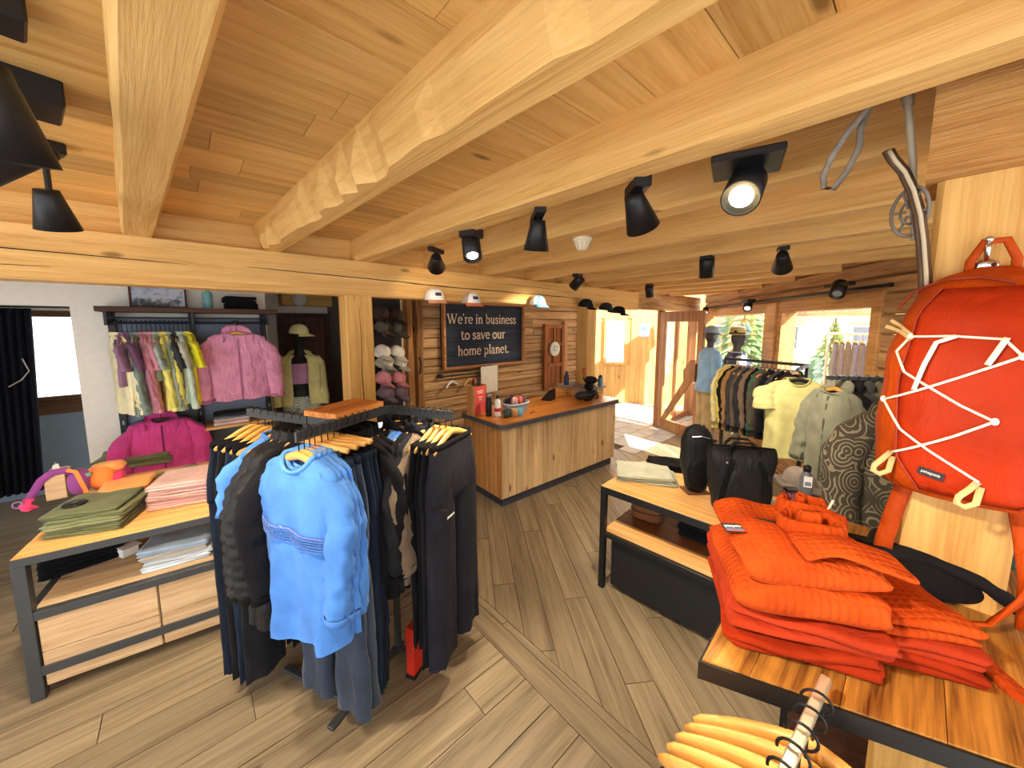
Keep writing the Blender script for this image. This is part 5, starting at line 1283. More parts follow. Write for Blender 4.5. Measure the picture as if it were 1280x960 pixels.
p = PZ(238, 562, Z1); pile(2, 'folded_shirt', (p.x + .02, p.y - .1, Z1), .1, .24, .22, .028, [cloth('tangerine', (240, 140, 76)), cloth('peach', (236, 160, 110))], 'folded tangerine top at the left table far corner', 'tangerine tops', 15)
p = PZ(222, 592, Z1); folded('folded_shirt', (p.x + .02, p.y + .0, Z1), .25, .24, .18, .02, OLIVE[2], 'thin folded olive top beside the pink sweaters', 'clothing', None, 22)
# wooden riser with the purple and orange hip pack slung over it
p = PZ(62, 627, Z1)
t = thing('display_riser', 'upright pale wooden riser block on the left table', 'riser', (p.x + .03, p.y + .06, Z1), TA + .15)
obj('block', bx(-.045, .045, -.05, .13, 0, .17, .003), W_TABLE, t); obj('front_panel', bx(-.044, .044, -.054, -.05, .005, .165, .001), W_DRAW, t)
R0 = Vector((p.x + .03, p.y + .06, Z1))
bg_ = thing('hip_pack', 'purple and orange hip pack with a long purple strap slung over the wooden riser', 'bag', R0, TA + .1)
def blob(c, r, seed, n=18, m=10, am=.12):
    mb = MB(); rings = []
    for i in range(m + 1):
        a = -pi / 2 + pi * min(max(i, .05), m - .05) / m
        rings.append([(c[0] + r[0] * sg(cos(a), .7) * sg(cos(2 * pi * j / n), .8) * (1 + am * nz(i * .7, cos(2 * pi * j / n) * 2, sin(2 * pi * j / n) * 2 + seed)), c[1] + r[1] * sg(cos(a), .7) * sg(sin(2 * pi * j / n), .8) * (1 + am * nz(i * .7 + 9, cos(2 * pi * j / n) * 2, seed)), c[2] + r[2] * sg(sin(a), .8)) for j in range(n)])
    return mb.loft(rings)
PUR = cloth('pack_purple', (140, 66, 136), .7); ORG = cloth('pack_orange', (240, 134, 62), .7); MGT = cloth('pack_magenta', (226, 62, 112), .7)
obj('wing', blob((.10, -.01, .085), (.055, .07, .085), 1), PUR, bg_, True)
obj('pouch', blob((.2, .04, .08), (.075, .085, .08), 2), ORG, bg_, True)
obj('pocket', blob((.275, .03, .06), (.04, .06, .045), 3), MGT, bg_, True)
obj('lid', blob((.23, .06, .135), (.09, .06, .035), 4, am=.3), cloth('pack_peach', (250, 164, 96), .7), bg_, True)
obj('buckle', bx(.135, .165, -.055, -.04, .12, .145, .003), plain('buckle_teal', (110, 150, 130), .4), bg_)
spp = [(.09, -.04, .15), (.05, -.05, .19), (0, -.06, .19), (-.05, -.06, .15), (-.085, -.065, .08), (-.11, -.08, .03), (-.12, -.1, .004)]
obj('strap', MB().ribbon(spp, .042, .006, fside(spp)), PUR, bg_, True)
spp = [(-.1, -.08, .05), (-.118, -.1, .02), (-.1, -.13, .006), (-.07, -.16, .004)]
obj('strap_end', MB().ribbon(spp, .055, .008, [(1, 0, .4), (1, 0, .4), (1, .3, 0), (1, .4, 0)]), MGT, bg_, True)
obj('ring', MB().tube([(-.145 + .02 * cos(a), -.1, .03 + .02 * sin(a)) for a in [2 * pi * k / 12 for k in range(12)]], .004, 6, closed=True), plain('ring_lilac', (150, 120, 170), .4), bg_)
obj('webbing', MB().ribbon([(.06, -.06, .19), (.1, -.065, .17), (.12, -.08, .1), (.14, -.085, .02)], .022, .003, (1, 0, 0)), ORG, bg_)
t = thing('hang_tag', 'white paper tag on top of the wooden riser', 'tag', (R0.x + .0, R0.y + .02, R0.z + .172), .4)
obj('card', MB().add([(-.02, 0, 0), (.02, 0, 0), (.015, .01, .05), (-.01, .01, .045)], [(0, 1, 2, 3)]), plain('paper_white', (240, 240, 236), .8), t).modifiers.new('s', 'SOLIDIFY').thickness = .002
obj('string', MB().tube([(0, .01, .045), (.005, .015, .06)], .001, 5), MATS['paper_white'], t)
# lower shelf goods
Z2 = .489
p = PZ(100, 712, Z2); folded('folded_blanket', (p.x, p.y + .12, Z2), TA + .3, .34, .26, .1, cloth('black_fleece', (16, 17, 20)), 'black folded fleece on the lower shelf of the left table', 'clothing', None, 31, 3)
t = thing('price_box', 'small white carton beside the black fleece on the lower shelf', 'box', (p.x + .2, p.y + .02, Z2), .5); obj('carton', bx(-.04, .04, -.03, .03, 0, .06, .002), plain('carton_white', (226, 222, 214), .7), t); obj('flap', bx(-.045, .045, -.06, .03, .06, .062), MATS['paper_white'], t)
p = PZ(222, 708, Z2)
pile(4, 'folded_shirt', (p.x + .03, p.y + .14, Z2), TA - .05, .32, .28, .036, [cloth('ice_grey', (186, 196, 206)), cloth('pale_grey', (204, 208, 212)), cloth('stone', (172, 164, 150)), cloth('steel_blue', (150, 168, 188))], 'folded pale grey top under the left table', 'pale grey tops on the lower shelf', 16, rough=1.7)

# ================================================================ CENTRE GARMENT RACK
ZR = 1.5
E1, E2 = Vector((.9, .436, 0)), Vector((-.436, .9, 0)); RA = atan2(.436, .9)
RO = Vector((.56, 1.825, 0))
rk = thing('garment_rack', 'black steel three-armed garment rack with a wooden top box', 'rack', RO, RA)
def rbar(x0, x1, y0, y1, z0, z1): return obj('bar', bx(x0, x1, y0, y1, z0, z1, .002), STEELG, rk)
obj('arm', bx(-.275, .295, -.006, .006, ZR - .045, ZR, .0015), STEELG, rk)
obj('arm', bx(.283, .295, -.42, .0, ZR - .045, ZR, .0015), STEELG, rk)
obj('arm', bx(-.066, -.054, .2, .65, ZR - .045, ZR, .0015), STEELG, rk)
obj('box_frame', bx(-.06, .25, .004, .21, ZR - .05, ZR - .0, .002), STEELG, rk)
for i in range(3): obj('box_plank', bx(-.065, .255, .002 + i * .071, .002 + i * .071 + .07, ZR, ZR + .028, .002), wood('rack_top', (226, 150, 78), (180, 104, 44), 'X', knots=.2, var=.1), rk)
for x, y in ((.289, -.006), (-.06, .2), (.24, .2)): obj('upright', bx(x - .015, x + .015, y - .015, y + .015, .02, ZR - .04, .002), STEELG, rk)
for a in ((-.2, .33, -.02, .02), (-.08, -.04, .02, .5), (.27, .31, -.34, -.02)): obj('foot', bx(*a, 0, .02, .003), STEELG, rk)
for x in [-.26 + .04 * k for k in range(14)]: obj('notch', bx(x - .002, x + .002, -.0075, .0075, ZR - .002, ZR + .004), STEELG, rk)
def rpt(e1, e2, z=ZR): return RO + E1 * e1 + E2 * e2 + Vector((0, 0, z))
def face(v): return atan2(v.y, v.x) + pi / 2
BLUE = cloth('sky_blue_knit', (76, 130, 208), bump=.2, sheen=.05); BLUE2 = cloth('sky_blue_knit2', (70, 122, 196), bump=.2, sheen=.05); BTRIM = cloth('blue_trim', (82, 138, 212), bump=.2, sheen=.05)
BLK = [cloth('black_%d' % i, c) for i, c in enumerate(((18, 18, 21), (24, 24, 28), (13, 13, 16), (30, 31, 36)))]
NAVY = [cloth('navy_%d' % i, c) for i, c in enumerate(((28, 38, 55), (42, 53, 71), (22, 29, 43), (52, 63, 80)))]
PUF = [cloth('puffer_black', (30, 30, 32), .5, bump=.3, wr=2.0, spec=.4), cloth('puffer_black2', (25, 25, 27), .5, bump=.3, wr=2.0, spec=.4)]
# near arm: four blue shirts facing out, then navy trousers on clip hangers, dark tops
nA = 0
for i in range(4):
    s = -.262 + .026 * i
    hanger(rpt(s, 0, ZR + .005), face(-E1), 'wooden hanger of the %s blue shirt on the near rack arm' % ORD[i], 'hangers on the near arm')
    t = hang('long_sleeve_shirt', G('longsleeve', i, thin=1.0 if i == 0 else .5, L=.8, spread=.03), rpt(s, 0, ZR + .0), face(-E1), {'main': BLUE if i % 2 == 0 else BLUE2, 'trim': BTRIM},
             'sky blue long-sleeved shirt facing out at the end of the rack arm' if i == 0 else 'sky blue long-sleeved shirt, %s behind the shirt facing out' % ORD[i - 1], 'shirt', 'blue shirts on the near arm')
    if i == 0:
        for k, (dz, c) in enumerate(((.0, (120, 130, 190)), (-.013, (70, 116, 186)), (-.024, (66, 108, 176)), (-.035, (70, 112, 180)), (-.046, (74, 118, 190)), (-.057, (78, 124, 200)))):
            rg = []
            for j in range(27):
                x = -.205 + .41 * j / 26; dn = .29 - dz
                z = -.105 - .29 + dz + .012 * math.exp(-((x + .01) / .05) ** 2) * (.6 + .5 * sin(x * 160)) - .015 * (x / .2) * 1
                hw = .215; y = -.075 * sg(sqrt(max(0, 1 - (min(.99, abs(x) / hw)) ** (2 / .85))), .9)
                fa = .021 * min(1, (-.105 - z - .1) / (.74 * .75)) ** 1.2
                y += fa * (sin(x * 26 + 1.2 * sin((-.105 - z) * 3)) + .6 * sin(x * 47 + (-.105 - z) * 4)) - .012
                rg.append([(x, y, z - .0022), (x, y, z + .0022), (x, y + .004, z + .0022), (x, y + .004, z - .0022)])
            obj('chest_stripe', MB().loft(rg), cloth('stripe%d' % k, c), t)
for i in range(5):
    s = -.15 + .034 * i
    hanger(rpt(s, 0, ZR + .005), face(-E1) + rnd.uniform(-.1, .1), 'clip hanger of the %s pair of navy trousers on the near rack arm' % ORD[i], 'clip hangers on the near arm', clip=True)
    hang('trousers', G('pants', i, thin=.6, L=1.25 - .02 * i), rpt(s, 0, ZR + .0), face(-E1) + rnd.uniform(-.06, .06), {'main': NAVY[(1, 3, 0, 2, 2)[i]], 'trim': NAVY[2]}, '%s pair of slate navy trousers behind the blue shirts' % ORD[i], 'trousers', 'navy trousers on the near arm')
for i in range(3):
    s = .03 + .04 * i
    hanger(rpt(s, 0, ZR + .005), face(-E1), 'wooden hanger of the %s black jacket on the near rack arm' % ORD[i], 'hangers on the near arm')
    hang('jacket', G('jacket', i, thin=.5, L=.8, spread=.02), rpt(s, 0, ZR), face(-E1), {'main': BLK[i], 'trim': BLK[2]}, '%s black jacket behind the navy trousers on the near rack arm' % ORD[i], 'jacket', 'black jackets on the near arm')
# far-left arm
LC = [('pants', NAVY[2], 'navy'), ('pants', BLK[1], 'black'), ('pants', NAVY[0], 'slate'), ('pants', BLK[3], 'charcoal'), ('tee', BLUE, 'sky blue'), ('puffer', PUF[0], 'black'), ('puffer', PUF[1], 'black'), ('jacket', BLK[1], 'dark')]
for i, (kd, m_, cn) in enumerate(LC):
    s = .63 - .058 * i; rz = face(-E2) + (-.05 + .02 * (i % 3))
    nm = {'pants': 'trousers', 'tee': 'short-sleeved shirt', 'puffer': 'quilted puffer jacket', 'jacket': 'jacket'}[kd]
    hanger(rpt(-.06, s, ZR + .005), rz, 'wooden hanger of the %s item on the rack arm beside the left table' % ORD[i], 'hangers on the arm by the left table')
    hang(nm.replace(' ', '_').replace('-', '_'), G(kd, i, thin=.95 if kd == 'puffer' else .55, **({'L': 1.24} if kd == 'pants' else {'L': .86} if kd == 'puffer' else {'L': .7})), rpt(-.06, s, ZR + .0), rz, {'main': m_, 'trim': BLK[2] if cn != 'sky blue' else BLUE2}, '%s %s, %s from the free end, rack arm by left table' % (cn, nm, ORD[i]), 'trousers' if kd == 'pants' else 'jacket' if kd != 'tee' else 'shirt', 'clothes on the arm by the left table')
# right arm
RB_ = [('jacket', BLK[0], 'black'), ('jacket', BLK[2], 'black'), ('tee', BLUE, 'sky blue'), ('longsleeve', BLUE2, 'mid blue'), ('jacket', BLK[1], 'black'), ('jacket', BLK[3], 'charcoal'), ('longsleeve', cloth('khaki_brown', (112, 96, 78)), 'khaki brown'), ('pants', BLK[0], 'black'), ('pants', BLK[2], 'black'), ('pants', BLK[1], 'soft black'), ('pants', cloth('ink', (34, 34, 42)), 'ink grey')]
for i, (kd, m_, cn) in enumerate(RB_):
    s = -.045 - .0365 * i; rz = face(-E2) + (-.04 + .03 * (i % 3))
    nm = {'pants': 'trousers', 'tee': 'short-sleeved shirt', 'longsleeve': 'long-sleeved shirt', 'jacket': 'jacket'}[kd]
    hanger(rpt(.289, s, ZR + .005), rz, 'wooden hanger of the %s item on the rack arm nearest the counter' % ORD[i], 'hangers on the arm by the counter')
    t = hang(nm.replace(' ', '_').replace('-', '_'), G(kd, 20 + i, thin=.9 if i == 10 else .5, **({'L': 1.16 if i > 8 else 1.05} if kd == 'pants' else {'L': .76})), rpt(.289, s, ZR), rz, {'main': m_, 'trim': BLK[2]}, '%s %s, %s from the corner, rack arm nearest the counter' % (cn, nm, ORD[i]), 'trousers' if kd == 'pants' else 'jacket' if kd == 'jacket' else 'shirt', 'clothes on the arm by the counter')
    if i == 10: obj('lettering', text_mb('patagonia', .062, .002), plain('logo_white', (235, 235, 235), .6), t, loc=(-.115, -.058, -.5)); obj('pocket_zip', MB().tube([(-.19, -.05, -.43), (-.14, -.056, -.46)], .002, 6), BLACKP, t)
t = thing('floor_sign', 'small red box standing on the floor under the rack', 'box', (.83, 1.74, 0), RA); obj('box', bx(-.045, .045, -.025, .025, .02, .3, .003), plain('red_box', (196, 44, 26), .5), t); obj('foot', bx(-.05, .05, -.03, .03, 0, .02, .003), BLACKP, t)
# ================================================================ RIGHT DISPLAY TABLE
rt_ = thing('display_table', 'wooden display table on a black frame with a black cabinet below, carrying two black bags', 'table', (2.165, 1.45, 0), radians(-90 + 3.5))
TW, TD, TH = 1.75, .68, .79
BLK_ST = plain('frame_black', (30, 31, 33), .4, .2)
for x in (0, TW - .04):
    for y in (0, TD - .04): obj('leg', bx(x, x + .04, y, y + .04, 0, TH - .05, .002), BLK_ST, rt_)
for a in ((0, TW, 0, .04), (0, TW, TD - .04, TD), (0, .04, .04, TD - .04), (TW - .04, TW, .04, TD - .04)): obj('top_rail', bx(*a, TH - .055, TH - .006, .002), BLK_ST, rt_)
for i in range(5):
    y0 = .004 + i * (TD - .008) / 5; obj('top_plank', bx(.004, TW - .004, y0 + .0006, y0 + (TD - .008) / 5 - .0006, TH - .02, TH, .0012), W_TABLE, rt_)
for i in range(4):
    y0 = .03 + i * (TD - .06) / 4; obj('shelf_plank', bx(.03, TW - .03, y0 + .0006, y0 + (TD - .06) / 4 - .0006, .44, .465, .0015), W_TABLE if i == 0 else wood('shelf_walnut', (140, 92, 58), (96, 58, 34), 'X', knots=.1, var=.06), rt_)
obj('shelf_rail', bx(.04, TW - .04, .005, .035, .405, .44, .002), BLK_ST, rt_)
cb = obj('cabinet', bx(.07, TW - .05, .06, TD - .03, .03, .4, .003), plain('cabinet_black', (20, 20, 22), .6), rt_)
for k in range(2): obj('cabinet_front', bx(.075 + k * .82, .885 + k * .82, .045, .06, .035, .395, .003), MATS['cabinet_black'], cb)
obj('side_tube', bx(.005, .03, .05, TD - .05, .03, .05), CHROME, rt_)
Z1 = .7915
SAGE = [cloth('sage_a', (164, 168, 146)), cloth('sage_b', (150, 156, 136)), cloth('sage_c', (176, 178, 160))]
c, a_, w_ = ctr((772, 603), (846, 611), .28, Z1)
pile(3, 'folded_trousers', c, a_, max(.32, w_), .27, .022, SAGE, 'folded sage trousers at the right table corner', 'sage trousers', 41, rough=2.0, jit=.02)
p = PZ(830, 584, Z1); pile(2, 'folded_shirt', (p.x + .02, p.y, Z1), a_, .28, .22, .025, [BLK[0], BLK[2]], 'folded black shirt behind the sage trousers', 'black shirts on the right table', 42, rough=1.6)
p = PZ(832, 572, Z1)
# sling bag on a clear stand
p = PZ(868, 614, Z1)
st = thing('bag_stand', 'clear acrylic bag stand on a small walnut base plate', 'stand', (p.x, p.y, Z1), radians(-40))
obj('base', bx(-.075, .075, -.06, .06, 0, .015, .002), wood('walnut_plate', (120, 78, 52), (84, 50, 32), 'X', knots=0), st)
obj('rod', MB().tube([(.02, 0, .015), (.02, 0, .46)], .008, 8), CHROME, st)
def pack(t, keys, mat, n=28, ex=.62, lean=0.0, name='body', dn=.02, seed=0, sub=18):
    """keys: (z, half width, depth front, depth back); local front is -y"""
    rings = []; zs = [keys[0][0] + (keys[-1][0] - keys[0][0]) * i / sub for i in range(sub + 1)]
    kk = [(-z, a, b_, c_) for z, a, b_, c_ in keys]
    for z in zs:
        hw, df, db = interp(kk, -z); rg = []
        for j in range(n):
            a = 2 * pi * j / n; c_, s = cos(a), sin(a)
            x = hw * sg(c_, ex); y = (df if s < 0 else db) * sg(s, ex + .1)
            q = dn * nz(x * 9 + seed, y * 9, z * 8)
            rg.append((x + q * c_ + lean * z, y + q * s, z))
        rings.append(rg)
    return obj(name, MB().loft(rings), mat, t, True)
BAGM = cloth('bag_nylon', (28, 29, 31), .55, bump=.35, wr=1.6, spec=.35); BAGD = cloth('bag_nylon_dark', (17, 17, 19), .6, bump=.25)
sl = thing('sling_bag', 'tall slim black sling backpack hung on the clear stand', 'bag', (p.x - .01, p.y, Z1 + .02), radians(-52))
pack(sl, [(0.0, .05, .04, .03), (.03, .075, .06, .04), (.2, .095, .075, .05), (.35, .1, .075, .05), (.42, .085, .06, .045), (.455, .05, .03, .03), (.46, .02, .01, .01)], BAGM, seed=2, dn=.015)
obj('zip', MB().tube([(-.05, -.07, .39), (0, -.083, .4), (.06, -.07, .385)], .004, 6), plain('zip_silver', (190, 190, 190), .3, .8), sl)
obj('strap', MB().ribbon([(.06, .04, .43), (.09, .09, .35), (.095, .1, .2), (.07, .07, .05), (.03, .03, .02)], .05, .012, (0, 1, .2)), BAGD, sl, True)
obj('webbing', MB().ribbon([(.085, -.02, .42), (.105, -.03, .25), (.09, -.03, .06), (.03, -.03, -.0)], .018, .003, (0, 1, 0)), plain('grey_web', (150, 152, 154), .6), sl)
obj('pocket', blob((0, -.06, .13), (.07, .03, .1), 4, am=.06), BAGD, sl, True)
# tote backpack
p = PZ(930, 646, Z1)
tb = thing('tote_backpack', 'large black tote backpack with two carry handles on the right table', 'bag', (p.x + .08, p.y + .06, Z1), radians(-57))
pack(tb, [(0, .135, .075, .07), (.02, .15, .09, .085), (.12, .165, .1, .09), (.28, .175, .1, .09), (.34, .185, .085, .08), (.385, .185, .05, .05), (.4, .18, .03, .03)], BAGM, seed=5, dn=.02, ex=.5)
obj('front_pocket', blob((0, -.085, .16), (.105, .03, .145), 6, am=.05), BAGM, tb, True)
for s in (-1, 1):
    obj('side_webbing', MB().ribbon([(s * .07, -.085, .345), (s * .085, -.106, .3), (s * .12, -.106, .16), (s * .135, -.1, .03)], .026, .004, (1, 0, 0)), BAGD, tb)
    obj('handle', MB().ribbon([(-.08, s * .055 - .0, .36), (-.075, s * .05, .41), (-.05, s * .045, .44), (.05, s * .045, .44), (.075, s * .05, .41), (.08, s * .055, .36)], .03, .006, (0, 1, .1)), BAGD, tb)
obj('top_zip', MB().tube([(-.18, 0, .402), (0, 0, .408), (.18, 0, .402)], .006, 6), BAGD, tb)
obj('logo_dot', MB().ell((-.1, -.088, .325), (.006, .003, .006), 8, 6), plain('logo_grey', (190, 190, 190), .5), tb)
obj('buckle', bx(.11, .135, -.115, -.1, .24, .28, .003), BLACKP, tb)
# bottle, folded goods
p = PZ(1005, 630, Z1)
o = bottle((p.x, p.y, Z1), .26, .036, plain('bottle_slate', (104, 110, 118), .35), BLACKP, 'slate grey drink bottle with a white hang tag on the right table', neck=.5)
obj('hang_tag', bx(-.022, .022, -.001, .001, .13, .2), plain('tag_white', (236, 234, 236), .7, var=.1, scale=120), o, loc=(-.04, -.015, 0), rot=(0, 0, radians(-65))); obj('tag_print', bx(-.016, .016, -.0015, -.001, .14, .165), plain('tag_print', (120, 130, 150), .7, var=.4, scale=160), o, loc=(-.041, -.0155, 0), rot=(0, 0, radians(-65)))
p = PZ(1000, 618, Z1); pile(2, 'folded_shirt', (p.x + .12, p.y + .02, Z1), radians(-60), .26, .22, .024, [pattern('dark_print', (46, 44, 46), (120, 110, 100), 22), cloth('greybrown', (120, 110, 104))], 'folded grey printed shirt behind the slate bottle', 'printed shirts on the right table', 43, rough=1.6)
o = cap((p.x + .1, p.y + .03, Z1 + .05), (0, 0, radians(-30)), cloth('greige', (140, 130, 122)), cloth('greige2', (150, 140, 132)), cloth('greige3', (126, 118, 112)), 'soft greige cap lying on the printed shirts behind the bottle', patch=False)
p = PZ(1002, 654, Z1); pile(3, 'folded_shorts', (p.x + .04, p.y + .06, Z1), radians(-62), .24, .2, .016, [cloth('beige_a', (204, 194, 172)), cloth('beige_b', (188, 178, 156)), pattern('beige_print', (206, 198, 178), (150, 150, 140), 30)], 'folded beige shorts in front of the slate bottle', 'beige shorts', 44, rough=1.8)
p = PZ(1075, 676, Z1); pile(4, 'folded_shirt', (p.x + .02, p.y + .05, Z1), radians(-70), .26, .24, .022, [cloth('stone_a', (196, 192, 184)), pattern('stone_print', (206, 202, 192), (120, 120, 116), 30)], 'folded pale stone shirt under the patterned fleece', 'stone shirts', 45, rough=1.6)
# lower shelf goods
Z2 = .467
p = PZ(806, 652, Z2)
t = thing('travel_case', 'rounded brown zip travel case on the lower shelf of the right table', 'case', (p.x + .08, p.y + .02, Z2), radians(-75))
pack(t, [(0, .1, .07, .07), (.01, .115, .085, .085), (.06, .118, .088, .088), (.105, .112, .082, .082), (.12, .09, .065, .065)], cloth('tan_brown', (132, 84, 48), .6), seed=8, dn=.006)
obj('zip', MB().tube([(.119 * sg(cos(2 * pi * j / 28), .62), .089 * sg(sin(2 * pi * j / 28), .72), .068) for j in range(28)], .004, 6, closed=True), BLACKP, t)
pile(4, 'folded_sweater', tuple(PZ(905, 688, Z2) + Vector((.12, .09, 0))), radians(-84), .4, .3, .042, [cloth('inky', (28, 28, 33)), cloth('inky2', (20, 20, 24))], 'folded black sweater under the right table', 'black sweaters on the lower shelf', 46, rough=1.2)

# ================================================================ BACK RIGHT RACKS AND MANNEQUINS
def rail_rack(p0, p1, z, label, name='garment_rack', notch=False):
    p0, p1 = Vector((p0[0], p0[1], 0)), Vector((p1[0], p1[1], 0)); d = p1 - p0; L = d.length
    t = thing(name, label, 'rack', p0, atan2(d.y, d.x))
    obj('rail', bx(-.05, L + .05, -.012, .012, z - .03, z, .002), STEELG, t)
    for x in ((L + .04,) if notch else (-.04, L + .04)):
        obj('upright', bx(x - .015, x + .015, -.015, .015, .02, z - .03, .002), STEELG, t); obj('foot', bx(x - .02, x + .02, -.25, .25, 0, .02, .003), STEELG, t)
    if notch:
        for k in range(int(L / .035)): obj('notch', bx(k * .035, k * .035 + .016, -.014, .014, z - .001, z + .006), plain('notch_grey', (170, 176, 180), .4, .5), t)
    return t, d.normalized(), L
ZQ = 1.55
rr_, dv, L = rail_rack((4.86, 1.5), (4.65, .76), ZQ, 'black garment rail packed with dark shirts in front of the mannequins')
KD = [('cream yellow', (216, 206, 150)), ('mustard', (206, 184, 92)), ('black', (26, 26, 28)), ('tan', (150, 112, 70)), ('dark grey', (62, 62, 64)), ('grey brown', (92, 80, 70)), ('charcoal', (48, 48, 52)), ('taupe', (120, 100, 84)), ('black', (22, 22, 24)), ('forest green', (58, 104, 82)), ('dark taupe', (84, 72, 64)), ('ink', (34, 36, 44)), ('black', (28, 28, 30)), ('slate', (56, 62, 70)), ('black', (20, 20, 22)), ('graphite', (44, 46, 48))]
for i, (cn, c) in enumerate(KD):
    q = Vector((4.86, 1.5, ZQ + .004)) + dv * (.03 + (L - .1) * i / (len(KD) - 1)); rz = face(dv) + rnd.uniform(-.15, .15) - .25
    hanger(q, rz, 'wooden hanger of the %s shirt on the packed back rail' % ORD[i], 'hangers on the packed back rail')
    hang('hanging_shirt', G('longsleeve', i % 5, thin=.5, L=.74, spread=.01), q, rz, {'main': cloth('bk%d' % i, c)}, '%s shirt, %s along the packed back rail' % (cn, ORD[i]), 'shirt', 'shirts on the packed back rail')
fv = Vector((-.96, -.28, 0))
obj('front_arm', bx(-.012, .012, -.01, .54, ZQ - .03, ZQ, .002), STEELG, rr_, loc=(L + .04, 0, 0), rot=(0, 0, radians(180) + 0.3))
tq = Vector((4.15, .70, ZQ))
hanger(tq + Vector((0, 0, .004)), face(fv), 'black hanger of the pale yellow tee', None, mat=BLACKP)
hang('tee_shirt', G('tee', 9, thin=.9, L=.74, sh=.225), tq, face(fv), {'main': cloth('pale_olive_tee', (206, 200, 136)), 'trim': cloth('pale_olive_trim', (190, 184, 122))}, 'pale yellow tee facing out at the end of the back rail', 'shirt')
# jacket rail by the window
jr, dj, L = rail_rack((3.78, .42), (4.02, .06), 1.545, 'grey notched garment rail with olive jackets by the window', notch=True)
JC = [('olive grey', (134, 136, 118)), ('black', (30, 30, 32)), ('dark grey', (70, 72, 72)), ('olive', (118, 118, 96)), ('navy', (40, 46, 60)), ('black', (26, 26, 28)), ('grey', (100, 102, 104))]
for i, (cn, c) in enumerate(JC):
    q = Vector((3.78, .42, 1.549)) + dj * (.02 + .065 * i); rz = face(-dj) + (.0 if i == 0 else rnd.uniform(-.1, .1)) + .25
    hanger(q, rz, 'wooden hanger of the %s jacket on the notched rail' % ORD[i], 'hangers on the notched rail')
    hang('hooded_jacket', G('shell', 11 + i % 3, thin=.8, L=.78, spread=.04), q, rz, {'main': cloth('jr%d' % i, c, .7), 'trim': cloth('jrt%d' % i, tuple(int(v * .6) for v in c))}, ('%s hooded jacket facing out on the notched rail' % cn) if i == 0 else '%s jacket, %s behind the olive grey jacket on the notched rail' % (cn, ORD[i - 1]), 'jacket', 'jackets on the notched rail')
t = thing('day_pack', 'small maroon printed day pack standing between the back racks', 'bag', (4.15, .62, 0), radians(-90)); pack(t, [(.02, .1, .07, .05), (.1, .13, .1, .06), (.3, .14, .1, .06), (.45, .12, .07, .05), (.5, .06, .03, .03)], pattern('maroon_print', (96, 50, 70), (160, 100, 120), 20), seed=3); obj('strap', MB().ribbon([(-.04, .05, .46), (-.04, .1, .5), (.04, .1, .5), (.04, .05, .46)], .03, .005, (0, 0, 1)), BAGD, t)
# mannequins at the window
fm = Vector((.75, -.66, 0))
m1 = Vector((6.2, 2.2, 0))
t = thing('mannequin', 'mannequin in a pale blue shirt and khaki trousers by the window', 'mannequin', (m1.x, m1.y, .05), face(fm))
GREYM = plain('mannequin_grey', (70, 66, 64), .5)
mannequin_body(t, GREYM); obj('stand', MB().lathe([(.2, -.05), (.2, -.03), (.02, -.02)], 28), STEEL, t)
worn_pants(t, cloth('khaki', (188, 164, 118))); worn_top(t, cloth('pale_blue_shirt', (132, 168, 204)), 1.53, .84, 1.14, seed=4)
obj('belt', MB().tube([(.2 * cos(2 * pi * j / 28), .005 + .138 * sin(2 * pi * j / 28), .98) for j in range(28)], .008, 6, closed=True, flat=2.5), W_DARK, t)
cap((m1.x, m1.y, 1.81), (radians(3), 0, face(fm) + .35), cloth('mc_grey', (140, 156, 178)), cloth('mc_grey2', (126, 146, 176)), cloth('mc_grey3', (110, 128, 160)), 'grey blue cap on the mannequin in the pale blue shirt', patch=False, scale=1.1)
m2 = Vector((5.85, 1.72, 0)); fm2 = Vector((.6, -.8, 0))
t = thing('mannequin', 'mannequin in a navy vest with pale sleeves and a sun hat by the window', 'mannequin', (m2.x, m2.y, .03), face(fm2))
mannequin_body(t, GREYM); obj('stand', MB().lathe([(.2, -.03), (.2, -.015), (.02, -.01)], 28), STEEL, t)
worn_pants(t, pattern('camo_print', (176, 164, 132), (120, 112, 84), 9)); worn_top(t, cloth('white_shirt', (222, 226, 232)), 1.53, .9, 1.1, seed=5); worn_top(t, cloth('navy_vest', (58, 62, 96), .6), 1.52, .95, 1.26, sleeves=False, name='vest', seed=6)
obj('hip_pouch', blob((-.16, .06, 1.0), (.08, .06, .07), 3), BAGD, t, True)
h = thing('sun_hat', 'khaki wide brimmed sun hat on the mannequin in the navy vest', 'hat', (m2.x, m2.y, 1.80), face(fm2))
obj('crown', MB().lathe([(.098, 0), (.1, .03), (.094, .085), (.08, .105), (.05, .115), (.002, .117)], 26), cloth('hat_khaki', (190, 172, 122)), h, True)
obj('brim', MB().loft([[(r_ * cos(2 * pi * j / 32), r_ * 1.08 * sin(2 * pi * j / 32), z_ - .02 * abs(cos(2 * pi * j / 32)) * k_ * -1) for j in range(32)] for r_, z_, k_ in ((.096, .004, 0), (.15, .002, .3), (.21, -.012, 1), (.21, -.018, 1), (.15, -.004, .3), (.096, -.002, 0))], False, False), MATS['hat_khaki'], h, True)
obj('band', MB().lathe([(.1005, .008), (.1015, .012), (.1005, .034)], 26), cloth('hat_band', (110, 92, 60)), h, True)
obj('badge', MB().ell((-.085, .06, .045), (.02, .02, .018), 10, 6), cloth('hat_badge', (60, 60, 50)), h, True)
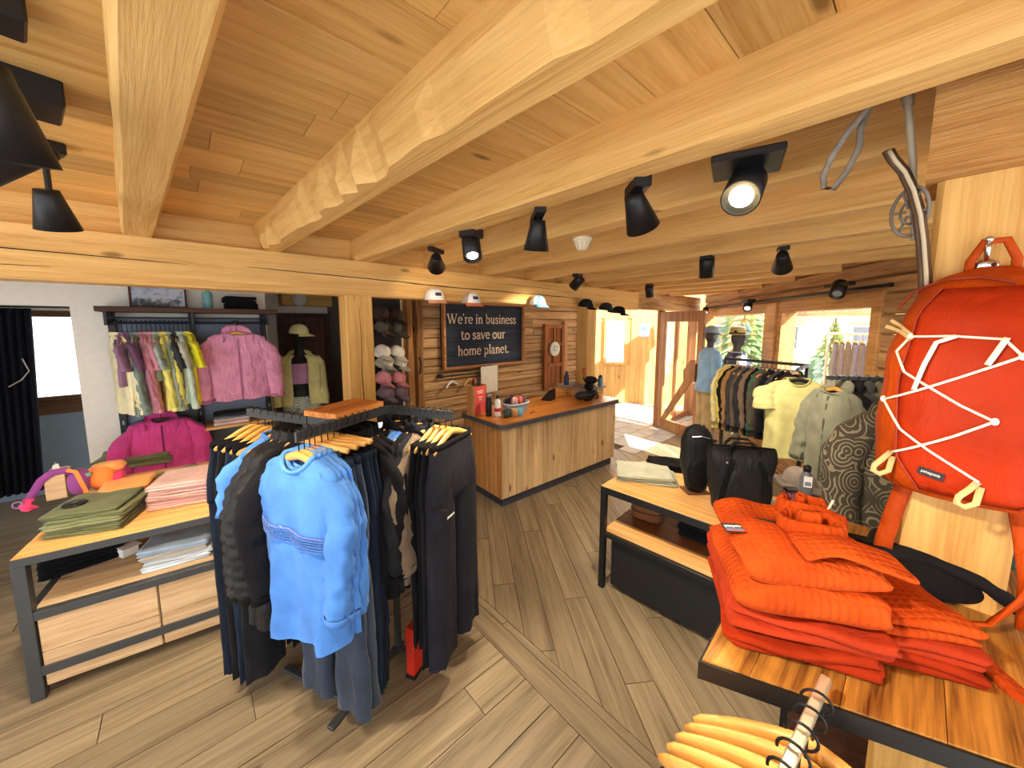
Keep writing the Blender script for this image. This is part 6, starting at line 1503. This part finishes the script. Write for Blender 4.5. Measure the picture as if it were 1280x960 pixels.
# jeans on the rail outside
o0, rz0, L0 = OUT_RAIL
DEN = [cloth('denim_%d' % i, c) for i, c in enumerate(((48, 70, 128), (60, 84, 146), (42, 54, 92), (74, 100, 164)))]
for i in range(7):
    q = o0 + Vector((cos(rz0), sin(rz0), 0)) * (L0 * (i + .5) / 7); rz = rz0 + pi / 2 + .9
    hanger(q, rz, 'hanger of the %s pair of jeans on the rail outside' % ORD[i], 'hangers on the outside rail', clip=True)
    hang('jeans', G('pants', 30 + i % 3, thin=.7, L=1.0), q, rz, {'main': DEN[i % 4]}, '%s pair of blue jeans on the white rail outside the window' % ORD[i], 'jeans', 'jeans on the outside rail')
# ================================================================ FOREGROUND: tray, fleeces, hangers, backpack, ski relics
ZY = 1.25
P0 = PZ(873, 825, ZY); a_ = radians(-66.5); d_ = Vector((cos(a_), sin(a_), 0))
poly = [(P0.x, P0.y), (P0.x + d_.x * .8, P0.y + d_.y * .8), (1.72, -.62), (1.72, .27), (1.3, .285)]
ty = thing('display_shelf', 'thick-edged black steel shelf with a striped wooden top beside the post', 'shelf', (0, 0, 0))
def inset(poly, k):
    cx = sum(p[0] for p in poly) / len(poly); cy = sum(p[1] for p in poly) / len(poly)
    return [(cx + (p[0] - cx) * k, cy + (p[1] - cy) * k) for p in poly]
obj('steel_edge', MB().prism(poly, ZY - .042, ZY - .004), plain('shelf_black', (34, 32, 30), .4, .3), ty)
W_Z2 = W_ZEBRA
ca, sa = cos(radians(8)), sin(radians(8)); pi_ = inset(poly, .985)
for k in range(8):                     # planks running into the depth
    y0, y1 = .3 - k * .13, .3 - (k + 1) * .13 + .0012
    q = polyclip([tuple(v) for v in pi_], [(0, 1, y0), (0, -1, -y1)])
    if len(q) > 2: obj('top_plank', MB().prism(q, ZY - .006, ZY), W_Z2, ty)
obj('side_upright', bx(1.62, 1.66, .2, .24, 0, ZY - .042, .002), BLK_ST, ty); obj('side_upright', bx(1.62, 1.66, -.6, -.56, 0, ZY - .042, .002), BLK_ST, ty)
obj('lower_panel', bx(1.5, 1.54, -.5, .2, .2, ZY - .05), W_DARK, ty)
ar2 = thing('garment_rack', 'low garment rack with a bright steel arm in front of the orange fleeces', 'rack', (.42, .09, 0), radians(-4))
obj('arm', bx(.0, .41, -.008, .008, 1.296, 1.31, .002), plain('brass_steel', (206, 200, 176), .3, .8), ar2)
obj('upright', bx(-.012, .012, -.012, .012, .02, 1.31, .002), BLK_ST, ar2); obj('foot', bx(-.2, .25, -.03, .03, 0, .02, .003), BLK_ST, ar2)
# fleeces
m_, nt, b_ = _mat('orange_waffle'); L_ = nt.links
co = coords(nt, (1, 1, 1), False)
sx = N(nt, 'ShaderNodeSeparateXYZ'); L_.new(co, sx.inputs[0])
def sinaxis(o_, f):
    mu = N(nt, 'ShaderNodeMath', operation='MULTIPLY'); L_.new(o_, mu.inputs[0]); mu.inputs[1].default_value = f
    sn = N(nt, 'ShaderNodeMath', operation='SINE'); L_.new(mu.outputs[0], sn.inputs[0]); ab = N(nt, 'ShaderNodeMath', operation='ABSOLUTE'); L_.new(sn.outputs[0], ab.inputs[0]); return ab.outputs[0]
mn = N(nt, 'ShaderNodeMath', operation='MULTIPLY'); L_.new(sinaxis(sx.outputs[0], 200), mn.inputs[0]); L_.new(sinaxis(sx.outputs[1], 200), mn.inputs[1])
nn = N(nt, 'ShaderNodeTexNoise'); nn.inputs['Scale'].default_value = 10; nn.inputs['Detail'].default_value = 6; L_.new(co, nn.inputs['Vector'])
rr_ = ramp(nt, [(.3, s2l((172, 60, 16))), (.7, s2l((194, 80, 24)))]); L_.new(nn.outputs[0], rr_.inputs[0]); L_.new(rr_.outputs[0], b_.inputs['Base Color']); b_.inputs['Roughness'].default_value = .95; b_.inputs['Specular IOR Level'].default_value = .1
ad = N(nt, 'ShaderNodeMath', operation='MULTIPLY_ADD'); L_.new(nn.outputs[0], ad.inputs[0]); ad.inputs[1].default_value = 1.2; L_.new(mn.outputs[0], ad.inputs[2])
bp = N(nt, 'ShaderNodeBump'); bp.inputs['Strength'].default_value = .55; bp.inputs['Distance'].default_value = .006; L_.new(ad.outputs[0], bp.inputs['Height']); L_.new(bp.outputs[0], b_.inputs['Normal'])
WAF = m_; WAF2 = cloth('brick_fleece', (160, 52, 26), 1.0, bump=.4, sheen=0, spec=.1); WAF3 = cloth('rust_fleece', (150, 44, 16), 1.0, bump=.4, sheen=0, spec=.1)
def soft(o, lv=1):
    q = o.modifiers.new('sub', 'SUBSURF'); q.levels = lv; q.render_levels = lv; return o
fa = radians(-62)
fx = Vector((cos(fa), sin(fa), 0)); fy = Vector((-fx.y, fx.x, 0))
FB = PZ(912, 806, ZY) + fx * .135 + fy * .15
z = ZY + .001
for i, (h, w_, d, mt) in enumerate(((.042, .27, .3, WAF3), (.05, .28, .31, WAF2), (.066, .275, .31, WAF), (.062, .26, .3, WAF))):
    o = folded('fleece_jacket', (FB.x + .006 * (i % 2), FB.y, z), fa + .03 * (i - 1), w_, d, h, mt, ['rust', 'brick red', 'orange waffle', 'bright orange waffle'][i] + ' folded fleece, ' + ['lowest', 'second', 'third', 'topmost'][i] + ' in the main orange pile', 'jacket', 'orange fleeces', 60 + i, 1 if i > 1 else 2, 3.0, nx=28)
    soft(o); z += h * .96
top = o
# crumpled collar and hood of the top fleece
def swirl(c, R, turns, w_, seed, mt, name, par=None):
    rg = []; n = 44
    for i in range(n + 1):
        t_ = i / n; a = turns * 2 * pi * t_ + seed; r = R * (1 - .82 * t_)
        p = Vector(c) + Vector((r * cos(a), r * .85 * sin(a), .012 + .03 * t_ + .01 * nz(t_ * 6, seed)))
        rw = w_ * (1 - .45 * t_) * (1 + .25 * nz(t_ * 9, seed + 3))
        rg.append([p + Vector((cos(a) * rw * .42 * cos(b2), sin(a) * rw * .42 * cos(b2), rw * sin(b2))) for b2 in [2 * pi * j / 10 for j in range(10)]])
    return obj(name, MB().loft(rg), mt, par, True)
hh = z - top.location.z
swirl((.055, .0, hh - .014), .08, 1.7, .036, .5, WAF, 'crumpled_hood', top)
swirl((.07, .085, hh - .004), .055, 1.3, .03, 2.1, WAF, 'collar', top)
rgs = []
for i in range(12):
    t_ = i / 11; rgs.append([(-.02 + .17 * t_, -.10 + .02 * sin(t_ * 5) + (.0 if s else .0) + y_, hh + .004 + .018 * sin(pi * t_) * (1 - abs(y_) * 9) + .006 * nz(t_ * 7, y_ * 20)) for s, y_ in enumerate((-.05, -.03, -.01, .01, .03, .05))])
o = obj('draped_flap', MB().loft(rgs, False, False, closed=False), WAF, top, True); o.modifiers.new('s', 'SOLIDIFY').thickness = .012; soft(o)
pt = obj('brand_patch', bx(-.022, .022, -.001, .001, -.016, .016), plain('patch_dark', (34, 34, 40), .7), top, loc=(-.125, -.04, hh + .0035), rot=(radians(-84), 0, radians(12)))
obj('brand_text', text_mb('patagonia', .038, .001), plain('patch_text', (235, 235, 230), .6), pt, loc=(0, -.0012, .002))
for k, c in enumerate(((206, 110, 60), (110, 90, 150), (70, 120, 170))): obj('patch_band', bx(-.02, .02, -.0016, -.001, -.013 + k * .004, -.0095 + k * .004), plain('pband%d' % k, c, .7), pt)
obj('zip_cord', MB().tube([(-.1, .0, hh + .004), (-.06, .015, hh + .008), (-.02, .01, hh + .008), (.0, .025, hh + .01)], .0022, 6), BLACKP, top)
obj('drawcord', MB().tube([(.09, .06, hh + .0), (.105, .062, hh + .03), (.115, .062, hh + .058)], .0025, 6), plain('cord_pale', (226, 206, 186), .6), top)
# second, lower pile to the side with sleeves flopping out
FB2 = FB + fx * .21 + fy * .03; z = ZY + .001
for i, (h, w_, d, mt) in enumerate(((.035, .22, .26, WAF3), (.04, .2, .25, WAF2), (.045, .17, .24, WAF))):
    o = folded('fleece_jacket', (FB2.x, FB2.y, z), fa - .12 + .1 * i, w_, d, h, mt, ['rust', 'brick red', 'orange'][i] + ' folded fleece, ' + ['lowest', 'middle', 'topmost'][i] + ' in the small side pile', 'jacket', 'orange fleeces', 70 + i, 2, 2.0, nx=22, sag=.25); soft(o); z += h * .9
hs = z - o.location.z
swirl((-.03, .05, hs - .03), .06, 1.3, .028, 1.0, WAF, 'rolled_cuff', o)
rgs = []
for i in range(14):
    t_ = i / 13; p = Vector((.03 + .12 * t_, .07 - .2 * t_ ** 1.5, hs - .01 - (hs + .07) * t_ ** 1.2 + .01 * nz(t_ * 5)))
    rgs.append([p + Vector((.028 * cos(b2) * .6, .042 * cos(b2), .022 * sin(b2) * (1 - .3 * t_))) for b2 in [2 * pi * j / 12 for j in range(12)]])
obj('sleeve', MB().loft(rgs), WAF, o, True)
# black jacket thrown behind
p = PZ(1128, 730, ZY)
o = folded('draped_jacket', (p.x + .02, p.y + .02, ZY + .001), fa + .1, .3, .24, .075, BLK[1], 'black jacket thrown down behind the orange fleeces on the shelf', 'jacket', None, 77, 1, 3.4, nx=24, taper=.15); soft(o)
for k_, pp in enumerate((((-.12, .06, .05), (-.06, -.02, .085), (.04, -.03, .09), (.12, -.09, .07), (.17, -.13, .03)), ((-.1, -.06, .06), (-.02, .05, .088), (.08, .06, .085), (.15, .02, .06)))):
    rgs = []
    for i in range(len(pp) - 1):
        for j in range(6):
            c_ = Vector(pp[i]).lerp(Vector(pp[i + 1]), j / 6); tt = i + j / 6
            rgs.append([c_ + Vector((.012 * cos(b2) + .006 * nz(tt * 2, b2), (.04 - .004 * tt) * cos(b2), .02 * sin(b2) * (1 + .4 * nz(tt * 3, b2 * .7)))) for b2 in [2 * pi * q / 12 for q in range(12)]])
    soft(obj('sleeve', MB().loft(rgs), BLK[3], o, True))
# face-out arm with wooden hangers and dark clothes
for i in range(5):
    x = .60 + .042 * i; q = Vector((x, .078 - .003 * i, 1.314))
    hanger(q, radians(-96 + 4 * i), 'glossy wooden hanger, %s along the bright steel rack arm' % ORD[i], 'hangers on the short arm')
    if i in (0, 2, 3): hang('jacket', G('jacket', 40 + i, thin=.5, L=.72, spread=.0, sh=.2), q + Vector((0, 0, -.07)), radians(-96 + 4 * i), {'main': [BLK[0], None, cloth('dark_olive', (66, 64, 50)), BLK[3]][i], 'trim': BLK[2]}, ['black jacket at the near end of the bright steel rack arm', '', 'dark olive jacket in the middle of the bright steel rack arm', 'charcoal jacket near the tip of the bright steel rack arm'][i], 'jacket', 'jackets on the short arm')

# orange backpack ---------------------------------------------------------------------
YC = -.098; XB = 1.385; ZB0 = 1.535
bpk = thing('backpack', 'orange backpack with white zigzag bungee cord hanging on the pine post', 'backpack', (XB, YC, ZB0), radians(-90), None, (0, radians(0), radians(-90)))
BK = [(0, .085, .07, .01), (.012, .125, .115, .012), (.05, .15, .15, .015), (.18, .158, .17, .015), (.33, .15, .16, .015), (.43, .132, .13, .015), (.5, .105, .085, .012), (.535, .06, .04, .01), (.545, .02, .015, .006)]
BORG = cloth('pack_shell', (188, 72, 12), .62, bump=.4, wr=1.4, spec=.15, sheen=0); BRED = cloth('pack_front', (168, 46, 10), .6, bump=.3, wr=1.2, spec=.15, sheen=0)
LEANX = .0
def bsurf(x, z, off=.004):
    hw, df, db = interp([(-k[0], *k[1:]) for k in BK], -z); u_ = min(.985, abs(x) / hw)
    return Vector((x, -df * (max(0, 1 - u_ ** (2 / .62))) ** (.72 / 2) - off, z))
o = pack(bpk, BK, BORG, n=48, ex=.62, seed=4, dn=.008, sub=34)
rg = []
for i in range(25):                               # red front panel between the seams
    z_ = .03 + .465 * i / 24; e = interp([(0, .07), (-.08, .112), (-.25, .122), (-.4, .105), (-.495, .06)], -(z_ - .03))[0]
    rg.append([bsurf(-e + 2 * e * j / 18, z_, .004 + .004 * sin(pi * j / 18) + .004 * nz(j * .5, z_ * 12)) for j in range(19)])
o2 = obj('front_panel', MB().loft(rg, False, False, closed=False), BRED, bpk, True); o2.modifiers.new('s', 'SOLIDIFY').thickness = .004
def bpx(px, py, X=1.235):
    p = PX(px, py, X); return (-(p.y - YC), p.z - ZB0)
def on_pack(pts, off=.012, n=8):
    out = []
    for a, b_ in zip(pts[:-1], pts[1:]):
        for k in range(n):
            t_ = k / n; out.append(bsurf(a[0] + (b_[0] - a[0]) * t_, max(.02, min(.52, a[1] + (b_[1] - a[1]) * t_)), off))
    out.append(bsurf(pts[-1][0], max(.02, min(.52, pts[-1][1])), off)); return out
CORD = plain('cord_white', (236, 226, 208), .6)
c1 = [bpx(*q) for q in ((1138, 421), (1190, 420), (1255, 424), (1277, 445), (1200, 470), (1103, 501), (1125, 535), (1160, 560), (1222, 600))]
c2 = [bpx(*q) for q in ((1138, 421), (1120, 440), (1130, 465), (1160, 482), (1200, 505), (1241, 524), (1190, 542), (1113, 566))]
for c in (c1, c2): obj('bungee_cord', MB().tube(on_pack(c), .0028, 7), CORD, bpk, True)
for q in ((1103, 501), (1241, 524), (1277, 445), (1138, 421)):
    p = bsurf(*bpx(*q), .013); obj('cord_toggle', MB().ell(p, (.006, .006, .008), 10, 6), plain('toggle_white', (240, 236, 226), .4), bpk, True)
for pts, w_ in ((((1195, 420), (1170, 428), (1155, 455), (1142, 486)), .008), (((1258, 422), (1250, 432), (1232, 455)), .009)):
    obj('cord_tail', MB().ribbon(on_pack([bpx(*q) for q in pts], .02, 4), w_, .003, (1, 0, .3)), CORD, bpk, True)
TAPE = cloth('tape_cream', (226, 190, 128), .8)
for pts in (((1138, 424), (1125, 415), (1104, 408)), ((1140, 420), (1125, 408), (1111, 400)),):
    obj('pull_tab', MB().ribbon(on_pack([bpx(*q) for q in pts], .016, 3), .008, .002, (.3, 0, 1)), TAPE, bpk, True)
for (px, py), s in (((1113, 566), -1), ((1222, 600), 1)):
    c = bsurf(*bpx(px, py), .006); lpp = [c + Vector(v) for v in ((0, -.004, 0), (-.012, -.016, -.018), (-.024, -.02, -.036), (-.026, -.02, -.05), (-.014, -.018, -.056), (.0, -.014, -.045), (.004, -.006, -.01))]; obj('loop', MB().ribbon(lpp, .011, .002, fside(lpp)), TAPE, bpk, True)
pts = [bpx(*q) for q in ((1120, 385), (1140, 362), (1180, 346), (1230, 342), (1278, 350))]
obj('zip', MB().tube(on_pack(pts, .005), .003, 6), plain('zip_rust', (150, 54, 28), .5), bpk)
for s in (-1, 1): obj('seam', MB().tube([bsurf(s * interp([(0, .07), (-.08, .112), (-.25, .122), (-.4, .105), (-.495, .06)], -(.465 * i / 20))[0], .03 + .465 * i / 20, .008) for i in range(21)], .0022, 6), plain('seam_dark', (160, 52, 28), .7), bpk)
lp = bpx(1163, 590); p = bsurf(*lp, .012); pt = obj('brand_patch', bx(-.02, .02, -.001, .001, -.0085, .0085), plain('patch_ink', (40, 34, 44), .7), bpk, loc=p, rot=(radians(-14), radians(10), radians(-12)))
obj('brand_text', text_mb('patagonia', .03, .0008), plain('patch_text', (235, 235, 230), .6), pt, loc=(0, -.0012, -.002))
obj('haul_loop', MB().tube([(-.035, -.0, .5), (-.032, -.015, .56), (-.015, -.02, .6), (.015, -.02, .6), (.032, -.015, .56), (.035, 0, .5)], .008, 8, flat=.5), BORG, bpk, True)
for s, end in ((-1, 0), (1, 1)):
    obj('shoulder_strap', MB().ribbon([(s * .06, .005, .1), (s * .085, .015, .02), (s * .1, .0, -.06), (s * .115, -.02, -.16), (s * .12, -.03, -.27)], .035, .008, (1, .15, 0)), BORG, bpk, True)
obj('webbing', MB().ribbon([(.13, .0, .02), (.14, -.02, -.1), (.10, -.05, -.2), (.06, -.09, -.255), (.0, -.12, -.272), (-.02, -.14, -.275)], .02, .003, [(1, 0, .2), (1, 0, .2), (.7, .7, .2), (.3, 1, .2), (0, 1, .3), (0, 1, .3)]), BORG, bpk, True)
hk = thing('coat_hook', 'chrome ball hook screwed to the pine post', 'hook', (1.398, YC + .01, 2.115), radians(-90))
obj('plate', MB().ell((0, -.003, -.03), (.022, .006, .016), 20, 8), CHROME, hk, True)
obj('stem', MB().tube([(0, 0, -.02), (0, -.03, -.02), (0, -.036, .005), (0, -.034, .02)], .005, 8), CHROME, hk, True); obj('ball', MB().ell((0, -.034, .024), (.008, .008, .008), 12, 8), CHROME, hk, True)
for s in (-1, 1): obj('screw', MB().ell((s * .013, -.009, -.03), (.004, .002, .004), 8, 6), STEEL, hk)

# ski relics on the beam end ---------------------------------------------------------
XS = 1.40
def sp(px, py, dx=0.0): p = PX(px, py, XS + dx); return p
LEATH = plain('old_leather', (132, 122, 108), .6, var=.3, scale=30); BAMB = plain('grey_bamboo', (170, 160, 140), .5, var=.2)
t = thing('ski_pole', 'old grey ski pole with a leather strap and ring basket on the beam end', 'ski pole', sp(1133, 100))
ro = Vector(t.location)
obj('shaft', MB().tube([sp(1128, 70) - ro, sp(1135, 130) - ro, sp(1141, 200) - ro, sp(1143, 300) - ro], .0075, 10), BAMB, t, True)
obj('grip', MB().tube([sp(1131, 60) - ro, sp(1131, 80) - ro, sp(1134, 118) - ro, sp(1136, 132) - ro], [.012, .014, .013, .010], 12), LEATH, t, True)
lp = [(1132, 62), (1112, 100), (1085, 135), (1060, 165), (1040, 195), (1029, 220), (1030, 235), (1042, 236), (1058, 215), (1074, 185), (1076, 160), (1085, 138), (1108, 108)]
lpp = [sp(*q, -.02 + .003 * k) - ro for k, q in enumerate(lp)]; obj('wrist_strap', MB().ribbon(lpp, .015, .004, [Vector((.5, 0, 0)) + v for v in fside(lpp, (1, 0, 0))]), LEATH, t, True)
bc = sp(1137, 265, -.01) - ro
obj('basket_ring', MB().tube([bc + Vector((.012 * sin(2 * a), .032 * cos(a), .06 * sin(a))) for a in [2 * pi * k / 28 for k in range(28)]], .004, 8, closed=True), plain('basket_plastic', (120, 112, 104), .4), t, True)
obj('basket_ring', MB().tube([bc + Vector((.012 * sin(2 * a), .016 * cos(a), .03 * sin(a))) for a in [2 * pi * k / 20 for k in range(20)]], .003, 8, closed=True), MATS['basket_plastic'], t, True)
for k in range(6):
    a = 2 * pi * k / 6; obj('spoke', MB().tube([bc + Vector((0, .005 * cos(a), .01 * sin(a))), bc + Vector((0, .031 * cos(a), .058 * sin(a)))], .0035, 6), MATS['basket_plastic'], t)
t = thing('old_ski', 'narrow old wooden ski with an upturned tip on the beam end', 'ski', sp(1155, 330))
ro = Vector(t.location)
sk = [(1110, 188), (1117, 200), (1130, 215), (1141, 238), (1149, 268), (1153, 300), (1156, 340), (1157, 372)]
skp = [sp(*q, -.015) - ro for q in sk]; obj('ski_body', MB().ribbon(skp, .026, .009, [Vector((1.1, 0, 0)) + v for v in fside(skp, (1, 0, 0))]), wood('ski_wood', (120, 96, 76), (64, 46, 34), 'Z', knots=0), t, True)
obj('ski_edge', MB().ribbon([sp(q[0] + 1.6, q[1] + 1, -.03) - ro for q in sk], .012, .008, (1, 0, 0)), plain('edge_pale2', (206, 190, 160), .5), t, True)
# patterned jacket on the arm behind the post, teal leggings beyond
ar = thing('garment_rail', 'black steel garment rail fixed to the back of the pine post', 'rail', (1.6, -.12, 1.77), 0)
obj('bar', bx(0, .75, -.01, .01, -.03, 0, .002), BLK_ST, ar); obj('plate', bx(0, .01, -.04, .04, -.08, .05, .002), BLK_ST, ar)
obj('cross_bar', bx(.3, .32, -.45, .0, -.03, 0, .002), BLK_ST, ar)
hanger((2.2, -.12, 1.774), radians(-84), 'wooden hanger of the dark patterned fleece behind the post', None)
hang('patterned_fleece', G('jacket', 51, thin=1.0, L=.72, spread=.06, sh=.24), (2.2, -.12, 1.77), radians(-80), {'main': pattern('wave_print', (52, 46, 36), (116, 106, 84), 15, thr=.6), 'trim': cloth('wave_trim', (40, 36, 28))}, 'dark brown fleece with a pale wave pattern hanging behind the backpack', 'jacket')
hanger((1.91, -.42, 1.774), radians(-70), 'clip hanger of the teal patterned leggings', None, clip=True)
hang('leggings', G('pants', 61, thin=.7, L=1.0), (1.91, -.42, 1.77), radians(-60), {'main': pattern('teal_wave', (92, 134, 132), (168, 200, 190), 11, thr=.55), 'trim': cloth('teal_trim', (60, 90, 90))}, 'teal leggings with a pale wave print beyond the pine post', 'trousers')
# unseen lamp added for sun patches on the fleeces, extending the left-hand spotlight row
spot((-.26, .42, 2.5), (1.15, .0, 1.35), 'added black cone spotlight out of view, aimed at the orange fleeces', 40, 'cone', (.1, .08, .04), .2, size=1.2, ang=50)
